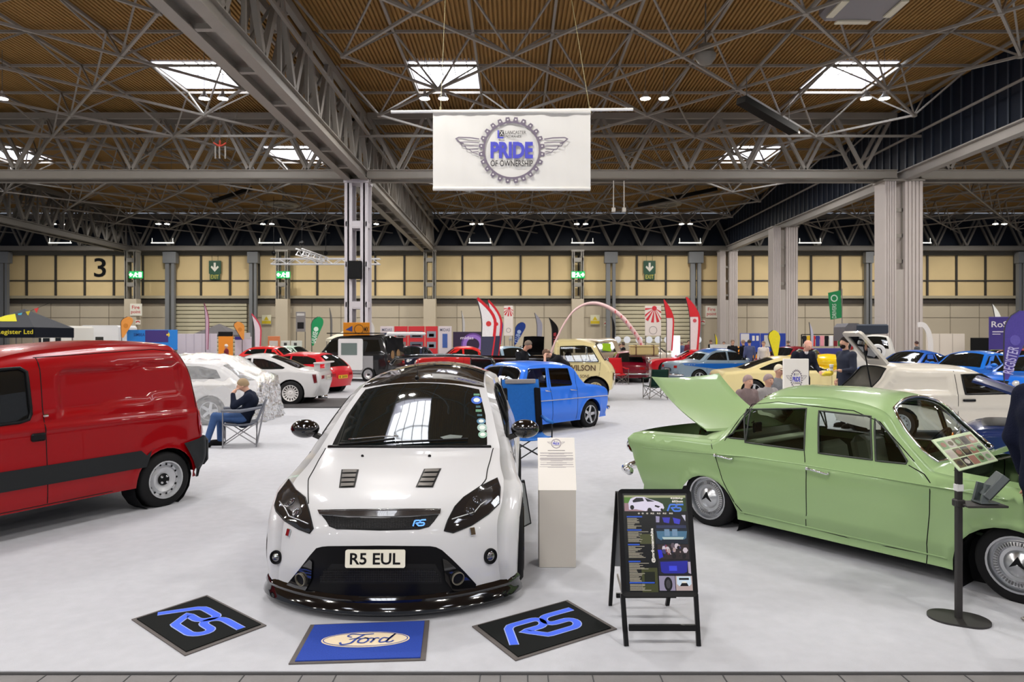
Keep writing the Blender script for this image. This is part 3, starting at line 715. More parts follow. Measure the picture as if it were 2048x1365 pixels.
    def finish(s, floor=True):
        out = s.outline(); R = s.rings(); Gd = s.grid(out_min(out, 0), out_max(out, 0), out_min(out, 1), out_max(out, 1), s.step)
        d, _, par = segdist(Gd, s.rail); rr = np.interp(par, np.arange(len(s.rr)), s.rr); Gd = Gd[d > rr*1.02]
        ex = np.concatenate([R, Gd]); V, F = cdt(out, s.holeS, ex, s.step*.28)
        Ps = []; Ns = []; Fs = []; k = 0
        for sg in (1, -1):
            P, n = s.side(V[:, 0], V[:, 1], 0, sg); Ps.append(P); Ns.append(n); Fs.append((F[:, ::-1] if sg == 1 else F)+k); k += len(P)
        S0, S1 = 0, s.N-1; ns = (s.N-1)*s.NS; hn = 12 if s.step < .1 else 6
        vs = [-1+2*j/hn for j in range(hn+1)]; pl = [(S1*i/ns, -1) for i in range(ns)]+[(S1, v) for v in vs[:-1]]+[(S1*i/ns, 1) for i in range(ns, 0, -1)]+[(0, v) for v in vs[:0:-1]]
        a, b = np.meshgrid(np.arange(0, ns+1)*S1/ns, np.linspace(-.94, .94, hn+1)); ex = np.stack([a.ravel(), b.ravel()], 1)[:]
        V, F = cdt(pl, s.holeC, ex, .03); P, n = s.sheet(V[:, 0], V[:, 1]); Ps.append(P); Ns.append(n); Fs.append(F+k)
        # make sheet face orientation agree with outward normal
        f = F[0]; fn = np.cross(P[f[1]]-P[f[0]], P[f[2]]-P[f[0]])
        md = np.median([np.dot(np.cross(P[q[1]]-P[q[0]], P[q[2]]-P[q[0]]), P[q[0]]-np.array([0, 0, .5])) for q in F[:: max(1, len(F)//40)]])
        up = np.mean([n[i][2] for i in range(len(n)) if P[i][2] > .8*P[:, 2].max()])
        if up < 0: Ns[-1] = -Ns[-1]
        s.nsg = -1 if up < 0 else 1
        if md < 0: Fs[-1] = Fs[-1][:, ::-1]
        P = np.concatenate(Ps); N = np.concatenate(Ns); Fa = np.concatenate(Fs); s.bo = s.emit(P, N, Fa, 'body', s.body)
        if floor:
            z = s.sill+.02; xs = np.linspace(s.rail[-1][0]+.03, s.rail[0][0]-.03, 14); w = s.W0(xs, np.full(14, z))-.06
            w = np.minimum(w, np.interp(xs, [xs[0], xs[0]+.25, xs[-1]-.35, xs[-1]], [w[0]*.9, 9, 9, w[-1]*.8]))
            def inn(x, w): return min([w]+[max(.3, w-.26) for c, _, ra in s.arches if abs(x-c) < ra+.02])
            m = MB(); vs = []
            for x, ww in zip(xs, w): q = inn(x, ww); vs += [(x, -q, z), (x, q, z)]
            m.add(vs, [(2*i, 2*i+2, 2*i+3, 2*i+1) for i in range(13)])
            for cx, cz, ra in s.arches:
                for sg in (1, -1):
                    wy = float(s.W0(cx, cz)); pr = [(ra*1.0, -.03), (ra*1.0, -.27), (.02, -.27)]
                    m.lathe(pr, 16, T((cx, sg*(wy), cz)) @ Matrix.Rotation(-sg*PI/2, 4, 'X'))
            m.build('underbody', DARKIN, s.t)
        return s
    def patch_side(s, poly, name, mt, off=.003, sgs=(1, -1), st=None):
        st = st or s.step; pl = dens(poly, st); V, F = cdt(pl, [], s.grid(out_min(pl, 0), out_max(pl, 0), out_min(pl, 1), out_max(pl, 1), st), st*.25); o = None
        for sg in sgs: P, n = s.side(V[:, 0], V[:, 1], off, sg); o = s.emit(P, n, F, name, mt, sg == 1)
        return o
    def patch_sheet(s, poly, name, mt, off=.003):
        pl = dens(poly, .12); a, b = np.meshgrid(np.arange(0, s.N, .17), np.linspace(-.95, .95, 15)); V, F = cdt(pl, [], np.stack([a.ravel(), b.ravel()], 1), .04)
        P, n = s.sheet(V[:, 0], V[:, 1], off*s.nsg); fn = np.cross(P[F[:, 1]]-P[F[:, 0]], P[F[:, 2]]-P[F[:, 0]]); n = n*s.nsg
        return s.emit(P, n, F, name, mt, (fn*n[F[:, 0]]).sum() < 0)
    def bead_side(s, pts, r, name, mt, off=0., sgs=(1, -1), closed=False, n=6, parent=None):
        pts = dens(pts, s.step, closed); P0 = np.array(pts)
        for sg in sgs:
            P, _ = s.side(P0[:, 0], P0[:, 1], off, sg); m = MB(); m.tube(P, r, n, closed); o = m.build(name, mt, parent or s.t, True)
        return o
    def bead_sheet(s, pts, r, name, mt, off=0., closed=False):
        P0 = np.array(dens(pts, .12, closed)); P, _ = s.sheet(P0[:, 0], P0[:, 1], off*s.nsg); m = MB(); m.tube(P, r, 6, closed); return m.build(name, mt, s.t, True)
    def seams(s): pass
    def seam_lines(s, lines, r=.0045, sheet=()):
        m = MB()
        for pts in lines:
            P0 = np.array(dens(pts, s.step, False))
            for sg in (1, -1): P, _ = s.side(P0[:, 0], P0[:, 1], -r*.25, sg); m.tube(P, r, 4)
        for pts in sheet: P0 = np.array(dens(pts, .1, False)); P, _ = s.sheet(P0[:, 0], P0[:, 1], -r*.25*s.nsg); m.tube(P, r, 4)
        return m.build('panel_gap', mat('panel_gap', (.01, .01, .01), .8), s.t)
    def window_side(s, poly, mt=None, seal=None, r=.009, hole=True):
        s.patch_side(poly, 'side_window', mt or GLASS, -.012 if hole else .002)
        if seal is not False: s.bead_side(poly, r, 'window_seal', seal or RUBBER, 0, closed=True)
    def on(s, S, V, off=0.):
        P, n = s.sheet(np.array([S]), np.array([V]), 0); n = n[0]*s.nsg; return Vector(P[0]+n*off), Vector(n)
    def local(s, p): return s.Mi @ Vector(p)
    # pixel ray -> side panel coordinates / surface points
    def ray(s, px, py):
        o = s.Mi @ Vector((0, 0, EYE)); d = (s.Mi.to_3x3() @ Vector(((px-CX)/FPX, 1, -(py-CY)/FPX))); return o, d
    def px_side(s, pts, sg):
        out = []
        for px, py in pts:
            o, d = s.ray(px, py); w = .75
            for _ in range(8):
                t = (sg*w-o.y)/d.y; p = o+d*t; w = float(s.side([p.x], [p.z])[0][0][1]) if not math.isnan(p.x) else w
            out.append((p.x, p.z))
        return out
    def bvh(s):
        if s._b is None:
            me = s.bo.data; s._b = BVHTree.FromPolygons([v.co for v in me.vertices], [tuple(p.vertices) for p in me.polygons]); s._vn = me
        return s._b
    def px_hit(s, px, py):
        o, d = s.ray(px, py); h = s.bvh().ray_cast(o, d.normalized()); return h[0], h[1], d.normalized()
    def px_patch(s, poly, name, mt, off=.004, st=8., holes=(), parent=None, thick=0.):
        pl = dens(poly, st); xs = [p[0] for p in pl]; ys = [p[1] for p in pl]; V, F = cdt(pl, [dens(h, st) for h in holes], s.grid(min(xs), max(xs), min(ys), max(ys), st), st*.3); P = []
        Nn = []; bad = []
        for i, (x, y) in enumerate(V):
            p, n, d = s.px_hit(x, y)
            if p is None: bad.append(i); P.append(None); Nn.append(None); continue
            if n.dot(d) > 0: n = -n
            P.append(p); Nn.append(n)
        good = [i for i in range(len(V)) if P[i] is not None]
        for i in bad:
            j = min(good, key=lambda q: (V[q][0]-V[i][0])**2+(V[q][1]-V[i][1])**2); o, d = s.ray(*V[i]); t = (P[j]-o).dot(Nn[j])/max(1e-6, abs(d.dot(Nn[j])))*(1 if d.dot(Nn[j]) > 0 else -1); p = o+d*t
            P[i] = p if (p-P[j]).length < .05 else P[j]; Nn[i] = Nn[j]
        # smooth normals over the patch
        A = np.array([tuple(n) for n in Nn]); acc = np.zeros_like(A)
        for f in F:
            for q in f: acc[f[(list(f).index(q)+1) % 3]] += A[q]
        acc += A; acc /= np.maximum(np.linalg.norm(acc, axis=1, keepdims=True), 1e-9)
        Pn = np.array([tuple(p) for p in P])+acc*off; fn = np.cross(Pn[F[:, 1]]-Pn[F[:, 0]], Pn[F[:, 2]]-Pn[F[:, 0]])
        return s.emit(Pn, acc, F, name, mt, (fn*acc[F[:, 0]]).sum() < 0, parent)
    def px_tube(s, pts, r, name, mt, off=0., closed=False, parent=None, st=10.):
        P = []
        for x, y in dens(pts, st, closed):
            p, n, d = s.px_hit(x, y)
            if p is None: continue
            if n.dot(d) > 0: n = -n
            P.append(p+n*off)
        m = MB(); m.tube(P, r, 6, closed); return m.build(name, mt, parent or s.t, True)
def out_min(p, k): return min(q[k] for q in p)
def out_max(p, k): return max(q[k] for q in p)

# ---------------------------------------------------------------- wheels
TYRE = mat('tyre', (.011, .011, .012), .7, bump=.05, bscale=80)
def wheel(car, x, y, z, r, w, style='plain', rim=.62, rm=None, hub=None, n=32):
    sg = 1 if y > 0 else -1; o = bpy.data.objects.new('wheel', None); COL.objects.link(o); o.parent = car.t if isinstance(car, Car) else car; o.location = (x, y, z); o.rotation_euler = (0, 0, 0 if sg < 0 else PI)
    # local: outer face towards -Y
    R = Matrix.Rotation(PI/2, 4, 'X'); ri = r*rim; m = MB()
    m.lathe([(ri, w*.42), (ri*1.04, w*.5), (r*.90, w*.5), (r*.97, w*.42), (r, w*.3), (r, -w*.3), (r*.97, -w*.42), (r*.9, -w*.5), (ri, -w*.5), (ri, w*.42)], n, R); m.build('tyre', TYRE, o, True, 40)
    rm = rm or ALLOY; m = MB(); f = w*.5
    lip = [(ri*1.03, f-.002), (ri*1.03, f+.006), (ri*.96, f+.004), (ri*.93, f-.02)]
    if style == 'steel':   # pressed steel wheel with a ring of small holes
        m.lathe(lip+[(ri*.88, f-.045), (ri*.80, f-.05), (ri*.66, f-.02), (ri*.52, f-.03), (ri*.36, f-.045), (.012, f-.045)], n, R)
        m.build('rim', rm, o, True, 50); h = MB()
        for k in range(14): a = 2*PI*k/14; h.lathe([(0, 0), (.012, 0)], 8, R @ T((ri*.82*math.cos(a), ri*.82*math.sin(a), f-.044)))
        h.lathe([(ri*.33, f-.044), (ri*.31, f-.03), (0, f-.028)], 20, R); h.build('hub_cap', BLACK, o, True, 40)
        for k in range(4): h = MB(); a = PI/4+2*PI*k/4; h.lathe([(.014, 0), (.013, .012), (0, .014)], 8, R @ T((ri*.22*math.cos(a), ri*.22*math.sin(a), f-.03))); h.build('wheel_bolt', CHROME, o, True)
    elif style == 'disc':  # smooth dished cover with fins
        m.lathe(lip+[(ri*.90, f-.05), (ri*.82, f-.045), (ri*.80, f-.02), (ri*.66, f-.012), (ri*.62, f-.03), (ri*.5, f-.03), (ri*.40, f-.005), (0, f+.02)], n, R); m.build('rim', rm, o, True, 45)
        h = MB()
        for k in range(48): a = 2*PI*k/48; c, t_ = math.cos(a), math.sin(a); h.beam(R @ Vector((ri*.67*c, ri*.67*t_, f-.01)), R @ Vector((ri*.79*c, ri*.79*t_, f-.016)), .008, .01)
        h.build('fin', mat('fin_dark', (.25,.25,.26), .4, .8), o); h = MB()
        h.prism([(0, ri*.30), (ri*.26, -ri*.12), (0, ri*.02), (-ri*.26, -ri*.12)], f+.0, f+.018, R); h.build('emblem', BLACK, o)
    else:
        m.lathe(lip+[(ri*.90, -w*.1), (ri*.86, -w*.35)], n, R); m.build('rim', rm, o, True, 50)
        b = MB(); b.lathe([(ri*.88, f-.11), (0, f-.11)], 20, R); b.build('brake_disc', mat('brake_dark', (.02,.02,.022), .6), o)
        sp = MB(); ns, aw = {'multi': (16, .16), 'five': (5, .42), 'eight': (8, .26), 'mini': (8, .2), 'plain': (6, .4)}.get(style, (8, .2))
        for k in range(ns):
            a = 2*PI*k/ns+.1; M = R @ Matrix.Rotation(a, 4, 'Z'); w0 = ri*aw*.5*.8; w1 = ri*aw*.5*(1.0 if ns > 6 else .7)
            vs = [M @ Vector(p) for p in ((ri*.2,-w0,f-.03),(ri*.2,w0,f-.03),(ri*.93,w1,f-.022),(ri*.93,-w1,f-.022),(ri*.2,-w0,f-.07),(ri*.2,w0,f-.07),(ri*.93,w1,f-.06),(ri*.93,-w1,f-.06))]
            sp.add(vs, [(0,3,2,1),(4,5,6,7),(0,1,5,4),(1,2,6,5),(2,3,7,6),(3,0,4,7)])
        if style == 'multi': sp.lathe([(ri*.55, f-.03), (ri*.60, f-.018), (ri*.64, f-.03)], n, R)
        sp.lathe([(ri*.28, f-.07), (ri*.27, f-.02), (ri*.16, f-.015), (ri*.14, f-.03), (0, f-.03)], 20, R); sp.build('spoke', rm, o, True, 30)
    return o
def add_wheels(c, xs, y, r, w, **k):
    for x in xs:
        for sg in (1, -1): wheel(c, x, sg*y, r, r, w, **k)
def seats(c, xf, xr, z, mt, hw=.5, h=.62, backs=True):
    for x, wid, ys in ((xf, .48, (.36, -.36)), (xr, 1.15, (0,))):
        if x is None: continue
        for y in ys:
            o = bpy.data.objects.new('seat', None); COL.objects.link(o); o.parent = c.t; o.location = (x, y, z)
            m = MB(); m.bbox((.05, 0, .08), (.5, wid, .16), .04); m.build('cushion', mt, o, True, 50); m = MB(); m.bbox((-.26, 0, .33), (.15, wid, h), .06, M=Matrix.Rotation(-.2, 4, 'Y')); m.build('seat_back', mt, o, True, 50)
def steering(c, x, y, z, mt=None, r=.19):
    o = bpy.data.objects.new('steering_wheel', None); COL.objects.link(o); o.parent = c.t; o.location = (x, y, z); o.rotation_euler = (0, math.radians(-62), 0)
    m = MB(); m.tube([(r*math.cos(a), r*math.sin(a), 0) for a in np.linspace(0, 2*PI, 25)[:-1]], .013, 6, True); m.build('wheel_ring', mt or BLACK, o, True)
    m = MB(); m.beam((-r, 0, 0), (r, 0, 0), .025, .01); m.beam((0, 0, 0), (-r, 0, 0), .025); m.tube([(0,0,0),(0,0,-.3)], .02, 6); m.build('column', mt or BLACK, o)
def dash(c, x, z, w, mt, d=.3):
    m = MB(); m.bbox((x, 0, z-.1), (d, w, .26), .05); m.build('dashboard', mt, c.t, True, 50)
def plate(c, P, n, txt, w=.52, h=.11, mt=None, ink=None, up=(0,0,1), name='number_plate'):
    n = Vector(n).normalized(); r = Vector(up).cross(n).normalized(); M = frame(P, r, up); M = frame(P, r, n.cross(r))
    o = bpy.data.objects.new(name, None); COL.objects.link(o); o.parent = c.t if isinstance(c, Car) else c
    m = MB(); m.prism(rrect(w, h, .012), -.004, .006, M); m.build('plate', mt or flat((224, 220, 204), .35), o)
    if txt: m = MB(); text(m, txt, M @ T((0, 0, .0075)), w*.84, h*.64, 0, .02); m.build('lettering', ink or BLACK, o)
    return o
def hemi(c, P, n, r, name, mt, k=.5, par=None, ringm=None):
    n = Vector(n).normalized(); a = n.orthogonal().normalized(); M = Matrix.Translation(P) @ frame((0,0,0), a, n.cross(a)); m = MB()
    m.lathe([(0, r*k)]+[(r*math.sin(t), r*k*math.cos(t)) for t in np.linspace(.25, PI/2, 6)]+[(r, -.02)], 20, M)
    o = m.build(name, mt, par or c.t, True, 60)
    if ringm: m = MB(); m.lathe([(r, .0), (r*1.08, .012), (r*1.16, .0), (r*1.16, -.02)], 20, M); m.build('lamp_ring', ringm, o, True)
    return o
def mirror(c, x, y, z, mt, s=1., lens=True):
    sg = 1 if y > 0 else -1; o = bpy.data.objects.new('door_mirror', None); COL.objects.link(o); o.parent = c.t; o.location = (x, y, z)
    m = MB(); m.ball((0, 0, 0), (.09*s, .115*s, .075*s), 14, 10); m.build('shell', mt, o, True); m = MB(); m.beam((-.02, -sg*.05*s, -.04*s), (.0, -sg*.2*s, -.1*s), .05*s, .035*s); m.build('arm', mt, o)
    m = MB(); m.ball((-.055*s, 0, 0), (.04*s, .1*s, .062*s), 12, 8); m.build('mirror_glass', CHROME, o, True)
# ================================================================ WRITING HELPERS
def rs_logo(mb, M, w, mi=0, sw=.20, outline=None, z=0.):
    # joined R-S mark, w wide, centred
    def pth():
        a = [(0,0),(.20,.82),(.30,.93)]; a += [(.42,.95),(.95,.95)]+arc2(.95,.72,.23,80,-85,8)+[(.62,.49),(.55,.46),(.62,.38),(.98,.02),(1.08,0)]
        a += [(1.75,0)]+arc2(1.75,.235,.235,-85,80,8)+[(1.5,.47)]+arc2(1.46,.71,.235,-95,-265,8)+[(1.55,.95),(2.25,.95)]; return a
    p = [((x-1.1+(y-.5)*.22)*w/2.3, (y-.47)*w/2.3) for x, y in pth()]
    if outline is not None: ribbon(mb, p, sw*w/2.3*1.28, M, outline, z)
    ribbon(mb, p, sw*w/2.3, M, mi, z+.0012)
def dec(c, px, py, off=.005, up=None):
    # frame on the car surface under a pixel of the near side
    p, n, d = c.px_hit(px, py)
    if n.dot(d) > 0: n = -n
    u = Vector(up or (0,0,1)); r = u.cross(n).normalized(); return frame(p+n*off, r, n.cross(r))

# ================================================================ WHITE HATCHBACK (centre)
WH = paint('white', (200, 200, 203), .3)
cp = [(2.13,.10,1.83,.10,2.2,.04),(2.15,.20,1.85,.20,2.2,.06),(2.165,.33,1.86,.33,2.3,.08),(2.16,.46,1.84,.46,2.3,.09),(2.13,.60,1.78,.58,2.2,.10),(2.05,.71,1.62,.69,2.2,.10),
      (1.75,.83,1.38,.79,2.6,.12),(1.38,.915,1.12,.87,3,.12),(1.07,.965,.88,.935,2.5,.10),(.62,1.20,.50,1.15,2.2,.07),(.15,1.42,.05,1.36,2.2,.06),(-.45,1.53,-.5,1.44,2.2,.06),(-1.25,1.56,-1.25,1.46,2.2,.06),(-1.72,1.52,-1.68,1.40,2.2,.06),(-1.98,1.05,-1.86,1.02,2.5,.09),(-2.14,.72,-1.95,.72,2.5,.1),(-2.1,.25,-1.93,.25,2.5,.1)]
foc = Car('hatchback_car', 'white hot hatchback facing the camera with black roof and blue badge in its grille', (-.868, 6.68), (0, -1), cp,
    [(-2.2,.78),(-1.9,.84),(-1.35,.905),(-.9,.875),(.6,.875),(1.05,.895),(1.4,.905),(1.7,.865),(1.9,.82),(2.2,.76)], [(0,-.04),(.12,-.015),(.3,0),(.62,0),(.80,-.01),(.95,-.05),(1.15,-.13),(1.4,-.235),(1.6,-.3)],
    WH, .15, [(1.33,.30,.36),(-1.31,.30,.36)], .055, sharp=(8,), bump=(lambda x, z: .03*np.exp(-((np.hypot(x-1.33, z-.30)-.40)/.07)**2)+.03*np.exp(-((np.hypot(x+1.31, z-.30)-.40)/.07)**2),))
c = foc
SWIN = [[(-.22,1.01),(.60,.985),(.70,1.0),(.10,1.285),(-.15,1.335),(-.22,1.34)], [(-.32,1.015),(-.32,1.345),(-.7,1.355),(-1.05,1.345),(-1.2,1.30),(-1.12,1.12),(-.95,1.05)], [(-1.25,1.14),(-1.32,1.29),(-1.55,1.26),(-1.45,1.18)]]
for p in SWIN: c.hole_side(p)
c.finish()
for p in SWIN: c.window_side(p, GLASS_DARK)
DG = mat('screen_black', (.006, .008, .008), .03, 0, 0, spec=.75)
c.patch_sheet([(8.10,-.86),(8.04,-.5),(8.02,0),(8.04,.5),(8.10,.86),(9.0,.90),(9.9,.88),(9.98,.5),(10.0,0),(9.98,-.5),(9.9,-.88),(9.0,-.90)], 'windscreen', DG, .004)
c.patch_sheet([(10.04,-.97),(10.04,.97),(11,.97),(12.6,.97),(13.1,.9),(13.1,-.9),(12.6,-.97),(11,-.97)], 'roof_panel', GLOSSB, .004)
c.patch_sheet([(13.3,-.8),(13.3,.8),(14.2,.85),(14.2,-.85)], 'rear_window', DG, .004)
c.bead_sheet([(8.05,-.9),(8.02,0),(8.05,.9)], .014, 'scuttle', BLACK, .002)
c.seam_lines([[(.98,.20),(1.0,.5),(.86,.90)],[(-.27,.22),(-.27,.95)],[(.72,.22),(.75,.6),(.68,.95)]], .005,
    [[(5.0,-.72),(6,-.84),(7,-.90),(7.9,-.93)],[(5.0,.72),(6,.84),(7,.90),(7.9,.93)]])
HL = [(994,957),(1000,976),(998,1008),(976,1029),(943,1051),(906,1066),(888,1062),(896,1041),(910,1014),(927,996),(959,975)]
HLL = [(578,960),(592,981),(611,996),(619,1025),(627,1058),(620,1067),(598,1059),(570,1042),(553,1024),(550,1012),(557,988)]
LAMP = mat('lamp_glass_black', (.012, .012, .014), .04, 0, 1.0)
for pl, stripe in ((HL, [(972,1003),(960,1011),(948,1026),(922,1034),(903,1040)]), (HLL, [(560,1005),(572,1018),(580,1034),(600,1041),(618,1049)])):
    o = c.px_patch(pl, 'headlight', LAMP, .006); c.px_tube(pl, .005, 'lamp_seal', BLACK, .004, True, o)
    c.px_tube(stripe, .004, 'light_strip', SILVER, .009, False, o)
    cx_ = sum(p[0] for p in pl)/len(pl); cy_ = sum(p[1] for p in pl)/len(pl)
    for dx, dy in ((8, -14), (-6, 8)):
        dd = dx if pl is HL else -dx*.6
        M = dec(c, cx_+dd, cy_+dy, .007); m = MB(); m.lathe([(.034,.0),(.03,.008),(.02,.002),(0,.006)], 16, M); m.build('projector_lens', mat('lens_dark', (.10,.10,.11), .1, .8), o, True)
    c.px_patch([((p[0]-cx_)*.55+cx_+(10 if pl is HL else -4), (p[1]-cy_)*.5+cy_-12) for p in pl], 'inner_reflector', mat('reflector', (.12,.12,.13), .12, .9), .0075, parent=o)
for pl in ([(683,940),(718,940),(710,976),(678,977)], [(848,939),(883,938),(866,976),(831,976)]):
    o = c.px_patch(pl, 'bonnet_vent', BLACK, .003, 6)
    for k in range(4):
        f0, f1 = (k+.12)/4, (k+.8)/4; L = lambda a, b, f: (a[0]+(b[0]-a[0])*f, a[1]+(b[1]-a[1])*f); i = lambda p, q: (p[0]+(q[0]-p[0])*.1, p[1])
        a0, a1, b0, b1 = L(pl[0], pl[3], f0), L(pl[0], pl[3], f1), L(pl[1], pl[2], f0), L(pl[1], pl[2], f1)
        c.px_patch([i(a0, b0), i(b0, a0), i(b1, a1), i(a1, b1)], 'louvre', mat('vent_grey', srgb(96, 92, 88), .35, .5), .009, 6, parent=o)
for q in ((725, 914), (859, 914)):
    M = dec(c, *q, .0); m = MB(); m.ball((0,0,.006), (.013,.008,.012), 8, 6, M=M); m.build('washer_jet', BLACK, c.t, True)
MESHM = mat('grille_mesh', (.006,.006,.006), .45); 
def px_mesh(pl, name, par_mat, st=3.2, off=.006, r=.0016):
    o = c.px_patch(pl, name, par_mat, .003); m = MB(); xs = [p[0] for p in pl]; ys = [p[1] for p in pl]
    for lines in (0, 1):
        v = (min(ys) if lines else min(xs))+st
        while v < (max(ys) if lines else max(xs)):
            seg = [(v, y) for y in np.arange(min(ys), max(ys)+.1, 4)] if not lines else [(x, v) for x in np.arange(min(xs), max(xs)+.1, 6)]
            ins = inpoly(seg, pl); P = []
            for q, k in zip(seg, ins):
                if k:
                    p, n, d = c.px_hit(*q)
                    if p is not None: P.append(p-n*off*(1 if n.dot(d) > 0 else -1))
                elif len(P) > 1: m.tube(P, r, 3, cap=False); P = []
            if len(P) > 1: m.tube(P, r, 3, cap=False)
            v += st
    m.build('mesh', mat('mesh_grey', (.035,.035,.037), .35, .4), o); return o
G1 = [(643,1031),(700,1036),(760,1037),(820,1035),(878,1030),(868,1044),(858,1055),(838,1060),(760,1062),(672,1059),(659,1054),(652,1042)]
gg = px_mesh(G1, 'upper_grille', MESHM)
c.px_patch([(637,1022),(700,1021),(820,1020),(881,1020),(879,1030),(820,1034),(760,1035),(700,1034),(641,1031)], 'grille_bar', mat('carbon', srgb(44, 40, 40), .25, .2, 1.0), .014)
c.px_tube([(639,1024),(700,1023),(820,1022),(880,1022)], .010, 'bonnet_lip', mat('carbon', srgb(44, 40, 40)), .008)
m = MB(); rs_logo(m, dec(c, 838, 1048, .014), .085, 0, .26); m.build('badge', mat('badge_blue', srgb(60, 130, 230), .3, .3), gg)
LG = [(633,1097),(645,1094),(657,1093),(760,1092),(860,1093),(872,1095),(884,1101),(905,1120),(930,1145),(952,1169),(951,1189),(900,1203),(830,1212),(760,1214),(690,1212),(620,1204),(570,1190),(571,1173),(600,1138),(620,1112)]
c.px_patch(LG, 'lower_grille', mat('grille_satin', (.004,.004,.005), .3), .003)
c.px_patch([(664,1128),(870,1128),(882,1150),(884,1168),(640,1168),(646,1150)], 'plate_recess', mat('recess', (.01,.01,.011), .5), .005)
px_mesh([(650,1139),(868,1139),(880,1152),(880,1166),(642,1166),(642,1152)], 'intake_mesh', MESHM, 3.4, .010)
for pl in ([(622,1119),(627,1124),(625,1160),(612,1183),(572,1182),(574,1172),(600,1140)], [(884,1117),(892,1120),(950,1170),(948,1182),(906,1182),(890,1160)]):
    c.px_patch(pl, 'duct_panel', GLOSSB, .014); 
for q in ((606, 1157), (913, 1155)):
    M = dec(c, *q, .016); M = M @ Matrix.Diagonal((1,1,1,1)); m = MB(); m.lathe([(.044,0),(.044,.014),(.039,.016),(.037,.002),(.03,-.02),(0,-.03)], 24, M)
    o = m.build('brake_duct', mat('duct_metal', srgb(150, 144, 130), .3, .8), c.t, True, 40); m = MB(); m.lathe([(.0365,.004),(0,.003)], 20, M); m.build('duct_hole', BLACK, o)
for q, w_ in (((553, 1115), .042), ((980, 1113), .047)):
    M = dec(c, *q, .002); m = MB(); m.lathe([(w_*1.15,0),(w_*1.1,.012),(w_*.95,.012),(w_*.9,.004),(0,.008)], 24, M); o = m.build('fog_light', BLACK, c.t, True, 40)
    m = MB(); m.lathe([(w_*.7,.008),(w_*.4,.02),(0,.022)], 20, M); m.build('lamp_lens', mat('lens_grey', (.25,.25,.26), .08, .9), o, True)
for q in ((578.5, 1066), (944, 1064)):
    M = dec(c, *q, .004); m = MB(); m.bbox((0,0,.004), (.042,.052,.012), .004, M=M); m.build('washer_cap', CHROME, c.t)
p, n, d = c.px_hit(752, 1116); plate(c, p+Vector((.022, 0, 0)), (1, 0, .12), 'R5 EUL', .385, .113)
# splitter and side skirts
def skirt(c, xs_v, zs, out, name, mt, S=.3):
    m = MB(); rg = []
    for v in np.linspace(-1, 1, 33):
        P, n = c.sheet(np.array([S]), np.array([v])); P = Vector(P[0]); n = Vector(n[0]*c.nsg); n.z = 0; n = n.normalized() if n.length > .01 else Vector((1,0,0))
        rg.append([P+n*o+Vector((0,0,z-P.z)) for o, z in zip(out, zs)])
    # carry back along the sides to the wheel arches
    for sg in (1, -1):
        ex = []
        for x in (1.80, 1.73, 1.69): w_ = float(c.side([x], [.16])[0][0][1]); ex.append([Vector((x, sg*(w_+o*.7), z)) for o, z in zip(out, zs)])
        rg = rg+ex if (sg*rg[-1][0].y > 0) else ex[::-1]+rg
    k = len(zs)
    m.add([p for r in rg for p in r], [(i*k+j, (i+1)*k+j, (i+1)*k+(j+1) % k, i*k+(j+1) % k) for i in range(len(rg)-1) for j in range(k)]); return m.build(name, mt, c.t, True, 45)
skirt(c, None, [.19,.17,.15,.13,.10,.07,.055,.05], [-.02,.012,.03,.022,.045,.055,.035,-.15], 'front_splitter', GLOSSB)
m = MB()
for sg in (1, -1):
    w_ = float(c.side([0], [.2])[0][0][1]); m.bbox((-.02, sg*(w_-.02), .15), (1.9, .1, .10), .03)
m.build('side_skirt', GLOSSB, c.t, True, 40)
for y in (1, -1):
    mirror(c, .60, y*.955, 1.055, GLOSSB, 1.08)
add_wheels(c, (1.33, -1.31), .815, .325, .23, style='five', rim=.74, rm=GLOSSB)
m = MB(); m.tube([(-1.72,-.62,1.53),(-1.80,-.58,1.60),(-1.84,-.3,1.625),(-1.85,0,1.63),(-1.84,.3,1.625),(-1.80,.58,1.60),(-1.72,.62,1.53)], .022, 8); m.build('rear_spoiler', GLOSSB, c.t, True)
M = dec(c, 834, 757, 0); m = MB(); m.ball((0,0,.01), (.02,.03,.018), 10, 8, M=M); m.tube([M @ Vector((0,0,.02)), M @ Vector((0,0,.02))+Vector((-.12,0,.17))], [.004,.002], 5); m.build('roof_aerial', BLACK, c.t, True)
c.px_tube([(680,893),(720,890),(790,882)], .009, 'wiper', BLACK, .02); c.px_tube([(792,889),(860,886),(935,882)], .009, 'wiper', BLACK, .02)
c.px_tube([(700,886),(765,880),(797,880)], .006, 'wiper_blade', CHROME, .035)
for (x, y, rx, ry, col, nm) in ((953,802,11,8,(40,90,190),'oval'), (964,857,10,8,(150,176,168),'disc'), (965,871,9,7,(128,170,150),'disc'), (962,844,9,6,(60,110,140),'disc')):
    o = c.px_patch([(x+rx*math.cos(a), y+ry*math.sin(a)) for a in np.linspace(0, 2*PI, 15)[:-1]], 'window_sticker', flat(col, .4), .0065, 5)
    c.px_patch([(x+rx*.6*math.cos(a), y+ry*.55*math.sin(a)) for a in np.linspace(0, 2*PI, 11)[:-1]], 'sticker_centre', flat((214,220,216), .4), .008, 5, parent=o)
for k, (x, y, w_, h_) in enumerate(((953,791,12,4),(956,815,9,4),(957,823,12,5),(959,832,10,4))):
    c.px_patch([(x-w_/2,y-h_/2),(x+w_/2,y-h_/2),(x+w_/2,y+h_/2),(x-w_/2,y+h_/2)], 'window_sticker', flat((40,84,96) if k % 2 else (90,140,110), .4), .0065, 5)
c.px_patch([(880,876),(900,871),(925,873),(922,878),(890,881)], 'paper_on_dashboard', flat((96,104,100), .5), .0062, 6)
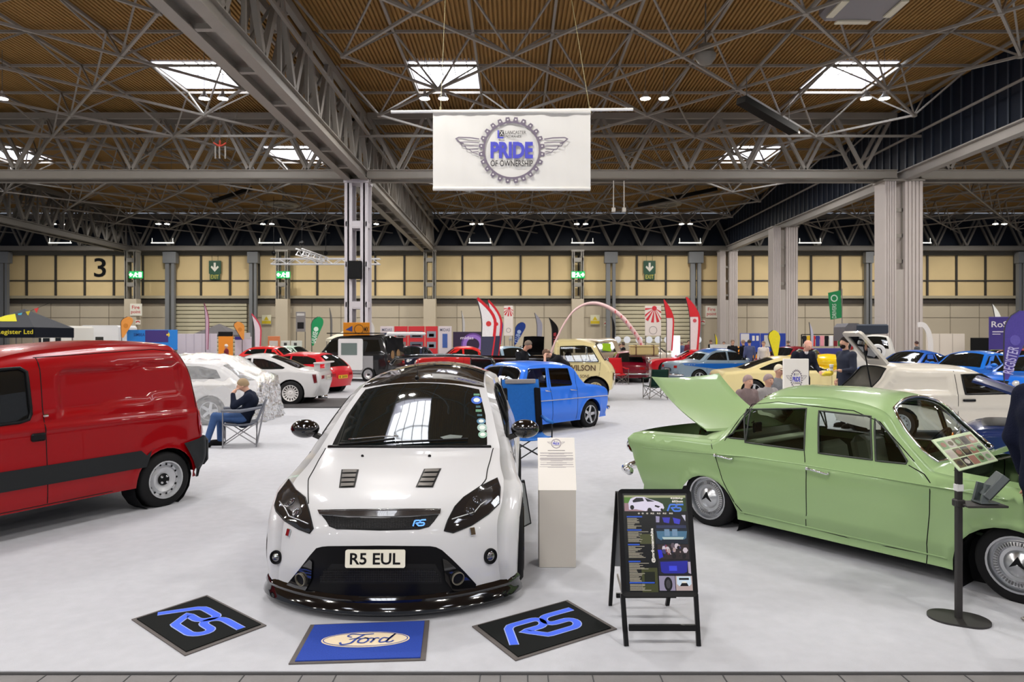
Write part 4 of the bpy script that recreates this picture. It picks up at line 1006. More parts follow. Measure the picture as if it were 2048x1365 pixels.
# ================================================================ RED VAN (left)
RD = paint('red', (140, 0, 8), .3); RD.node_tree.nodes['Principled BSDF'].inputs['Coat Weight'].default_value = .5
cp = [(2.02,.25,1.85,.25,2.5,.08),(2.1,.45,1.92,.45,2.5,.1),(2.08,.70,1.88,.70,2.5,.1),(1.85,.95,1.7,.92,2.5,.12),(1.3,1.08,1.25,1.05,3,.12),(.95,1.38,.90,1.32,2.5,.1),(.60,1.62,.55,1.54,2.5,.1),(.1,1.73,.1,1.68,2.6,.16),(-.5,1.79,-.5,1.755,2.8,.18),(-1.2,1.815,-1.2,1.785,3,.18),(-1.60,1.78,-1.57,1.755,3,.15),(-1.72,1.62,-1.68,1.58,3,.10),(-1.80,1.2,-1.77,1.2,3,.08),(-1.88,.80,-1.84,.80,3,.07),(-1.90,.60,-1.87,.60,3,.07),(-1.86,.42,-1.83,.42,3,.05),(-1.78,.33,-1.74,.33,3,.05)]
VAN_REC = [(-1.52,1.60),(-.28,1.55),(-.24,1.50),(-.22,1.12),(-.28,1.08),(-1.52,1.20),(-1.57,1.26),(-1.58,1.52)]
def recess(poly, depth, soft):
    pl = [tuple(p) for p in poly]
    def f(x, z):
        x = np.atleast_1d(np.asarray(x, float)); z = np.atleast_1d(np.asarray(z, float)); x, z = np.broadcast_arrays(x, z); P = np.stack([x.ravel(), z.ravel()], 1); d = segdist(P, pl, True)[0]; i = inpoly(P, pl)
        t = np.clip(np.where(i, d, 0)/soft, 0, 1); r = (-depth*(t*t*(3-2*t))).reshape(x.shape); return r if r.size > 1 else r.reshape(-1)
    return f
van = Car('panel_van', 'red panel van parked at the left edge with black side strip and steel wheel', (-5.17, 6.816), (-.462, -.887), cp,
    [(-1.9,.82),(-1.6,.855),(-.8,.865),(.6,.865),(1.4,.86),(1.8,.80),(2.1,.72)], [(.2,-.04),(.35,-.01),(.5,0),(.66,.0),(.95,.0),(1.05,-.012),(1.2,-.025),(1.5,-.07),(1.7,-.12),(1.85,-.16)], RD, .27, [(-1.345,.30,.345),(1.345,.30,.345)], .05,
    sharp=(4,10), bump=(recess(VAN_REC, .035, .06), lambda x, z: .014*np.exp(-((z-1.0)/.03)**2)*(np.asarray(x) > -1.75)+.010*np.exp(-((np.hypot(x+1.345, z-.30)-.37)/.05)**2)))
c = van
VW = [(.02,1.15),(.04,1.10),(.12,1.08),(.95,1.06),(1.0,1.10),(.78,1.34),(.55,1.52),(.45,1.55),(.08,1.57),(.03,1.53)]
c.hole_side(VW); c.finish(); c.window_side(VW, GLASS_DARK, BLACK, .016)
c.patch_sheet([(4.3,-.85),(4.3,.85),(5.9,.85),(5.9,-.85)], 'windscreen', DG)
c.patch_side([(-1.10,.48),(1.0,.48),(1.0,.66),(-1.04,.66),(-1.10,.60),(-1.17,.66),(-1.23,.67),(-1.16,.655)], 'side_strip', mat('strip_black', srgb(34, 36, 38), .55), .012)
c.patch_side([(-1.86,.72),(-1.53,.67),(-1.60,.56),(-1.66,.46),(-1.70,.36),(-1.705,.275),(-1.735,.275),(-1.78,.335),(-1.83,.43),(-1.87,.60)], 'rear_bumper', mat('strip_black', srgb(34, 36, 38)), .035)
c.patch_sheet([(13.2,-1),(13.2,1),(15,1),(15,-1)], 'bumper_skin', mat('strip_black', srgb(34, 36, 38)), .012)
m = MB(); m.bbox((-1.90, 0, .54), (.12, 1.62, .34), .055); m.build('bumper_bar', mat('strip_black', srgb(34, 36, 38)), c.t, True, 40)
c.patch_side([(-1.74,1.02),(-1.785,1.02),(-1.83,.82),(-1.84,.74),(-1.78,.74),(-1.755,.85)], 'tail_light', mat('lamp_red', srgb(150, 8, 14), .1, 0, 1.0), .012)
c.patch_side([(-1.785,.84),(-1.82,.84),(-1.835,.745),(-1.79,.745)], 'reversing_light', mat('lamp_clear', srgb(200, 170, 170), .15, 0, 1.0), .016)
c.seam_lines([[(-.09,1.66),(-.08,1.2),(-.10,.9),(-.12,.30)],[(-.07,1.66),(-1.3,1.72),(-1.6,1.68),(-1.70,1.4),(-1.74,1.05)],[(1.03,.30),(1.0,.8),(1.05,1.06)],[(-.75,.29),(.95,.29)]], .005)
m = MB(); m.bbox((-.03, .872, .93), (.13, .035, .075), .015); m.build('door_handle', BLACK, c.t, True, 40)
m = MB(); m.bbox((-.10, .862, 1.12), (.05, .03, .03), .01); m.build('door_lock', CHROME, c.t)
m = MB(); m.bbox((.3, .80, 1.20), (.10, .005, .10), .002); m.build('window_label', flat((120, 130, 40), .5), c.t)
add_wheels(c, (-1.345, 1.345), .755, .30, .185, style='steel', rim=.66, rm=SILVER)
mirror(c, .98, .97, 1.15, BLACK, 1.3)
# ================================================================ GREEN SALOON (right)
GN = paint('green', (146, 174, 122), .35)
cp = [(2.02,.28,1.86,.28,2.6,.04),(2.06,.48,1.93,.48,2.6,.05),(2.04,.72,1.95,.70,3,.06),(1.95,.80,1.90,.77,3,.06),(1.3,.86,1.28,.80,3,.07),(.80,.90,.74,.84,2.6,.07),(.55,1.12,.50,1.06,2.3,.06),(.30,1.34,.33,1.24,2.3,.07),(.0,1.385,.05,1.305,2.3,.10),(-.45,1.39,-.4,1.32,2.4,.12),(-.80,1.355,-.78,1.275,2.5,.10),(-1.02,1.15,-.98,1.10,2.4,.07),(-1.32,.90,-1.20,.86,2.4,.06),(-1.7,.875,-1.7,.835,3,.05),(-2.28,.83,-2.30,.80,3,.03),(-2.33,.70,-2.36,.72,3,.03),(-2.30,.50,-2.27,.50,3,.05),(-2.2,.28,-2.16,.28,3,.05)]
cor = Car('saloon_car', 'pale green classic four-door saloon with its boot lid and bonnet raised', (3.244, 6.287), (.6174, -.7866), cp,
    [(-2.4,.70),(-2.0,.745),(-1.3,.78),(0,.79),(1.2,.78),(1.7,.755),(2.1,.70)], [(.2,-.06),(.3,-.02),(.5,-.005),(.62,0),(.74,0),(.79,-.012),(.86,-.035),(1.1,-.105),(1.25,-.165),(1.4,-.24)], GN, .14, [(-1.27,.165,.335),(1.245,.17,.36)], .045,
    sharp=(5,12,14), bump=(lambda x, z: .016*np.exp(-((z-.745)/.022)**2)+.0*x, lambda x, z: -.02*np.clip((np.asarray(x)-(-2.2))/-.1, 0, 1)*np.exp(-((np.asarray(z)-.6)/.05)**2), lambda x, z: .018*np.exp(-((np.hypot(x-1.245, z-.17)-.38)/.03)**2)+.014*np.exp(-((np.hypot(x+1.27, z-.165)-.355)/.03)**2)))
c = cor
# window outlines traced on the near side (both sides cut alike)
def z1(pts): return [(1180+x/2.275, 720+y/2.275) for x, y in pts]
Wq = [z1([(592,358),(620,330),(702,228),(700,372)]), z1([(712,225),(985,222),(975,412),(706,376)]), z1([(1042,232),(1278,258),(1284,456),(1040,425)]), z1([(1296,268),(1345,318),(1400,390),(1443,462),(1438,474),(1300,460)])]
Wl = [c.px_side(p, -1) for p in Wq]
Wl[0] = [(-1.065,.895),(-1.0,.94),(-.855,1.185),(-.845,.90)]; 
for p in Wl: c.hole_side(p)
WSC = [(5.25,-.86),(5.15,-.5),(5.12,0),(5.15,.5),(5.25,.86),(5.6,.90),(6.6,.88),(6.88,.8),(6.93,.4),(6.95,0),(6.93,-.4),(6.88,-.8),(6.6,-.88),(5.6,-.90)]
RSC = [(10.35,-.62),(10.28,0),(10.35,.62),(10.6,.68),(11.7,.72),(11.85,.6),(11.88,0),(11.85,-.6),(11.7,-.72),(10.6,-.68)]
BOOT = [(12.45,-.84),(12.45,.84),(13.9,.88),(13.9,-.88)]; BAY = [(3.25,-.86),(3.25,.86),(4.75,.86),(4.75,-.86)]
for p in (WSC, RSC, BOOT, BAY): c.hole_sheet(p)
c.finish()
for p in Wl: c.window_side(p, GLASS, mat('frame_dark', (.03,.035,.03), .5), .008)
for p in Wl:
    c.patch_side
c.patch_sheet(WSC, 'windscreen', GLASS, -.01); c.bead_sheet(WSC, .014, 'windscreen_trim', CHROME, .004, True)
c.patch_sheet(RSC, 'rear_window', GLASS, -.01); c.bead_sheet(RSC, .012, 'rear_window_trim', CHROME, .004, True)
c.seam_lines([c.px_side(z1(q), -1) for q in ([(553,368),(565,430),(600,540),(650,640),(700,700),(980,758)],[(975,415),(983,500),(985,700),(983,758)],[(985,762),(1250,830),(1535,887)],[(1450,480),(1520,520),(1548,560),(1545,700),(1535,887),(1530,940)])]+[[(-1.07,.865),(-.88,1.215),(-.6,1.26),(.10,1.24),(.33,1.17),(.62,.90)]], .0045)
c.bead_side(c.px_side(z1([(240,398),(400,415),(700,440),(980,480),(1250,525),(1548,575),(1700,600),(1900,640)]), -1), .006, 'body_crease', GN, -.001); c.bead_side([(-.90,.215),(.85,.215)], .012, 'sill_bead', GN, -.006)
for q in (((575,428),(650,445)), ((995,492),(1088,512))):
    a, b = c.px_side(z1(q), -1)
    for sg in (1, -1):
        P, n = c.side([a[0], b[0]], [a[1], b[1]], .03, sg); Q, _ = c.side([a[0], b[0]], [a[1], b[1]], 0, sg); m = MB(); m.tube([P[0], P[1]], [.011, .008], 8); m.tube([Q[0], P[0]], .011, 8); m.tube([Q[1], P[1]], .007, 8); m.ball(tuple(P[0]), .016, 8, 6); m.build('door_handle', CHROME, c.t, True)
# chrome rear bumper, tail lamp
m = MB(); m.tube([(-2.25,-.78,.40),(-2.37,-.72,.41),(-2.42,-.5,.42),(-2.44,0,.42),(-2.42,.5,.42),(-2.37,.72,.41),(-2.25,.78,.40)], .045, 10); m.build('rear_bumper', CHROME, c.t, True)
m = MB(); m.tube([(2.02,-.76,.42),(2.12,-.6,.42),(2.15,0,.42),(2.12,.6,.42),(2.02,.76,.42)], .045, 10); m.build('front_bumper', CHROME, c.t, True)
for y in (.62, -.62): hemi(c, (-2.36, y, .66), (-1, 0, 0), .07, 'tail_light', mat('lamp_red', (.3,.01,.01), .1, 0, 1.), .3, ringm=CHROME); hemi(c, (2.02, y*.95, .66), (1, 0, 0), .09, 'headlight', mat('lamp_clear', (.6,.5,.5), .15), .3, ringm=CHROME)
GNI = mat('green_trim', srgb(34, 56, 30), .7); SEATM = mat('seat_dark_green', srgb(84, 92, 72), .6)
m = MB(); m.box((-.3, 0, .20), (2.2, 1.30, .02)); m.build('floor_pan', mat('cabin_carpet', (.01,.012,.01), .9), c.t)
seats(c, .12, -.72, .36, SEATM, h=.60); dash(c, .62, .88, 1.25, GNI, .22); steering(c, .36, .36, .88, mat('wheel_rim_black', (.02,.02,.02), .4), .19)
m = MB(); m.bbox((-1.02, 0, .84), (.34, 1.2, .03), .01); m.build('parcel_shelf', mat('shelf_cloth', srgb(150, 160, 130), .8), c.t)
# door cards
for sg in (1, -1):
    m = MB(); m.box((-.25, sg*.70, .56), (1.75, .02, .5)); m.build('door_card', GNI, c.t)
m = MB(); m.bbox((-.93, -.42, .98), (.03, .13, .10), .01); m.build('drive_in_speaker', mat('spk', srgb(30, 44, 50), .3), c.t); 
# boot lid, bonnet
def flap(name, c, hx, hz, w0, w1, L, ang, mt, thick=.03, crown=.03, n=10, und=None):
    m = MB(); vs = []; 
    for i in range(n+1):
        u = i/n; w_ = w0+(w1-w0)*u
        for j in range(n+1):
            v = -1+2*j/n; x = u*L; h = crown*(1-v*v)+crown*1.2*math.sin(u*PI)
            cr = min(1, (1-abs(v))/.08)*1.0; vs.append((hx+sgn(ang)*0+math.cos(ang)*x-math.sin(ang)*h, v*w_, hz+math.sin(ang)*x*1.0+math.cos(ang)*h))
    k = len(vs); vs2 = [(x+math.sin(ang)*thick, y*.985, z-math.cos(ang)*thick) for x, y, z in vs]
    if math.cos(ang) < 0: vs2 = [(x-math.sin(ang)*thick*0-abs(math.sin(ang))*0+math.sin(ang)*thick, y*.985, z-abs(math.cos(ang))*thick) for x, y, z in vs]
    q = lambda i, j: i*(n+1)+j; fs = [(q(i,j), q(i+1,j), q(i+1,j+1), q(i,j+1)) for i in range(n) for j in range(n)]
    f2 = [tuple(k+a for a in f)[::-1] for f in fs]; ed = [q(i,0) for i in range(n+1)]+[q(n,j) for j in range(1,n+1)]+[q(i,n) for i in range(n-1,-1,-1)]+[q(0,j) for j in range(n-1,0,-1)]
    fe = [(ed[i], ed[(i+1) % len(ed)], k+ed[(i+1) % len(ed)], k+ed[i]) for i in range(len(ed))]
    m.add(vs+vs2, fs+f2+fe); return m.build(name, mt, c.t, True, 40)
def sgn(a): return 1
flap('boot_lid', c, -1.42, .93, .58, .60, .84, PI-math.radians(36), GN, crown=.035)
flap('bonnet', c, .92, .93, .60, .60, 1.0, math.radians(24), GN, crown=.02)
m = MB(); m.box((-1.85, 0, .42), (.8, 1.15, .02)); m.box((-1.47, 0, .62), (.02, 1.15, .4)); m.bbox((-1.9, .1, .55), (.35, .4, .22), .02); m.build('boot_floor', DARKIN, c.t)
m = MB(); m.bbox((1.45, 0, .58), (.55, .35, .3), .04); m.ball((1.35, .25, .70), (.12, .1, .09)); m.tube([(1.1,-.3,.72),(1.4,-.28,.78),(1.7,-.2,.7)], .03, 8); m.tube([(1.15,.35,.74),(1.5,.2,.8),(1.75,.3,.7)], .025, 8); m.build('engine', mat('engine_grey', srgb(100, 104, 96), .4, .5), c.t, True, 40)
m = MB(); m.box((1.4, 0, .40), (1.0, 1.1, .02)); m.build('bay_floor', GNI, c.t)
m = MB(); m.tube([(.95,-.5,.90),(1.45,-.55,1.1)], .008, 6); m.build('bonnet_stay', STEEL, c.t)
add_wheels(c, (-1.275,), .655, .28, .17, style='disc', rim=.72); add_wheels(c, (1.285,), .635, .275, .17, style='disc', rim=.70)
# ================================================================ THINGS ON THE STAND
def quadmat(name, label, pts, base, rim, xy):
    # pts: four floor corners (pixels on the ground) L,T,R,B ; xy: (origin idx, x idx, y idx)
    P = [gr(*p) for p in pts]; c = sum(P, Vector())/4; t = thing(name, label, 'mat', c)
    m = MB(); L = [(p-c).xy for p in P]; m.prism([(p.x, p.y) for p in L], .013, .019); m.build('rubber_border', rim, t)
    m = MB(); m.prism([(p.x*.92, p.y*.92) for p in L], .013, .025); m.build('pile', base, t)
    o, xi, yi = xy; X = (P[xi]-P[o]); Y = (P[yi]-P[o]); z = Vector((0,0,1)); x = X.normalized(); y = z.cross(x)
    if y.dot(Y) < 0: x = -x; y = -y
    return t, frame((0,0,.026), x, y), X.length, Y.length
PILEB = mat('pile_black', srgb(20, 22, 22), .95, noise=.3, nscale=160); PILEBL = mat('pile_blue', srgb(24, 58, 150), .95, noise=.45, nscale=120, detail=6); RIMG = mat('mat_rim', srgb(84, 78, 76), .7)
LOGOB = mat('logo_royal', srgb(62, 98, 226), .9, noise=.15, nscale=150); LOGOL = mat('logo_pale', srgb(150, 164, 214), .9)
for pts, lab, xy in (([(263,1245),(414,1196),(533,1257),(370,1318)], 'black mat with blue letter logo lying left of the blue oval mat', (0, 3, 1)),
                     ([(944,1259),(1135,1206),(1234,1264),(1031,1328)], 'black mat with blue letter logo lying beside the folding poster board', (3, 2, 0))):
    t, M, lx, ly = quadmat('floor_mat', lab, pts, PILEB, RIMG, xy); m = MB(); rs_logo(m, M, min(lx, ly*1.5)*.76, 0, .185, 1); m.build('woven_logo', [LOGOB, LOGOL], t)
t, M, lx, ly = quadmat('floor_mat', 'blue mat with a cream oval logo lying in front of the white hatchback', [(577,1335),(621,1256),(859,1247),(851,1327)], PILEBL, RIMG, (0, 3, 1))
CRM = mat('pile_cream', srgb(226, 208, 178), .95, noise=.1, nscale=150)
m = MB(); el = lambda a, b: [(a*math.cos(q), b*math.sin(q)) for q in np.linspace(0, 2*PI, 49)[:-1]]
M2 = M @ T((lx*.01, 0, 0)); a = lx*.345; b = a*.40
m.prism(el(a, b), 0, .002, M2, 0); ribbon(m, el(a*.955, b*.90), .006, M2, 1, .0035, True)
k = a*.60
def stroke(pts, w_): ribbon(m, hermite([(x*k, y*k) for x, y in pts], 6).tolist(), [w_*k]*((len(pts)-1)*6+1), M2, 1, .004)
stroke([(-.55,.18),(-.72,.30),(-.62,.44),(-.2,.40),(.25,.46)], .07); stroke([(-.10,.40),(-.35,.05),(-.55,-.36),(-.85,-.42),(-.92,-.25)], .09); stroke([(-.62,.0),(-.35,.06),(-.15,.04)], .06)
stroke([(-.02,.10),(-.20,-.02),(-.24,-.28),(-.06,-.34),(.10,-.14),(.04,.08),(-.02,.10),(.14,.04),(.22,.08)], .08); stroke([(.22,.08),(.30,.02),(.22,-.32)], .08); stroke([(.27,-.12),(.42,.08),(.52,.02)], .07)
stroke([(.86,.02),(.70,.08),(.56,-.12),(.58,-.32),(.74,-.28),(.90,-.02),(1.08,.42)], .08); stroke([(1.08,.42),(.86,-.10),(.84,-.32),(.98,-.30),(1.08,-.18)], .08)
m.build('woven_logo', [CRM, mat('logo_navy', srgb(44, 70, 150), .9)], t)

# --- folding poster board
t = thing('folding_poster_board', 'black folding poster board with car photos and blue headings standing on the carpet', 'sign', (.877, 4.164, .012))
up = Vector((-.009, .256, .878)); L = up.length; M = frame((0,0,0), (1,0,0), up)
ALB = mat('frame_black', (.010, .010, .011), .3)
for sx in (-1, 1):
    m = MB(); m.beam(Vector((sx*.215, 0, 0)), Vector((sx*.222, 0, 0))+up*.32, .026, .022); m.build('front_leg', ALB, t)
    m = MB(); m.beam(Vector((sx*.195-.03, .63, 0)), Vector((sx*.215-.01, .30, .85)), .024, .02); m.build('rear_leg', ALB, t)
m = MB(); m.beam(Vector((-.2, .0, .11)), Vector((.2, .0, .11)), .02, .035); m.beam(Vector((-.2, .52, .11)), Vector((.2, .52, .11)), .02, .03); m.build('cross_bar', ALB, t)
py0, py1 = .275, L; pc = (py0+py1)/2; ph = py1-py0; pw = .462; m = MB()
outer = rrect(pw, ph, .03, 4, 0, pc); inner = rrect(pw-.06, ph-.06, .004, 4, 0, pc)
n = len(outer); vs = [M @ Vector((p[0], p[1], .014)) for p in outer]+[M @ Vector((p[0], p[1], .010)) for p in inner]+[M @ Vector((p[0], p[1], -.014)) for p in outer]
m.add(vs, [(i, (i+1) % n, n+(i+1) % n, n+i) for i in range(n)]+[(2*n+i, 2*n+(i+1) % n, (i+1) % n, i) for i in range(n)]+[tuple(range(2*n, 3*n))[::-1]]); m.build('snap_frame', ALB, t)
m = MB(); Mb = frame((-.01, .30, .86), (1,0,0), Vector((.0, -.33, .85)) if False else Vector((-.02,.33,-.85))); m.box((0, .30, 0), (.44, .58, .012), 0, Mb); m.build('rear_panel', mat('panel_grey', srgb(120, 122, 124), .5), t)
for sx in (-1, 1): m = MB(); m.beam((sx*.222, .10, .27), (sx*.215, .36, .30), .008, .02); m.build('stay', STEEL, t)
# poster: 420 x 594
PW, PH = .402, .585; MP = M @ T((0, pc, .0105))
cols = {}; plist = []
def pm(c):
    if c not in cols: cols[c] = len(plist); plist.append(flat(c, .25))
    return cols[c]
m = MB()
def U(u, v): return ((u-.5)*PW, (.5-v)*PH)
def pp(poly, c, z=.0004): m.add([MP @ Vector((*U(*p), z)) for p in poly], [tuple(range(len(poly)))], pm(c))
def rc(u0, v0, u1, v1, c, z=.0004): pp([(u0,v1),(u1,v1),(u1,v0),(u0,v0)], c, z)
def cpoly(pts, c, z):
    q = delaunay_2d_cdt([Vector(U(*p)) for p in pts], [], [list(range(len(pts)))], 1, 1e-7); m.add([MP @ Vector((p.x, p.y, z)) for p in q[0]], [tuple(f) for f in q[2]], pm(c))
rc(0, 0, 1, 1, (10, 12, 14), .0)
rc(.02,.02,.98,.185, (34, 58, 26)); rc(.02,.02,.98,.045, (150, 156, 120), .0006); rc(.02,.10,.45,.185, (150, 120, 128), .0005); rc(.02,.04,.14,.10, (78, 120, 44), .0007)
cpoly([(.09,.17),(.085,.10),(.12,.055),(.20,.035),(.33,.035),(.42,.06),(.55,.085),(.62,.11),(.64,.15),(.60,.185),(.46,.185),(.42,.16),(.35,.185),(.20,.165)], (214, 210, 232), .0010)
cpoly([(.15,.075),(.21,.045),(.31,.045),(.33,.08),(.16,.095)], (22,24,34), .0014); cpoly([(.34,.045),(.42,.065),(.50,.085),(.38,.085)], (26,30,42), .0014)
for u, v, r in ((.14,.145,.032), (.41,.175,.035), (.60,.17,.02)): cpoly([(u+r*math.cos(a), v+r*.75*math.sin(a)) for a in np.linspace(0, 2*PI, 13)[:-1]], (14,14,18), .0016)
cpoly([(.50,.12),(.58,.135),(.55,.15),(.49,.135)], (20,20,26), .0015)
def pt(s, u, v, w_, h_, c, rot=0, z=.0018): text(m, s, MP @ T((*U(u, v), z)) @ Matrix.Rotation(rot, 4, 'Z'), w_*PW, h_*PH, pm(c), .03)
pt('420bhp', .84, .052, .20, .024, (235,232,225)); pt('603nm', .85, .082, .17, .024, (235,232,225)); pt('of torque', .88, .108, .11, .012, (190,180,120))
rs_logo(m, MP @ T((*U(.81, .15), .002)), .095, pm((70,120,220)), .24)
for k, u in enumerate((.24,.30,.37,.45,.55,.64,.74)): pt('RS' if k > 2 else 'o', u, .208, .055 if k > 2 else .03, .016, (215,210,200))
rnd = random.Random(3)
rc(.24,.42,.46,.52,(70,74,44),.0003); rc(.24,.76,.48,1.0,(62,66,36),.0003); rc(.28,.80,.44,.92,(24,28,18),.0004)
for h0, n_, ws in ((.235, 10, .24), (.372, 10, .22), (.52, 11, .18), (.69, 17, .18), (.90, 6, .38)):
    rc(.05, h0, .05+ws, h0+.014, (44, 84, 190), .0006)
    for k in range(n_): v = h0+.022+k*.0112; rc(.055, v, .055+rnd.uniform(.10, .24 if k % 5 else .32), v+.0055, (168,162,146), .0006)
pt('@mrfrozenwhite', .43, .535, .56*PH/PW*.62, .042, (236,232,226), PI/2)
rc(.48,.225,.96,.365,(20,18,32)); cpoly([(.50,.235),(.56,.24),(.55,.30),(.50,.30)], (150,146,180), .0007); cpoly([(.60,.25),(.72,.25),(.70,.31),(.62,.30)], (56,56,180), .0008); cpoly([(.76,.25),(.88,.27),(.86,.32),(.78,.31)], (60,60,190), .0008); cpoly([(.90,.225),(.96,.225),(.955,.29),(.93,.26)], (196,196,214), .0008); rc(.50,.33,.96,.36,(44,52,84),.0007)
rc(.48,.365,.97,.52,(22,34,48)); cpoly([(.50,.39),(.97,.39),(.95,.46),(.84,.51),(.62,.51),(.51,.46)], (70,110,140), .0007); cpoly([(.58,.45),(.92,.45),(.90,.475),(.60,.475)], (170,190,190), .0009); rc(.62,.37,.70,.44,(110,140,170),.0010); rc(.74,.37,.82,.44,(110,140,170),.0010); cpoly([(.52,.50),(.60,.47),(.90,.47),(.98,.50),(.9,.515),(.6,.515)], (20,30,44), .0008)
rc(.50,.525,.98,.675,(44,36,38)); 
for k in range(26):
    u, v = rnd.uniform(.52,.93), rnd.uniform(.53,.655); s_ = rnd.uniform(.012,.045); cpoly([(u+s_*math.cos(a)*rnd.uniform(.6,1), v+s_*.7*math.sin(a)) for a in np.linspace(0, 2*PI, 7)[:-1]], rnd.choice([(170,150,150),(90,80,90),(200,190,200),(120,60,70),(24,22,26),(60,60,110)]), .0007+k*.00003)
cpoly([(.50,.58),(.56,.58),(.58,.65),(.52,.67)], (40,44,200), .0018)
rc(.50,.68,.99,.83,(30,28,40)); cpoly([(.53,.70),(.95,.69),(.93,.80),(.88,.815),(.58,.815),(.54,.80)], (38,40,150), .0007); cpoly([(.66,.74),(.78,.74),(.78,.79),(.66,.79)], (60,70,220), .0009); cpoly([(.95,.70),(.99,.70),(.99,.82),(.95,.81)], (170,160,180), .0008)
rc(.50,.84,.74,.985,(140,134,160)); cpoly([(.575+.06, .92+.075*math.sin(a)) if False else (.635+.062*math.cos(a), .92+.07*math.sin(a)) for a in np.linspace(0, 2*PI, 17)[:-1]], (18,18,20), .0008); cpoly([(.635+.035*math.cos(a), .92+.045*math.sin(a)) for a in np.linspace(0, 2*PI, 11)[:-1]], (60,58,64), .0010)
rc(.75,.84,1.0,.985,(176,160,160)); cpoly([(.77,.845),(.98,.845),(.985,.92),(.95,.94),(.80,.94),(.765,.92)], (196,216,234), .0008); rc(.80,.86,.95,.88,(20,22,28),.0010); cpoly([(.81,.94),(.84,.91),(.92,.91),(.94,.94)], (16,16,20), .0010); rc(.845,.895,.91,.91,(230,230,220),.0012)
m.build('poster', plist, t)

# --- information plinth beside the hatchback
t = thing('display_plinth', 'grey display plinth beside the white hatchback with a tilted white information sheet', 'plinth', (.339, 5.70, .012))
m = MB(); m.bbox((0, 0, .31), (.295, .24, .62), .004); m.build('column', mat('plinth_grey', srgb(190, 184, 176), .6), t)
M = frame((0, -.01, .81), (1,0,0), (0,.22,.40)); m = MB(); m.bbox((0, 0, 0), (.305, .445, .008), .002, M=M); m.build('sign_board', mat('paper_white', srgb(238, 233, 226), .6), t)
m = MB(); M3 = M @ T((0, 0, .0045)); pride_logo(m, M3 @ T((0, .17, 0)), .043, False)
def bars(m, M, y0, rows, wd, mi, rnd, h=.0022, st=.0052):
    y = y0
    for r in rows:
        for k in range(r): w_ = wd*(rnd.uniform(.93, 1) if k < r-1 else rnd.uniform(.3, .7)); m.add([M @ Vector((-w_/2, y, 0)), M @ Vector((w_/2, y, 0)), M @ Vector((w_/2, y+h, 0)), M @ Vector((-w_/2, y+h, 0))], [(0,1,2,3)], mi); y -= st
        y -= .006
bars(m, M3, .108, [1], .24, 2, rnd, .004); bars(m, M3, .09, [3,3,6,2,3,2], .28, 0, rnd); m.build('printed_text', [INK, BLUE, DARKT, INK], t)
# --- totem with the same logo behind the green saloon
t = thing('logo_totem', 'white totem board with winged gear logo standing behind the green saloon', 'sign', (4.41, 11.0, .012), math.radians(0))
m = MB(); m.bbox((0, 0, .75), (.39, .06, 1.5), .005); m.build('board', mat('paper_white', srgb(238, 233, 226), .6), t)
M = frame((0, -.032, 1.18), (1,0,0), (0,0,1)); m = MB(); pride_logo(m, M @ Matrix.Diagonal((.62, 1, 1, 1)), .155, False); m.build('printed_logo', [INK, BLUE, DARKT, INK], t)
m = MB(); bars(m, frame((0, -.032, .64), (1,0,0), (0,0,1)), .06, [1,1,1,1], .26, 0, rnd, .012, .035); m.build('printed_text', DARKT, t)
m = MB(); m.box((0, 0, .01), (.5, .4, .02)); m.build('foot', STEEL, t)

# --- stand with photo board beside the green saloon
t = thing('photo_board_stand', 'black floor stand holding a tilted board of photos in front of the green saloon', 'stand', (2.887, 4.556, .012))
BKM = mat('stand_black', srgb(44, 42, 42), .5, .2)
m = MB(); m.prism(rrect(.36, .27, .13, 8), 0, .012, Matrix.Rotation(math.radians(-28), 4, 'Z')); m.build('base_plate', BKM, t)
m = MB(); m.bbox((0, 0, .50), (.038, .038, .99), .006); m.build('pole', BKM, t); m = MB(); m.bbox((0, 0, .86), (.046, .046, .05), .006); m.build('collar', WHITEP, t)
A = [at(1869, 881, 4.50), at(1946, 864, 4.72), at(1988, 921, 4.55), at(1914, 945, 4.33)]; B = Vector(t.location); A = [p-B for p in A]; cc = sum(A, Vector())/4; M = frame(cc, A[1]-A[0], A[0]-A[3])
bw_ = ((A[1]-A[0]).length+(A[2]-A[3]).length)/2; bh_ = ((A[0]-A[3]).length+(A[1]-A[2]).length)/2
m = MB(); m.bbox((0, 0, 0), (bw_, bh_, .012), .003, M=M); m.beam((0,0,.98), cc, .03, .02); m.build('board', mat('board_green', srgb(196, 214, 176), .5), t)
m = MB(); pcs = [flat((96, 88, 66), .3), flat((120, 150, 110), .3), flat((60, 54, 50), .3), flat((176, 170, 160), .3), flat((150, 110, 96), .3)]
for i in range(5):
    for j in range(3):
        x0, y0 = -bw_*.46+bw_*.92*i/5, -bh_*.44+bh_*.88*j/3; m.add([M @ Vector((x0, y0, .0075)), M @ Vector((x0+bw_*.17, y0, .0075)), M @ Vector((x0+bw_*.17, y0+bh_*.26, .0075)), M @ Vector((x0, y0+bh_*.26, .0075))], [(0,1,2,3)], (i*2+j*3) % 5)
        cxx, cyy = x0+bw_*.085, y0+bh_*.13; m.add([M @ Vector((cxx+bw_*.06*math.cos(a), cyy+bh_*.08*math.sin(a), .0085)) for a in np.linspace(0, 2*PI, 8)[:-1]], [tuple(range(7))], (i+j+2) % 5)
m.build('photo', pcs, t)
m = MB(); m.bbox((.13, -.02, .755), (.26, .16, .014), .004); m.bbox((.0, 0, .76), (.06, .06, .05), .008); m.build('shelf', BKM, t)
t2 = thing('screen_box', 'small black tilted box on a grey bracket on the shelf of the photo stand', 'screen', Vector(t.location)+Vector((.16, -.02, .768)))
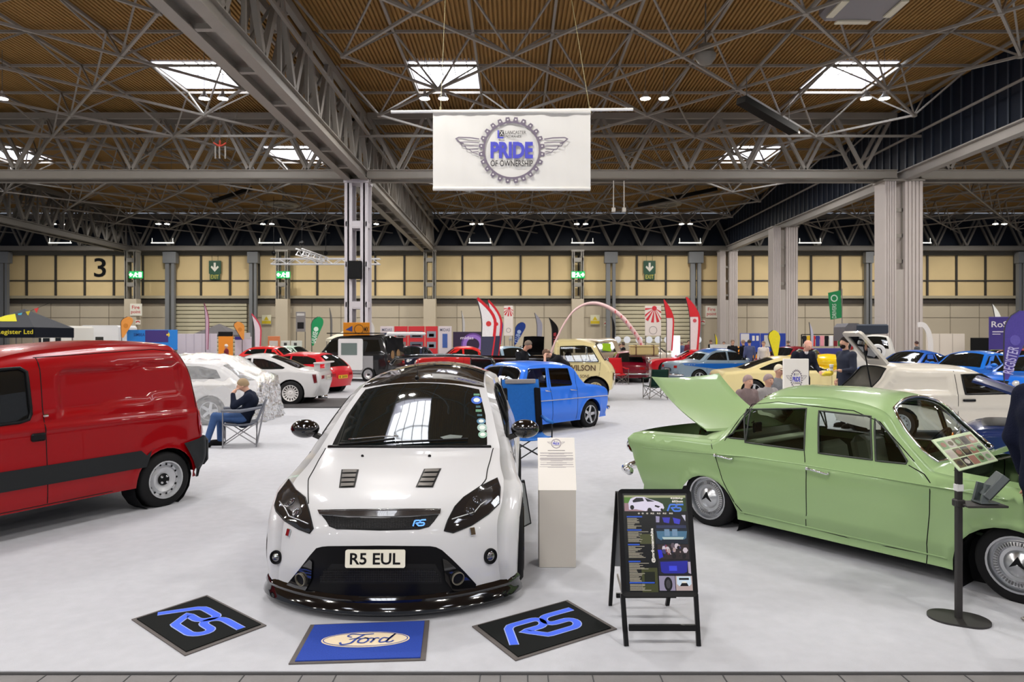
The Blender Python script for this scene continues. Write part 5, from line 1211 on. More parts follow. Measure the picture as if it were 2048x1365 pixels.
M = T((.05, 0, .11), 0, math.radians(38), math.radians(-20)); m = MB(); m.bbox((0, 0, 0), (.05, .15, .18), .005, M=M); m.build('case', mat('case_grey', srgb(90, 96, 98), .5), t2); m = MB(); m.bbox((.027, 0, 0), (.006, .14, .17), .001, M=M); m.build('panel', mat('screen_dark', srgb(16, 14, 20), .2), t2)
m = MB(); m.beam((-.03, -.03, 0), (.0, -.03, .12), .02, .04); m.beam((-.03, .05, 0), (.0, .05, .12), .02, .04); m.box((0, 0, .004), (.12, .1, .008)); m.build('bracket', mat('bracket_grey', srgb(104, 112, 114), .4, .5), t2)

# --- camping chairs
def camp_chair(label, loc, rz, cb, cs=None, hb=.62, w=.56, frame_m=None, name='camping_chair', cup=True, edge=None, group=None):
    t = thing(name, label, 'chair', loc, rz, group); fm = frame_m or STEELD; sh = .42; cs = cs or cb; a = w/2
    # sits facing -Y
    m = MB(); vs = []; n = 8
    for i in range(n+1):
        u = i/n
        for j in range(7): v = -1+j/3; vs.append((v*a*(1-.05*u), .22+u*.16+.035*(1-v*v), sh-.02+u*hb+.0))
    m.add(vs, [(i*7+j, i*7+j+1, (i+1)*7+j+1, (i+1)*7+j) for i in range(n) for j in range(6)]); o = m.build('back_panel', cb, t, True); sd = o.modifiers.new('s', 'SOLIDIFY'); sd.thickness = .012
    if edge:
        m = MB()
        for s in (-1, 1): m = MB(); m.bbox((s*a*.86, 0, hb*.42), (a*.34, .035, hb*.84), .015, M=T((0, .222, sh), math.radians(-12.5))); m.build('side_bolster', edge[0], t)
        m = MB(); m.bbox((0, .385, sh+hb-.05), (w*.8, .035, .07), .012); m.build('head_trim', edge[1], t)
    m = MB(); vs = []
    for i in range(6):
        u = i/5
        for j in range(7): v = -1+j/3; vs.append((v*a, -.25+u*.5, sh-.05*(1-v*v)-.03*math.sin(u*PI)))
    m.add(vs, [(i*7+j, i*7+j+1, (i+1)*7+j+1, (i+1)*7+j) for i in range(5) for j in range(6)]); o = m.build('seat', cs, t, True); sd = o.modifiers.new('s', 'SOLIDIFY'); sd.thickness = .012
    r = .011
    for s in (-1, 1):
        m = MB(); m.tube([(s*a, -.27, .0), (s*a, -.27, sh+.2)], r, 6); m.build('front_leg', fm, t); m = MB(); m.tube([(s*a, .25, .0), (s*a*.97, .40, sh+hb)], r, 6); m.build('rear_leg', fm, t)
        m = MB(); m.tube([(s*a, -.27, .04), (s*a, .25, sh-.02)], r*.9, 6); m.tube([(s*a, .25, .04), (s*a, -.27, sh-.02)], r*.9, 6); m.build('side_brace', fm, t)
        m = MB(); m.tube([(s*a, -.30, sh+.2), (s*(a+.02), 0, sh+.19), (s*a, .33, sh+.24)], [.022,.03,.022], 6); m.build('armrest', cs, t, True)
    m = MB(); m.tube([(-a, -.27, .04), (a, -.27, sh-.03)], r*.9, 6); m.tube([(a, -.27, .04), (-a, -.27, sh-.03)], r*.9, 6); m.build('front_brace', fm, t)
    m = MB(); m.tube([(-a, .25, .04), (a, .25, sh-.03)], r*.9, 6); m.tube([(a, .25, .04), (-a, .25, sh-.03)], r*.9, 6); m.build('rear_brace', fm, t)
    return t
FB = fabric((20, 96, 176)); g = gr(1056, 925)
camp_chair('tall blue and black camping chair with grey top standing behind the white hatchback', (g.x-.02, g.y-.15, .012), math.radians(14), FB, FB, .80, .60, mat('leg_black', (.02,.02,.022), .4), edge=(fabric((18,18,20)), fabric((140,136,136))))
g = gr(472, 897)
camp_chair('grey folding chair that the man in the navy jumper sits on', (g.x, g.y+.22, .012), math.radians(-72), fabric((110, 114, 124)), fabric((110, 114, 124)), .38, .52, mat('leg_silver', srgb(140, 140, 144), .35, .7))
g = gr(1244, 769); camp_chair('red camping chair in front of the burgundy car, beside the cream pickup', (g.x-.15, g.y-.2, .012), math.radians(15), fabric((190, 14, 24)), None, .62, .56)
g = gr(1312, 800); camp_chair('dark green camping chair half hidden behind the raised green boot lid', (g.x+.0, g.y+.1, .012), math.radians(190), fabric((22, 48, 40)), None, .5, .56)

# black framed board leaning behind the hatchback's flank
a, b = gr(1037, 1062), gr(1059, 1051); t = thing('leaning_board', 'small black framed board leaning low between the white hatchback and the plinth', 'board', ((a.x+b.x)/2, (a.y+b.y)/2, .012)); d = (b-a); wd = d.length*1.15; M = frame((0, 0, 0), d, (-.03, .10, .42))
m = MB(); m.box((0, .20, 0), (wd, .40, .012), 0, M); m.build('panel', mat('panel_grey', srgb(120, 122, 124), .5), t); m = MB()
for p, q in (((-wd/2, 0), (wd/2, 0)), ((-wd/2, .42), (wd/2, .42)), ((-wd/2, 0), (-wd/2, .42)), ((wd/2, 0), (wd/2, .42))): m.beam(M @ Vector((*p, 0)), M @ Vector((*q, 0)), .02, .022)
m.build('frame', ALB, t)
# ================================================================ PEOPLE
def nets(sdf, lo, hi, h):
    # surface nets: quads around every sign change of sdf on a regular grid
    ax = [np.arange(lo[k]-h*1.5, hi[k]+h*2, h) for k in range(3)]; X, Y, Z = np.meshgrid(*ax, indexing='ij'); D = sdf(np.stack([X, Y, Z], -1)); I = D < 0
    n = [len(a) for a in ax]; c = np.zeros((n[0]-1, n[1]-1, n[2]-1, 3)); w = np.zeros((n[0]-1, n[1]-1, n[2]-1))
    sl = lambda o, k: slice(o, n[k]-1+o)
    for a in range(3):
        b, d = [q for q in range(3) if q != a]
        for ob in (0, 1):
            for od in (0, 1):
                o0 = [0,0,0]; o0[b] = ob; o0[d] = od; o1 = list(o0); o1[a] = 1
                A = D[sl(o0[0],0), sl(o0[1],1), sl(o0[2],2)]; B = D[sl(o1[0],0), sl(o1[1],1), sl(o1[2],2)]; k = (A < 0) != (B < 0)
                t = np.where(k, A/np.where(k, A-B, 1), 0); p = np.zeros(A.shape+(3,)); p[..., a] = t; p[..., b] = ob; p[..., d] = od; c += p*k[..., None]; w += k
    act = w > 0; idx = -np.ones(w.shape, int); idx[act] = np.arange(act.sum()); cc = c[act]/w[act][:, None]; g = np.argwhere(act); V = np.stack([ax[k][0]+(g[:, k]+cc[:, k])*h for k in range(3)], 1); F = []
    for a in range(3):
        b, d = (a+1) % 3, (a+2) % 3; s0 = [slice(None)]*3; s1 = [slice(None)]*3; s0[a] = slice(0, -1); s1[a] = slice(1, None)
        A, B = I[tuple(s0)], I[tuple(s1)]; e = np.argwhere(A != B); e = e[(e[:, b] > 0) & (e[:, d] > 0) & (e[:, b] < n[b]-1) & (e[:, d] < n[d]-1)]
        def at_(ob, od): q = e.copy(); q[:, b] += ob; q[:, d] += od; return idx[q[:, 0], q[:, 1], q[:, 2]]
        Q = np.stack([at_(-1,-1), at_(0,-1), at_(0,0), at_(-1,0)], 1); fl = A[e[:, 0], e[:, 1], e[:, 2]]; Q[~fl] = Q[~fl][:, ::-1]; F.append(Q)
    return V, np.concatenate(F)
def blob(name, bones, mt, parent, h=.022, k=.03, extra=None):
    # bones: (a, b, ra, rb, side vector or None, stretch)
    pts = np.array([tuple(p) for b in bones for p in b[:2]]); R = max(max(b[2], b[3])*max(1, b[5]) for b in bones)
    def sdf(P):
        D = None
        for a, b, ra, rb, sd, st in bones:
            a = np.array(a); b = np.array(b); q = P-a; ab = b-a
            if sd is not None: s_ = np.array(sd); q = q-s_*((q @ s_)*(1-1/st))[..., None]
            t = np.clip((q @ ab)/max(ab @ ab, 1e-9), 0, 1); d = np.linalg.norm(q-t[..., None]*ab, axis=-1)-(ra+(rb-ra)*t)
            if D is None: D = d
            else: hh = np.clip(.5+.5*(D-d)/k, 0, 1); D = D*(1-hh)+d*hh-k*hh*(1-hh)
        return D
    V, F = nets(sdf, pts.min(0)-R*.9, pts.max(0)+R*.9, h)
    if extra:
        m = MB(); m.v = [tuple(v) for v in V]; m.f = [tuple(map(int, f)) for f in F]; m.m = [0]*len(m.f)
        for pl, r in extra: m.tube(pl, r, 6)
        return m.build(name, mt, parent, True)
    me = bpy.data.meshes.new(name); me.from_pydata([tuple(v) for v in V], [], [tuple(map(int, f)) for f in F]); me.materials.append(mt); me.polygons.foreach_set('use_smooth', [True]*len(me.polygons)); me.update()
    return link(bpy.data.objects.new(name, me), parent)
BASE = dict(pel=(0,0,.93), sp=(0,-.01,1.10), ch=(0,-.01,1.30), nk=(0,.0,1.47), hb=(0,-.015,1.56), hm=(0,-.03,1.635), ht=(0,-.02,1.70),
    sL=(.175,0,1.40), eL=(.235,.03,1.13), wL=(.24,-.05,.89), hL=(.24,-.08,.80), sR=(-.175,0,1.40), eR=(-.235,.03,1.13), wR=(-.24,-.05,.89), hR=(-.24,-.08,.80),
    pL=(.09,0,.88), kL=(.10,-.03,.49), aL=(.10,.02,.09), tL=(.12,-.15,.035), pR=(-.09,0,.88), kR=(-.10,-.03,.49), aR=(-.10,.02,.09), tR=(-.12,-.15,.035))
SIT = dict(pel=(0,.05,.50), sp=(0,.09,.66), ch=(0,.10,.86), nk=(0,.09,1.02), hb=(0,.07,1.11), hm=(0,.05,1.185), ht=(0,.06,1.25), sL=(.175,.10,.95), eL=(.23,.05,.70), wL=(.20,-.15,.62), hL=(.18,-.24,.62),
    sR=(-.175,.10,.95), eR=(-.23,.05,.70), wR=(-.20,-.15,.62), hR=(-.18,-.24,.62), pL=(.09,0,.50), kL=(.11,-.40,.50), aL=(.11,-.42,.09), tL=(.12,-.58,.035), pR=(-.09,0,.50), kR=(-.11,-.40,.50), aR=(-.11,-.42,.09), tR=(-.12,-.58,.035))
def person(label, loc, rz, top, bottom, hair, pose=None, base=None, h=1.0, shoes=(30,28,28), skin=(206,160,136), near=False, bald=False, hat=None, group=None, shirt=None, sleeve=1., build_=1.):
    J = dict(base or BASE); J.update(pose or {}); J = {k: Vector(v)*h for k, v in J.items()}
    t = thing('person', label, 'person', loc, rz, group); B = build_; sub = 2 if near else 1
    SK = mat('skin_%d_%d_%d' % skin, srgb(*skin), .6); H = .017 if near else .028
    sh = (J['sL']-J['sR']).normalized(); hp = (J['pL']-J['pR']).normalized(); ax = (J['ht']-J['hb']).normalized(); fw = Vector((0,-1,0)); fw = (fw-ax*fw.dot(ax)).normalized()
    bn = [(J['pel'], J['sp'], .10, .095, hp, 1.35), (J['sp'], J['ch'], .095, .105, sh, 1.4), (J['ch'], J['ch'].lerp(J['nk'], .7), .10, .06, sh, 1.5), (J['nk'], J['hb'], .052, .052, None, 1), (J['hm']+fw*.0, J['hm'].lerp(J['ht'], .5)-fw*.012, .076, .082, None, 1), (J['hb']+fw*.03+ax*.015, J['hm']+fw*.035, .046, .058, None, 1)]
    if near: bn += [(J['hm']+fw*.088+ax*.015, J['hm']+fw*.104-ax*.02, .010, .014, None, 1)]
    ex = []
    for s in 'LR':
        S_, E2, W_, Hd = J['s'+s], J['e'+s], J['w'+s], J['h'+s]; bn += [(J['ch'].lerp(S_, .5), S_, .06, .055, None, 1), (S_, E2, .05, .038, None, 1), (E2, W_, .038, .026, None, 1)]
        d = (Hd-W_).normalized(); palm = W_+d*.05; bn += [(W_, palm, .026, .032, None, 1)]
        if near:
            up = Vector((0,0,1)) if abs(d.z) < .8 else Vector((0,-1,0)); sd = d.cross(up).normalized(); dn = sd.cross(d).normalized()
            if dn.z > 0: dn = -dn
            for o, l in ((-.030,.066),(-.010,.078),(.010,.074),(.029,.058)): b = palm+d*.015+sd*o; ex.append(([b, b+d*l*.5+dn*.004, b+d*l*.85+dn*l*.28, b+d*l+dn*l*.6], [.0095,.009,.0085,.007]))
            q = -1 if s == 'L' else 1; b = W_+d*.025+sd*.02*q; ex.append(([b, b+d*.03+sd*.022*q, b+d*.06+sd*.026*q], [.012,.010,.008]))
        else: bn += [(palm, Hd+d*.06, .03, .02, None, 1)]
        bn += [(J['p'+s], J['k'+s], .078, .052, None, 1), (J['k'+s], J['a'+s], .050, .034, None, 1)]
    blob('body', bn, SK, t, H, .025, ex or None)
    TM = fabric(top); g_ = .016
    bt = [(J['pel']-(J['sp']-J['pel'])*.35, J['sp'], .112*B, .105*B, hp, 1.38), (J['sp'], J['ch'], .108*B, .122*B, sh, 1.42), (J['ch'], J['ch'].lerp(J['nk'], .62), .118*B, .085, sh, 1.45), (J['nk'].lerp(J['ch'], .35), J['nk']-(J['hb']-J['nk'])*.02, .072, .058, None, 1)]
    for s in 'LR':
        S_, E2, W_ = J['s'+s], J['e'+s], J['w'+s]; bt += [(J['ch'].lerp(S_, .6), S_, .075, .070, None, 1), (S_, S_.lerp(E2, min(1, sleeve*1.5)), .066*B**.5, .055*B**.5, None, 1)]
        if sleeve >= 1: bt += [(E2, E2.lerp(W_, .93), .054, .038, None, 1)]
    blob('jacket' if near else 'top', bt, TM, t, H, .035)
    if shirt: m = MB(); m.ball(J['nk'].lerp(J['hb'], .15)+fw*.045, (.045,.03,.045), 10, 8); m.build('shirt_front', fabric(shirt), t, True)
    bl = [(J['pel'], J['pel']+Vector((0,0,.03)), .108*B, .10*B, hp, 1.38)]
    for s in 'LR': bl += [(J['p'+s], J['k'+s], .094, .066, None, 1), (J['k'+s], J['k'+s].lerp(J['a'+s], .95), .064, .052, None, 1)]
    blob('trousers', bl, fabric(bottom), t, H, .03)
    for s in 'LR':
        A_, T_ = J['a'+s], J['t'+s]; d = (T_-A_); d.z = 0; d = d.normalized() if d.length > 1e-3 else Vector((0,-1,0)); c_ = Vector((A_.x, A_.y, max(.045, A_.z-.045)))+d*.07
        ang = math.atan2(d.y, d.x); m = MB(); m.ball((0,0,0), (.145,.05,.055), 12, 8, M=T(c_, 0, 0, ang)); m.bbox((0,0,-.035), (.27,.09,.02), .008, M=T(c_, 0, 0, ang)); m.build('shoe', fabric(shoes), t, True)
    hm, ht = J['hm'], J['ht']; sd = fw.cross(ax); Mh = Matrix(((sd.x,-fw.x,ax.x,hm.x),(sd.y,-fw.y,ax.y,hm.y),(sd.z,-fw.z,ax.z,hm.z),(0,0,0,1)))
    HM = mat('hair_%d_%d_%d' % hair, srgb(*hair), .8, bump=.5, bscale=120)
    if not bald:
        m = MB(); n = 14; vs = []; fs = []
        for i in range(8):
            a_ = PI*.60*i/7
            for k in range(n):
                b = 2*PI*k/n; fr = max(0, -math.sin(b)); aa = a_*(1-.38*fr); vs.append(Mh @ Vector((.092*math.sin(aa)*math.cos(b), .012+.100*math.sin(aa)*math.sin(b), .018+.112*math.cos(aa))))
        for i in range(7):
            for k in range(n): fs.append((i*n+k, (i+1)*n+k, (i+1)*n+(k+1) % n, i*n+(k+1) % n))
        m.add(vs, fs); m.build('hair' if not hat else 'cap', HM if not hat else fabric(hat), t, True)
        if hat: m = MB(); m.ball((0,-.12,.035), (.07,.06,.012), 10, 6, M=Mh); m.build('cap_peak', fabric(hat), t, True)
    else:
        m = MB(); 
        for s in (-1, 1): m.ball((s*.072, .04, .0), (.02,.055,.045), 8, 6, M=Mh)
        m.build('side_hair', HM, t, True)
    if near:
        m = MB()
        for s in (-1, 1): m.ball((s*.08, .012, -.005), (.010,.022,.030), 8, 6, M=Mh)
        m.build('ear', SK, t, True)
        m = MB()
        for s in (-1, 1): m.ball((s*.031, -.083, .018), (.012,.008,.007), 8, 6, M=Mh)
        m.build('eye', mat('eye_dark', (.03,.02,.02), .3), t, True)
        m = MB(); m.ball((0,-.088,-.05), (.024,.008,.006), 8, 6, M=Mh); m.build('mouth', mat('lip', srgb(160,96,88), .6), t, True)
    return t
# seated man, hand against his cheek
g = gr(474, 897)
person('person in navy jumper and blue jeans sitting in the grey folding chair, hand on cheek', (g.x+.0, g.y+.22, .012), math.radians(-80), (24,30,46), (52,82,130), (150,128,98), base=SIT, near=True, h=.93,
    pose=dict(pel=(0,.04,.49), sp=(0,.10,.64), ch=(0,.15,.82), nk=(0,.11,.97), hb=(0,.05,1.04), hm=(0,.01,1.09), ht=(0,.02,1.155), sL=(.17,.14,.90), eL=(.20,-.10,.74), wL=(.10,-.14,.96), hL=(.07,-.08,1.04), sR=(-.17,.14,.90), eR=(-.22,.04,.66), wR=(-.16,-.18,.60), hR=(-.13,-.27,.585),
        kL=(.12,-.44,.55), aL=(.12,-.58,.10), tL=(.13,-.74,.035), kR=(-.11,-.40,.50), aR=(-.10,-.40,.09), tR=(-.11,-.56,.035)), shoes=(24,24,26))
# standing man with a cup
D = 14.2; x = (1692-CX)/FPX*D
pn = person('person standing in a navy jacket with dark beard holding a white cup and yellow cloth', (x, D, .012), math.radians(-78), (30,36,54), (26,28,44), (34,28,26), near=True, h=1.06, build_=1.15,
    pose=dict(sL=(.19,0,1.40), eL=(.25,-.02,1.12), wL=(.20,-.25,1.10), hL=(.17,-.34,1.12), eR=(-.25,.06,1.14), wR=(-.26,.02,.92), hm=(0,-.03,1.63)))
m = MB(); m.ball((0,-.075,1.655), (.062,.052,.052), 12, 8); m.build('beard', mat('hair_34_28_26', srgb(34,28,26)), pn, True)
t = thing('paper_cup', 'white paper cup held by the person in the navy jacket', 'cup', (x-.36, D-.14, 1.24)); m = MB(); m.lathe([(0,-.06),(.03,-.06),(.04,.06),(.043,.062),(.036,.066),(0,.066)], 14); m.build('cup', WHITEP, t, True, 40); m = MB(); m.lathe([(.0345,-.02),(.0365,.02)], 14); m.build('sleeve', flat((180,172,160)), t)
t = thing('yellow_cloth', 'bunched yellow cloth held low in front of the person with the cup', 'cloth', (x-.42, D-.14, 1.12)); m = MB(); m.ball((0,0,0), (.10,.06,.05), 10, 8); m.ball((-.07,.02,-.02), (.06,.04,.035), 10, 8); m.ball((.05,.02,.02), (.06,.05,.04), 10, 8); o = m.build('cloth', fabric((226,204,60)), t, True)
# bald man bending over behind the totem
D = 15.2; person('bald person in dark suit and white collar bending down behind the white logo totem', ((1603-CX)/FPX*D, D, .012), 0.15, (30,32,44), (30,32,40), (170,150,140), near=True, bald=True, shirt=(225,220,222), skin=(214,160,140), h=1.07, build_=1.1,
    pose=dict(ch=(0,-.06,1.28), nk=(0,-.13,1.42), hb=(0,-.19,1.49), hm=(0,-.25,1.54), ht=(0,-.24,1.62), sL=(.18,-.07,1.37), sR=(-.18,-.07,1.37), eL=(.26,-.10,1.12), wL=(.22,-.30,1.02), hL=(.2,-.38,1.0), eR=(-.28,-.06,1.12), wR=(-.24,-.28,1.0), hR=(-.22,-.36,.98)))
# two men looking into the pickup bed
D = 17.3; person('grey-haired person in a dark suit leaning forward between the blue and black cars', ((1036-CX)/FPX*D, D, .012), math.radians(62), (26,28,32), (26,28,32), (110,96,84), near=True, h=1.05, skin=(196,140,112),
    pose=dict(ch=(0,-.10,1.27), nk=(0,-.17,1.42), hb=(0,-.21,1.50), hm=(0,-.27,1.56), ht=(0,-.27,1.63), sL=(.18,-.10,1.36), sR=(-.18,-.10,1.36), eL=(.24,-.14,1.10), wL=(.2,-.36,1.06), hL=(.18,-.46,1.06), eR=(-.24,-.14,1.10), wR=(-.2,-.38,1.06), hR=(-.18,-.48,1.06)))
person('person in black T-shirt bent forward with one bare arm up at the head', ((1136-CX)/FPX*D, D, .012), math.radians(-75), (26,26,30), (30,32,40), (96,72,56), near=True, sleeve=.45, h=1.03,
    pose=dict(sp=(0,-.06,1.10), ch=(0,-.28,1.24), nk=(0,-.40,1.34), hb=(0,-.47,1.36), hm=(0,-.54,1.385), ht=(0,-.56,1.45), sL=(.18,-.30,1.30), sR=(-.18,-.30,1.30), eL=(.26,-.66,1.12), wL=(.12,-.62,1.36), hL=(.06,-.54,1.42), eR=(-.24,-.5,1.06), wR=(-.2,-.7,1.02), hR=(-.18,-.78,1.0)))
# person cut by the right edge
person('person in navy top and dark jeans with pale trainers cut by the right edge', (3.39, 4.42, .012), math.radians(100), (20,24,44), (20,22,30), (50,40,34), h=1.04, near=True, shoes=(170,164,158), build_=1.25)
# people sitting behind the green saloon
for px, D, lab, top, hr, hat, dz in ((1500, 12.6, 'person with mauve-grey hair sitting beyond the green roof, nearer the raised boot lid', (120,104,104), (150,128,126), None, -.16), (1541, 12.9, 'person with mauve-grey hair sitting between another sitter and the logo totem', (150,146,146), (146,128,130), None, -.16),
                               (1562, 13.6, 'person in pale cap and grey top sitting just left of the logo totem', (128,130,136), (200,190,170), (214,204,180), .0)):
    person(lab, ((px-CX)/FPX*D, D, .012), math.radians(20), top, (60,60,70), hr, base=SIT, near=True, hat=hat, h=1.0+dz*.8)
# folk in the distance: px, head-top y, D, colours
FOLK = [(453,690,38,(110,24,40),(40,40,46),(214,206,200),'person with white hair and dark red top in front of the orange tent panel'),
 (1247,686,36,(24,24,28),(30,30,36),(60,48,40),'person in black T-shirt standing behind the red camping chair'), (1240,688,38,(70,66,70),(40,40,44),(90,76,66),'person in grey top half hidden by the estate car roof'),
 (1364,684,44,(84,96,134),(50,54,70),(120,104,92),'person in blue-grey shirt beside the white glowing display'), (1377,681,42,(110,34,50),(40,40,50),(70,54,46),'person in dark red top right of the blue-grey shirt'), (1390,688,43,(34,34,40),(30,30,36),(180,170,160),'person in dark top at the foot of the tall feather flag'),
 (1422,680,43.5,(20,20,24),(30,30,34),(90,70,56),'person in black behind the two-tone car, beside the thin yellow flag'), (1465,680,32.5,(22,22,26),(28,28,32),(120,100,84),'person in black in front of the blue display boards, leftmost there'),
 (1487,680,31.5,(24,24,30),(30,30,34),(140,116,96),'person in black leaning over beside the hooded blue-grey top'), (1499,680,31,(74,82,120),(36,40,60),(50,42,38),'person in a blue-grey hooded top seen from behind'),
 (1527,683,31,(214,206,202),(60,60,70),(130,110,96),'person in white T-shirt seen from behind, left of the yellow flag'), (1834,683,34,(74,76,80),(40,40,44),(60,34,34),'person in grey hooded top and dark red beanie behind the blue cars'),
 (1577,682,40,(40,40,48),(34,34,40),(90,80,74),'person in dark clothes between the yellow flag and middle fluted column'), (1448,684,45,(60,40,40),(40,40,40),(90,70,60),'person in brown far behind the orange car')]
for px, py, D, top, bot, hr, lab in FOLK:
    z = EYE-(py-CY)/FPX*D; z = max(1.45, min(1.85, z)); person(lab, ((px-CX)/FPX*D, D, .012), random.uniform(-2.8, 2.8) if '1499' not in str(px) else PI, top, bot, hr, h=z/1.77)

t = thing('bench', 'low dark bench under the people sitting beyond the green saloon', 'bench', ((1532-CX)/FPX*13.0, 13.05, .012), math.radians(20)); m = MB(); m.bbox((0, .05, .33), (1.5, .42, .05), .01); m.build('seat', mat('bench_dark', srgb(60, 58, 62), .6), t)
for x in (-.65, .65): m = MB(); m.bbox((x, .05, .155), (.05, .36, .31), .005); m.build('leg', mat('bench_dark', srgb(60, 58, 62), .6), t)
# ================================================================ THE OTHER CARS
TEMPL = {
 'saloon': ([(.485,.17,.455,.17),(.50,.33,.47,.33),(.49,.50,.465,.48),(.46,.57,.44,.54),(.33,.62,.32,.59),(.19,.66,.18,.63),(.13,.82,.12,.77),(.06,.965,.06,.91),(-.03,1.,-.03,.945),(-.13,.985,-.13,.93),(-.21,.90,-.19,.85),(-.29,.71,-.27,.67),(-.40,.66,-.40,.62),(-.49,.61,-.48,.58),(-.50,.45,-.49,.45),(-.485,.17,-.46,.17)],
            [[(.155,.685),(.065,.885),(-.02,.905),(-.025,.685)], [(-.045,.685),(-.04,.905),(-.13,.89),(-.18,.83),(-.235,.70)]], (5.1,6.9), (10.15,11.0), (.30,-.31)),
 'hatch': ([(.485,.17,.455,.17),(.50,.33,.47,.33),(.49,.50,.465,.48),(.46,.57,.44,.54),(.33,.63,.32,.60),(.20,.68,.19,.65),(.13,.82,.12,.78),(.05,.965,.05,.91),(-.05,1.,-.05,.945),(-.2,.99,-.2,.935),(-.34,.95,-.33,.89),(-.42,.80,-.41,.76),(-.47,.64,-.46,.62),(-.49,.55,-.48,.53),(-.50,.40,-.49,.40),(-.485,.17,-.46,.17)],
           [[(.155,.70),(.06,.885),(-.06,.905),(-.065,.70)], [(-.085,.70),(-.08,.905),(-.24,.895),(-.33,.84),(-.36,.72)]], (5.1,6.9), (10.1,11.9), (.32,-.31)),
 'coupe': ([(.485,.17,.455,.17),(.50,.33,.47,.33),(.49,.50,.465,.48),(.46,.57,.44,.54),(.33,.64,.32,.61),(.17,.69,.16,.66),(.09,.84,.08,.79),(.0,.97,.0,.915),(-.06,1.,-.06,.945),(-.13,.985,-.13,.925),(-.24,.88,-.23,.83),(-.36,.73,-.34,.70),(-.43,.70,-.42,.67),(-.49,.66,-.48,.63),(-.50,.45,-.49,.45),(-.485,.17,-.46,.17)],
           [[(.13,.70),(.02,.89),(-.05,.91),(-.055,.70)], [(-.07,.70),(-.065,.905),(-.13,.895),(-.20,.83),(-.27,.73),(-.26,.71)]], (5.1,6.9), (9.3,11.0), (.31,-.31)),
 'estate': ([(.485,.15,.455,.15),(.50,.30,.47,.30),(.49,.46,.465,.44),(.46,.53,.44,.50),(.35,.56,.34,.54),(.24,.60,.23,.57),(.18,.78,.17,.74),(.11,.96,.11,.92),(.0,.99,.0,.95),(-.25,1.,-.25,.955),(-.42,.985,-.42,.94),(-.46,.80,-.455,.76),(-.48,.62,-.475,.60),(-.49,.5,-.48,.48),(-.50,.35,-.49,.35),(-.485,.15,-.46,.15)],
            [[(.20,.63),(.115,.885),(.03,.905),(.025,.63)], [(.005,.63),(.01,.905),(-.17,.905),(-.175,.63)], [(-.20,.63),(-.195,.905),(-.38,.90),(-.42,.66)]], (5.1,6.9), (10.1,11.6), (.31,-.30))}
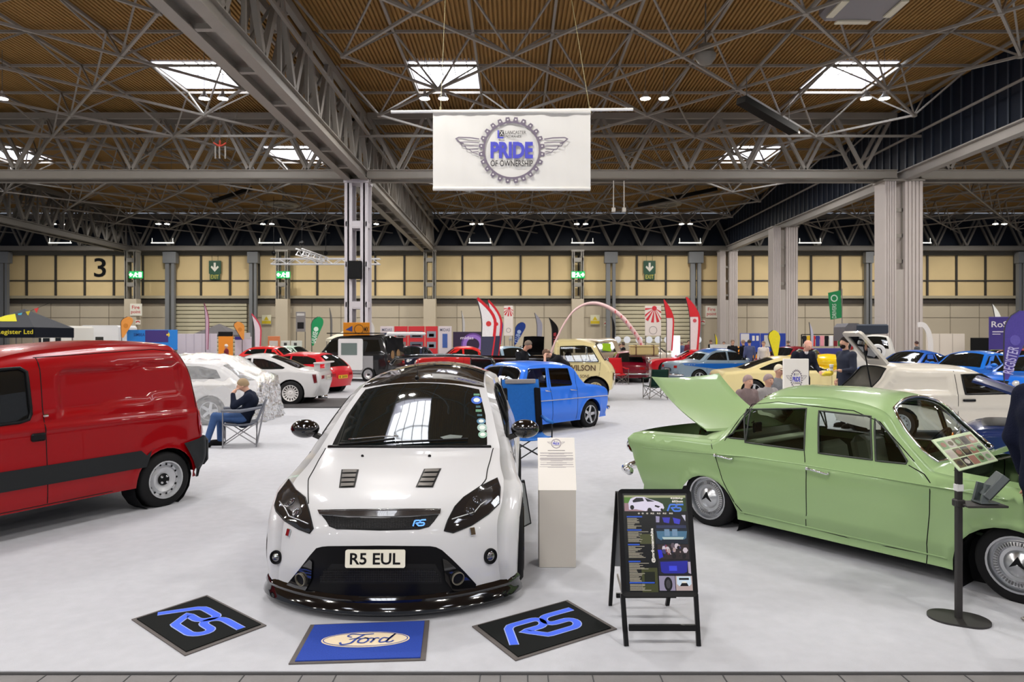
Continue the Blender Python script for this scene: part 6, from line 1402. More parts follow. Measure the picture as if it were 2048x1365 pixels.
def gcar(kind, label, loc, head, col, L=4.2, W=1.68, H=1.4, step=.16, name=None, wheels='five', glassm=None, rough=.3, extra=None, holes=False, wh=None, rimm=None, group=None, light=True, chrome=False, ra=None, sp=1.0):
    cp, wins, ws, rs, ax = TEMPL[kind]; cpm = [(a*L, b*H, c_*L, d*H, 2.3, .07 if 4 < i < 12 else .09) for i, (a, b, c_, d) in enumerate(cp)]; hw = W/2; zb = (.66 if kind != 'estate' else .6)*H
    wr = wh or .31; bd = paint('%d_%d_%d' % col, col, rough)
    c = Car(name or {'saloon': 'saloon_car', 'hatch': 'hatchback_car', 'coupe': 'coupe_car', 'estate': 'estate_car'}[kind], label, loc, head, cpm, [(-.5*L,hw*.90),(-.42*L,hw*.96),(-.2*L,hw),(.25*L,hw),(.42*L,hw*.95),(.5*L,hw*.86)],
            [(0,-.05),(.25*H,-.01),(.45*H,0),(zb-.03,-.005),(zb+.03,-.04),(.9*H,-.19),(H,-.24)], bd, .16*H, [(ax[0]*L, wr, ra or wr*1.12), (ax[1]*L, wr, ra or wr*1.12)], step, group, sharp=(5,))
    W_ = [[(a*L, b*H) for a, b in p] for p in wins]; gm = glassm or GLASS_DARK
    if holes:
        for p in W_: c.hole_side(p)
        wsc = [(ws[0],-.84),(ws[0],.84),(ws[1]-.2,.88),(ws[1],.6),(ws[1],-.6),(ws[1]-.2,-.88)]; rsc = [(rs[0],-.8),(rs[0],.8),(rs[1],.8),(rs[1],-.8)]; c.hole_sheet(wsc); c.hole_sheet(rsc)
    c.finish()
    for p in W_: c.window_side(p, gm, None, .008, holes) if holes else c.patch_side(p, 'side_window', DG, .004)
    if holes: c.patch_sheet(wsc, 'windscreen', gm, -.01); c.patch_sheet(rsc, 'rear_window', gm, -.01); c.bead_sheet(wsc, .01, 'windscreen_trim', CHROME if chrome else RUBBER, .003, True); seats(c, .0, -.22*L, .32, flat((30,30,32), .8), h=.55)
    else: c.patch_sheet([(ws[0],-.86),(ws[0],.86),(ws[1],.88),(ws[1],-.88)], 'windscreen', DG, .004); c.patch_sheet([(rs[0],-.82),(rs[0],.82),(rs[1],.82),(rs[1],-.82)], 'rear_window', DG, .004)
    if light:
        for v in (.74, -.74):
            P, n = c.on(1.9, v); hemi(c, P, n, .075, 'headlight', mat('lamp_clear2', (.55,.55,.55), .12, .3, 1.), .3, ringm=CHROME)
            P, n = c.on(13.6, v); o = MB(); o.bbox((0,0,0), (.20,.10,.03), .01, M=frame(P, Vector((0,0,1)).cross(n), n.cross(Vector((0,0,1)).cross(n)))); o.build('tail_light', mat('lamp_red', (.3,.01,.01), .1, 0, 1.), c.t)
        c.patch_sheet([(1.6,-.5),(1.6,.5),(2.2,.5),(2.2,-.5)], 'grille', BLACK, .006)
    if chrome:
        for x in (.5, -.5):
            s_ = 1 if x > 0 else -1; m = MB(); m.tube([(s_*(L*.5-.22), -hw*.93, .3*H), (s_*(L*.5), -hw*.78, .3*H), (s_*(L*.5+.05), 0, .3*H), (s_*(L*.5), hw*.78, .3*H), (s_*(L*.5-.22), hw*.93, .3*H)], .04, 8); m.build('bumper', CHROME, c.t, True)
    c.seam_lines([[(a*L, .2*H), (a*L, .65*H)] for a in ((.17, -.035, -.24) if kind in ('saloon','estate') else (.16, -.06))], .006)
    for x in (W_[0][3][0]+.18, ):
        for sg in (1, -1): P, n = c.side([x, x+.14], [zb-.08]*2, .02, sg); m = MB(); m.tube(P, .012, 6); m.build('door_handle', CHROME if chrome else BLACK, c.t, True)
    add_wheels(c, (ax[0]*L, ax[1]*L), hw-.105, wr, .19, style=wheels, rim=.64, rm=rimm or ALLOY, n=24 if step < .12 else 18)
    for sg in (1, -1): mirror(c, .13*L, sg*(hw+.10), zb+.06, bd, .8)
    c.L, c.H, c.hw = L, H, hw
    return c
# ---------------------------------------------------------------- blue classic saloon
BL = paint('blue', (48, 116, 228), .35)
cp = [(1.97,.25,1.90,.25,2.6,.05),(2.02,.45,1.95,.45,2.6,.06),(2.0,.68,1.92,.68,2.6,.07),(1.85,.82,1.8,.79,3,.08),(1.2,.87,1.15,.84,3,.08),(.95,.92,.88,.88,2.6,.07),(.86,1.1,.78,1.07,2.3,.06),(.68,1.31,.64,1.25,2.3,.06),(.2,1.38,.2,1.32,2.3,.07),(-.3,1.365,-.3,1.305,2.4,.07),(-.70,1.31,-.67,1.25,2.5,.06),(-.92,1.06,-.86,1.03,2.4,.07),(-1.06,.925,-.99,.90,2.4,.05),(-1.4,.88,-1.38,.86,3,.05),(-1.80,.77,-1.74,.745,3,.05),(-1.86,.55,-1.78,.55,3,.07),(-1.8,.27,-1.72,.27,3,.06)]
r8 = Car('saloon_car', 'bright blue boxy classic saloon parked just behind the blue camping chair', (.26, 14.02), (-.70, -.71), cp, [(-1.9,.66),(-1.4,.72),(-.6,.745),(1.0,.745),(1.6,.72),(2.05,.66)],
    [(.2,-.05),(.35,-.01),(.5,0),(.7,0),(.86,-.01),(.92,-.035),(1.1,-.085),(1.3,-.14),(1.4,-.19)], BL, .19, [(-1.10,.27,.33),(1.13,.27,.33)], .06, sharp=(5,12), bump=(lambda x, z: .02*np.exp(-((np.hypot(x+1.10, z-.27)-.35)/.04)**2),))
c = r8
q = lambda pts: c.px_side([(960+x/6.204, 640+y/6.204) for x, y in pts], 1)
Wl = [q([(560,840),(600,615),(805,600),(828,835)]), q([(885,830),(850,605),(1085,605),(1140,800),(1130,812)])]
WSC = [(5.15,-.84),(5.1,0),(5.15,.84),(5.6,.88),(6.6,.86),(6.88,.7),(6.92,0),(6.88,-.7),(6.6,-.86),(5.6,-.88)]; RSC = [(10.3,-.66),(10.3,.66),(11.6,.7),(11.6,-.7)]
for p in Wl: c.hole_side(p)
c.hole_sheet(WSC); c.hole_sheet(RSC); c.finish()
for p in Wl: c.window_side(p, GLASS, None, .008)
c.patch_sheet(WSC, 'windscreen', GLASS, -.01); c.bead_sheet(WSC, .012, 'windscreen_trim', CHROME, .003, True); c.patch_sheet(RSC, 'rear_window', GLASS, -.01); c.bead_sheet(RSC, .014, 'rear_window_trim', RUBBER, .003, True)
c.bead_side(q([(700,1015),(900,1000),(1200,972),(1500,945),(1590,938)])+[(-1.72,.60)], .010, 'trim_strip', mat('strip_silver', srgb(190,190,200), .3, .6), .002)
c.seam_lines([q([(833,600),(860,830),(900,1000),(895,1260)]), q([(1160,610),(1190,800),(1215,960),(1190,1230)]), [(.85,.86),(.78,.50),(.72,.21)]], .005)
for p in (((800,880),(870,893)), ((1112,868),(1185,875))):
    a, b = q(p)
    for sg in (1, -1): P, n = c.side([a[0], b[0]], [a[1], b[1]], .025, sg); m = MB(); m.tube(P, [.014,.01], 6); m.build('door_handle', CHROME, c.t, True)
seats(c, .25, -.45, .34, flat((24,24,28), .8), h=.56); dash(c, .72, .86, 1.15, flat((20,22,30), .6), .2); steering(c, .45, .32, .9)
m = MB(); m.box((0, 0, .22), (2.0, 1.2, .02)); m.build('floor_pan', DARKIN, c.t)
add_wheels(c, (-1.10, 1.13), .615, .275, .20, style='five', rim=.66)
m = MB(); m.tube([(-1.75,.68,.36),(-1.88,.6,.36),(-1.92,0,.36),(-1.88,-.6,.36),(-1.75,-.68,.36)], .035, 8); m.build('rear_bumper', CHROME, c.t, True)
for y in (.5, -.5): hemi(c, (1.98, y, .66), (1, 0, 0), .1, 'headlight', mat('lamp_clear', (.6,.5,.5)), .3, ringm=CHROME)
m = MB(); m.bbox((0,0,0), (.21,.297,.003), .001, M=frame((1.08, .28, 1.0), (.2,.98,0), (-.5,.1,.86))); m.build('info_sheet', WHITEP, c.t)
# ---------------------------------------------------------------- silver-white coupe with a big wing
ast = gcar('coupe', 'white coupe with rear wing and white multi-spoke wheels beyond the plastic-wrapped car', (-7.42, 19.72), (-1, -.03), (196,194,194), 4.27, 1.72, 1.40, .07, holes=True, wheels='multi', wh=.335, ra=.375, rimm=mat('wheel_white', srgb(216,212,210), .3, 0, .6))
c = ast; m = MB(); m.bbox((-2.03, 0, 1.14), (.26, 1.45, .045), .02)
for y in (-.6, .6): m.bbox((-1.98, y, 1.02), (.16, .06, .24), .02)
m.build('rear_wing', paint('196_194_194', (196,194,194)), c.t, True, 40)
c.patch_side([(-1.90,.84),(-2.0,.84),(-2.03,.62),(-1.95,.60)], 'tail_light', mat('lamp_deep', (.10,.004,.006), .15, 0, .3), .012); P, n = c.on(13.7, .0); plate(c, (P.x-.02, P.y, P.z), (-1,0,0), 'E 4 LG', .5, .11)
m = MB(); m.tube([(-1.95,.35,.2),(-2.2,.35,.2)], .05, 10); m.build('exhaust', CHROME, c.t, True)
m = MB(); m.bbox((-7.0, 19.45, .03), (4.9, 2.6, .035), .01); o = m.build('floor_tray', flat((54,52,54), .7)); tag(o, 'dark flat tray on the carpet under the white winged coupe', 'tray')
# ---------------------------------------------------------------- white hatchback wrapped in clear plastic
esc = gcar('hatch', 'white hatchback wrapped in clear plastic sheet behind the seated person', (-7.65, 15.5), (-1, .02), (206,204,202), 4.05, 1.64, 1.37, .07, holes=True, wh=.30)
PLAST = glass('plastic_film', (.95, .95, .96), .0); nt = PLAST.node_tree
for n in nt.nodes:
    if n.type == 'FRESNEL': n.inputs[0].default_value = 1.35
    if n.type == 'BSDF_GLOSSY': n.inputs['Roughness'].default_value = .18
    if n.type == 'BSDF_DIFFUSE': n.inputs[0].default_value = (.85, .86, .88, 1)
    if n.type == 'MIX_SHADER' and not n.inputs[0].is_linked: n.inputs[0].default_value = .26
tcn = nt.nodes.new('ShaderNodeTexCoord'); no = nt.nodes.new('ShaderNodeTexNoise'); no.inputs['Scale'].default_value = 9; no.inputs['Detail'].default_value = 6; bp = nt.nodes.new('ShaderNodeBump'); bp.inputs['Strength'].default_value = 1.0; bp.inputs['Distance'].default_value = .06
nt.links.new(tcn.outputs['Object'], no.inputs['Vector']); nt.links.new(no.outputs['Fac'], bp.inputs['Height']); [nt.links.new(bp.outputs[0], n.inputs['Normal']) for n in nt.nodes if n.type in ('BSDF_GLOSSY', 'BSDF_DIFFUSE')]
t = thing('plastic_cover', 'crumpled clear plastic sheet draped over the white hatchback behind the seated person', 'plastic sheet', (-7.65, 15.5, .012), math.atan2(.02, -1))
m = MB(); rr = random.Random(5); xs = np.linspace(1.6, -2.18, 26); prof = [(1.7,.95),(1.0,1.0),(.6,1.2),(.1,1.43),(-.8,1.44),(-1.4,1.38),(-1.75,1.12),(-2.05,1.0),(-2.2,.95)]; xp = [p[0] for p in prof][::-1]; zp = [p[1] for p in prof][::-1]; vs = []
for i, x in enumerate(xs):
    zt = np.interp(x, xp, zp); rear = max(0, (-x-2.0)/.35)
    for j in range(17):
        u = -1+j/8; a = abs(u); y = (u/.55*.66 if a < .55 else math.copysign(.66+(a-.55)/.45*.36, u)); z = zt+.03 if a < .55 else zt+.03-(zt)*((a-.55)/.45)**.9
        vs.append((x+rr.uniform(-.03,.03), y+rr.uniform(-.03,.03), max(.015, z+rr.uniform(-.025,.025))))
m.add(vs, [(i*17+j, (i+1)*17+j, (i+1)*17+j+1, i*17+j+1) for i in range(25) for j in range(16)])
e = 25*17; v2 = []
for kz in range(1, 7):
    for j in range(17): x, y, z = vs[e+j]; v2.append((x-.05*math.sin(j*2.1+kz)-.03, y, max(.01, z*(1-kz/6))))
b0 = len(m.v); m.add(v2, [(k*17+j, (k+1)*17+j, (k+1)*17+j+1, k*17+j+1) for k in range(5) for j in range(16)]); m.f += [(e+j, b0+j, b0+j+1, e+j+1) for j in range(16)]; m.m += [0]*16
m.build('sheet', PLAST, t, True)
# ---------------------------------------------------------------- white panel van with raised tailgate (right)
WV = paint('cream_white', (214, 208, 196), .35)
cp = [(1.75,.25,1.68,.25,2.6,.06),(1.80,.42,1.72,.42,2.6,.07),(1.78,.62,1.70,.60,2.6,.08),(1.70,.74,1.62,.71,3,.08),(1.2,.84,1.15,.80,3,.08),(.85,.90,.80,.87,2.6,.07),(.65,1.08,.60,1.04,2.3,.06),(.32,1.29,.28,1.23,2.3,.07),(-.1,1.35,-.1,1.29,2.4,.09),(-.7,1.36,-.7,1.30,2.6,.09),(-1.22,1.335,-1.22,1.28,2.6,.08),(-1.40,1.12,-1.38,1.08,3,.07),(-1.68,.83,-1.64,.80,3,.07),(-1.76,.62,-1.72,.62,3,.07),(-1.78,.42,-1.72,.42,3,.07),(-1.7,.22,-1.66,.22,3,.06)]
fv = Car('panel_van', 'off-white small panel van with raised tailgate beyond the green saloon', (8.0, 13.15), (1, -.04), cp, [(-1.8,.74),(-1.4,.78),(.8,.785),(1.4,.76),(1.8,.68)], [(.2,-.05),(.35,-.01),(.5,0),(.75,0),(.84,-.01),(.90,-.03),(1.1,-.08),(1.3,-.14),(1.4,-.18)], WV, .20, [(-1.13,.28,.33),(1.15,.28,.33)], .07, sharp=(5,), bump=(recess([(-1.15,1.20),(-.20,1.20),(-.20,.83),(-1.42,.83)], .02, .05), lambda x, z: .012*np.exp(-((z-.60)/.02)**2)))
c = fv; Wl = [(.0,.84),(-.02,1.18),(.35,1.19),(.78,.92),(.80,.86)]; c.hole_side(Wl); RSC = [(10.15,-.86),(10.15,.86),(12.3,.88),(12.3,-.88)]; WSC = [(5.12,-.86),(5.12,.86),(6.9,.86),(6.9,-.86)]; c.hole_sheet(RSC); c.hole_sheet(WSC); c.finish(); c.window_side(Wl, GLASS, BLACK, .018); c.patch_sheet(WSC, 'windscreen', GLASS, -.01)
c.seam_lines([[(-.14,1.25),(-.13,.8),(-.14,.25)],[(.85,.86),(.82,.25)]], .006); m = MB(); m.bbox((.05, -.80, .735), (.22,.03,.045), .01); m.bbox((.05, .80, .735), (.22,.03,.045), .01); m.build('door_handle', BLACK, c.t)
c.bead_sheet(RSC, .015, 'tailgate_seal', RUBBER, .0, True); seats(c, -.05, None, .36, flat((26,26,28), .8)); dash(c, .6, .86, 1.2, flat((20,20,22), .6), .2); add_wheels(c, (-1.13, 1.15), .665, .285, .17, style='steel', rim=.66, rm=SILVER)
# raised tailgate frame with window
hx, hz, ang, Lg = -1.26, 1.35, math.radians(50), .78; M = frame((hx, 0, hz), (-math.cos(ang), 0, math.sin(ang)), (0, 1, 0)); o = bpy.data.objects.new('tailgate', None); COL.objects.link(o); o.parent = c.t
m = MB(); fr = rrect(Lg, .80, .08, 4, Lg/2, -.25); inr = rrect(Lg-.22, .56, .06, 4, Lg/2+.02, -.25); n = len(fr)
vs = [M @ Vector((p[0], p[1], z)) for z in (.025, -.025) for lp in (fr, inr) for p in lp]; F = []
for i in range(n): j = (i+1) % n; F += [(i, j, n+j, n+i), (2*n+i, 3*n+i, 3*n+j, 2*n+j), (i, 2*n+i, 2*n+j, j), (n+i, n+j, 3*n+j, 3*n+i)]
m.add(vs, F); m.build('tailgate_frame', WV, o, True, 40); m = MB(); m.prism(inr, -.004, .004, M); m.build('tailgate_glass', GLASS_DARK, o)
m = MB(); m.tube([(-1.55,-.62,.86), (-1.70,-.60,1.72)], .012, 6); m.build('gas_strut', BLACK, c.t)
# ---------------------------------------------------------------- navy car with raised bonnet, at the right edge
NV = (22, 40, 92); nc = gcar('saloon', 'dark navy classic car with its bonnet raised at the right edge', (7.12, 7.62), (-.8, .6), NV, 4.0, 1.58, 1.38, .09, chrome=True, wheels='five', wh=.28); c = nc
c.patch_sheet([(3.3,-.8),(3.3,.8),(4.8,.8),(4.8,-.8)], 'engine_bay', BLACK, .004)
flap('bonnet', c, .80, .92, .60, .56, 1.05, math.radians(24), paint('22_40_92', NV), crown=.03)
for y in (.66, -.66): hemi(c, (1.96, y, .68), (1,0,0), .05, 'indicator', mat('amber', srgb(230,120,20), .2, 0, .6), .4)
# ---------------------------------------------------------------- cream american coupe
mus = gcar('coupe', 'cream two-door coupe with dark side window beyond the seated people', (8.2, 20.6), (1, -.02), (216, 200, 146), 4.66, 1.74, 1.31, .08, holes=True, chrome=True, wh=.32, wheels='five')
# ---------------------------------------------------------------- cream pickup cab and its black bed
CR = paint('cream', (222, 206, 152), .35)
cp = [(.86,.35,.80,.35,2.6,.06),(.93,.60,.84,.60,2.6,.09),(.92,.85,.82,.85,2.6,.10),(.80,1.08,.70,1.06,2.5,.10),(.70,1.16,.62,1.14,2.5,.08),(.52,1.42,.46,1.39,2.4,.07),(.36,1.68,.32,1.63,2.4,.07),(.10,1.78,.08,1.71,2.4,.12),(-.4,1.80,-.4,1.73,2.6,.12),(-.80,1.76,-.78,1.69,2.8,.10),(-.86,1.4,-.84,1.38,3,.06),(-.88,.9,-.86,.9,3,.05),(-.88,.35,-.86,.35,3,.05)]
pk = Car('pickup_truck', 'cream forward-control pickup lettered WILSON on its door, behind the blue saloon', (2.05, 20.9), (.98, -.12), cp, [(-.9,.80),(.5,.80),(.95,.74)], [(.3,-.02),(.6,0),(1.1,0),(1.2,-.02),(1.5,-.08),(1.75,-.16),(1.85,-.2)], CR, .34, [(.35,.34,.40)], .08, bump=(lambda x, z: .015*np.exp(-((z-.86)/.02)**2),))
c = pk; Wl = [(-.66,1.14),(-.66,1.58),(.02,1.60),(.22,1.56),(.44,1.18),(.44,1.14)]; c.hole_side(Wl); WSC = [(4.15,-.84),(4.15,.84),(5.9,.84),(5.9,-.84)]; c.hole_sheet(WSC); c.finish(); c.window_side(Wl, GLASS, RUBBER, .014); c.bead_side([(.08,1.14),(.08,1.60)], .012, 'window_divider', CHROME, .0); c.patch_sheet(WSC, 'windscreen', GLASS, -.01); c.bead_sheet(WSC, .016, 'windscreen_seal', RUBBER, .002, True)
c.seam_lines([[(-.72,1.66),(-.72,.4)],[(.50,1.14),(.46,.75),(.2,.72)],[(-.72,1.1),(.5,1.1)]], .006); m = MB(); text(m, 'WILSON', frame((-.04, -.822, .97), (1,0,0), (0,0,1)), .80, .17, 0, .02); text(m, '& SONS', frame((-.0, -.825, .73), (1,0,0), (0,0,1)), .36, .09, 0, .01); m.build('door_lettering', flat((90,66,40), .5), c.t)
m = MB(); m.bbox((.2, -.86, 1.16), (.1,.03,.03), .01); m.build('door_handle', CHROME, c.t); seats(c, -.1, None, .85, flat((24,22,22), .8), h=.6); steering(c, .3, -.4, 1.22)
for y in (.55, -.55): hemi(c, (.90, y, .72), (1,0,0), .10, 'headlight', mat('lamp_clear', (.6,.5,.5)), .3, ringm=CHROME)
m = MB(); BK = GLOSSB
m.bbox((-2.1, 0, .70), (2.35, 1.6, .08), .01); m.bbox((-2.1, .78, 1.0), (2.35, .05, .55), .02); m.bbox((-2.1, -.78, 1.0), (2.35, .05, .55), .02); m.bbox((-3.27, 0, 1.0), (.05, 1.6, .55), .02); m.build('load_bed', BK, c.t)
m = MB(); m.bbox((-2.1, -.815, 1.23), (2.3, .02, .03), .005); m.build('bed_rail', CHROME, c.t); m = MB(); m.bbox((-1.5, 0, .5), (3.2, .8, .14), .02); m.build('chassis', BLACK, c.t); add_wheels(c, (.35, -2.1), .66, .34, .2, style='steel', rim=.62, rm=mat('cream_wheel', srgb(210,196,150), .4))
# ---------------------------------------------------------------- two-tone saloon, burgundy car, others in the middle distance
tt = gcar('saloon', 'grey-blue two-tone classic saloon with a bright blue roof and side flash', (8.1, 27.6), (.95, .25), (120, 138, 152), 4.5, 1.7, 1.42, .1, chrome=True, holes=True)
c = tt; B2 = paint('royal', (16, 84, 160), .3); c.patch_sheet([(7.0,-.97),(7.0,.97),(9.9,.97),(9.9,-.97)], 'roof_panel', B2, .006); c.patch_side([(2.0,.62),(-.3,.60),(-2.0,.80),(-2.1,.86),(2.0,.84)], 'side_flash', B2, .006); P, n = c.on(13.9, 0); plate(c, (-2.30, 0, .62), (-1,0,0), 'WYX 66', .5, .12, flat((14,14,16), .3), flat((220,220,220)))
bu = gcar('hatch', 'dark burgundy rounded classic car with a wicker basket on its rear rack', (4.85, 29.9), (.12, .99), (110, 8, 30), 3.9, 1.56, 1.30, .1, chrome=True, wh=.3); c = bu
t = thing('wicker_basket', 'wicker luggage basket strapped to the back of the burgundy car', 'basket', (5.15, 28.0, 1.14)); m = MB(); m.bbox((0,0,.16), (1.1,.5,.32), .04); m.bbox((0,0,.36), (1.16,.54,.06), .03); m.build('body', mat('wicker', srgb(186,164,112), .8, noise=.3, nscale=60), t); m = MB(); m.box((-.35,0,.2), (.04,.53,.42)); m.box((.35,0,.2), (.04,.53,.42)); m.box((0,0,-.04), (1.1,.5,.04)); m.build('strap', flat((90,50,30)), t)
def spot(px, D): return ((px-CX)/FPX*D, D)
FAR = [('hatch', 'red hatchback with yellow number plate behind the winged coupe', spot(594, 23.8), (-.93,.36), (196,16,34), 3.7, 1.58, 1.36),
 ('estate', 'bronze estate car with a yellow-green jacket in its window behind the cream pickup', spot(1150, 33.5), (-.99,.05), (160,144,122), 4.5, 1.8, 1.78),
 ('saloon', 'orange saloon in front of the blue display boards', spot(1480, 38.5), (-.97,-.2), (236,150,24), 4.0, 1.6, 1.35),
 ('coupe', 'bright blue saloon facing left, first of the blue cars beyond the white van', spot(1822, 25.0), (-.88,-.47), (20,92,190), 4.5, 1.7, 1.40),
 ('saloon', 'bright blue saloon with pale roof, second of the blue cars beyond the white van', spot(1945, 22.5), (-.88,-.47), (20,110,210), 4.5, 1.7, 1.42),
 ('saloon', 'blue car at the right edge behind the purple feather flag', spot(2075, 19.5), (-.88,-.47), (24,100,200), 4.4, 1.7, 1.38),
 ('coupe', 'red convertible behind the two-tone saloon', spot(1378, 35), (-.97,.1), (190,20,34), 4.0, 1.6, 1.25),
 ('hatch', 'dark red car half hidden by the yellow feather flag', spot(1575, 34), (-.8,-.5), (120,14,30), 4.0, 1.65, 1.42),
 ('saloon', 'red saloon with its cabin frame showing behind the black hatchback roof', spot(920, 34), (-.99,-.1), (200,36,34), 4.4, 1.7, 1.42),
 ('saloon', 'dark blue-black saloon just right of the camper van', spot(826, 37), (-.2,-.98), (24,30,50), 4.3, 1.65, 1.42),
 ('coupe', 'red sports car low behind the plastic-wrapped hatchback', spot(415, 27), (-.95,-.2), (206,22,24), 4.2, 1.7, 1.22),
 ('hatch', 'red hatchback far left behind the winged coupe roof', spot(556, 35.5), (.95,-.2), (200,30,30), 4.0, 1.65, 1.40),
 ('hatch', 'small yellow car beside the red-edged feather flags', spot(990, 42.5), (.5,-.86), (230,196,30), 3.6, 1.55, 1.42),
 ('saloon', 'pale blue classic car left of the man in the dark suit', spot(1020, 28), (.5,-.86), (150,176,196), 4.0, 1.6, 1.5),
 ('saloon', 'black classic car with raised bonnet between the two leaning people', spot(1062, 38.5), (.1,-.99), (18,18,22), 4.2, 1.65, 1.45),
 ('saloon', 'green and white rally saloon left of the camper van', spot(588, 42.3), (.93,-.25), (176,196,180), 4.2, 1.65, 1.35),
 ('coupe', 'yellow and black sports car far right behind the purple banner', spot(2000, 33), (-.9,-.4), (196,206,40), 4.2, 1.75, 1.3),
 ('saloon', 'silver car far behind the burgundy car', spot(1290, 41), (-.9,.2), (200,190,176), 4.3, 1.7, 1.4),
 ('saloon', 'dark red saloon at the far right edge behind the purple flag', spot(2035, 27), (-.8,-.6), (140,20,30), 4.3, 1.7, 1.42)]
FC = []
for k, lab, loc, hd, col, L, W, H in FAR: FC.append(gcar(k, lab, loc, hd, col, L, W, H, .2, chrome=(k == 'saloon')))
c = FC[0]; P, n = c.on(13.9, 0); plate(c, (-1.86, 0, .55), (-1,0,0), 'E 205', .5, .11, flat((226,180,30), .3))
c = FC[14]; flap('bonnet', c, .78, .95, .6, .55, 1.1, math.radians(58), GLOSSB, crown=.05)
c = FC[3]; c.patch_sheet([(3.2,-.8),(3.2,.8),(4.9,.8),(4.9,-.8)], 'bonnet_panel', GLOSSB, .005); c = FC[1]; m = MB(); m.bbox((-1.45,.80,1.36), (.4,.02,.4), .005); m.build('hi_vis_jacket', fabric((170,220,40)), c.t)
# yellow open engine special
t = thing('kit_car', 'yellow open car with exposed engine between the bald person and the person with the cup', 'car', (*spot(1633, 30.5), 0), math.radians(200)); Yp = paint('yellow', (240,200,24), .3)
m = MB(); m.ball((1.2,0,.75), (.9,.55,.35), 16, 10); m.ball((-.6,0,.75), (1.0,.6,.38), 16, 10); m.ball((1.2,.75,.72), (.5,.16,.30), 12, 8); m.ball((1.2,-.75,.72), (.5,.16,.30), 12, 8); m.bbox((.2,0,.45), (3.2,1.1,.3), .1); m.build('body', Yp, t, True, 50)
m = MB(); m.bbox((.5,0,1.05), (.7,.6,.35), .08); m.tube([(.2,.3,1.2),(.5,.5,1.3),(.9,.4,1.1)], .05, 8); m.tube([(.2,-.3,1.2),(.5,-.5,1.3),(.9,-.4,1.1)], .05, 8); m.build('engine', mat('engine_grey', (.2,.2,.2)), t, True, 50)
for x in (1.25, -1.0):
    for y in (.75, -.75): wheel(t, x, y, .32, .32, .22, 'five')
# ---------------------------------------------------------------- camper van with raised tailgate
cv = gcar('estate', 'black and white camper van with raised tailgate and an orange banner on its roof', (*spot(702, 30.2),), (-.93, .30), (24,24,26), 4.5, 1.85, 1.94, .12, name='camper_van', wheels='steel'); c = cv
c.patch_side([(.28*4.5,.35),(.28*4.5,1.08),(-.35*4.5,1.08),(-.35*4.5,.35)], 'lower_panel', flat((150,150,152), .3), .006)
m = MB(); M = T((-.55, .955, 1.14)); m.prism([(x, z) for x, z in rrect(1.15, 1.3, .08)], -.02, .02, M @ Matrix.Rotation(PI/2, 4, 'X')); m.build('side_door', WHITEP, c.t); m = MB(); m.box((-.5, .985, 1.36), (.75, .01, .5)); m.build('door_window', mat('window_grey', srgb(110,124,120), .2), c.t)
m = MB(); m.box((-2.12, 0, 1.35), (.04, 1.4, .95)); m.build('rear_opening', DARKIN, c.t); m = MB(); m.bbox((-2.65, 0, 2.0), (1.1, 1.55, .13), .05); m.bbox((-2.2,0,1.96), (.2,1.5,.09), .03); m.build('tailgate', WHITEP, c.t)
m = MB(); m.box((-2.16, 0, .86), (.06, 1.45, .05)); m.build('tail_shelf', flat((150,110,70)), c.t)
for y, z, r in ((.35, 1.12, .22), (-.15, 1.15, .24)): m = MB(); m.lathe([(0,.02),(r*.7,.02),(r*.75,0)], 14, T((-2.18, y, z)) @ Matrix.Rotation(-PI/2, 4, 'Y') @ Matrix.Diagonal((1.1,.8,1,1))); m.build('carved_panel', flat((150,116,76)), c.t)
m = MB(); m.box((-.35, 0, 2.02), (2.4, 1.1, .04)); m.build('roof_rack', BLACK, c.t)
t = thing('roof_banner', 'orange banner with a blue triangle and ring standing on the camper van roof', 'banner', at(713, 659, 31.2)); s = 31.2/FPX
m = MB(); m.bbox((0,0,0), (53*s,.03,27*s), .01); m.box((-24*s,0,-15*s), (.04,.04,.3)); m.box((24*s,0,-15*s), (.04,.04,.3)); m.build('board', flat((238,150,24), .7), t); m = MB(); M = frame((0,-.02,0), (1,0,0), (0,0,1)); m.prism([(-22*s,-1*s),(-8*s,7*s),(-8*s,-5*s)], 0, .004, M, 0); ribbon(m, [(5*s+9*s*math.cos(a), 9*s*math.sin(a)) for a in np.linspace(0, 2*PI, 21)[:-1]], 1.2*s, M, 1, .004, True); text(m, 'MX', M @ T((20*s,0,.004)), 9*s, 10*s, 1, .02); m.build('printed_logo', [flat((60,76,150)), flat((60,40,20))], t)
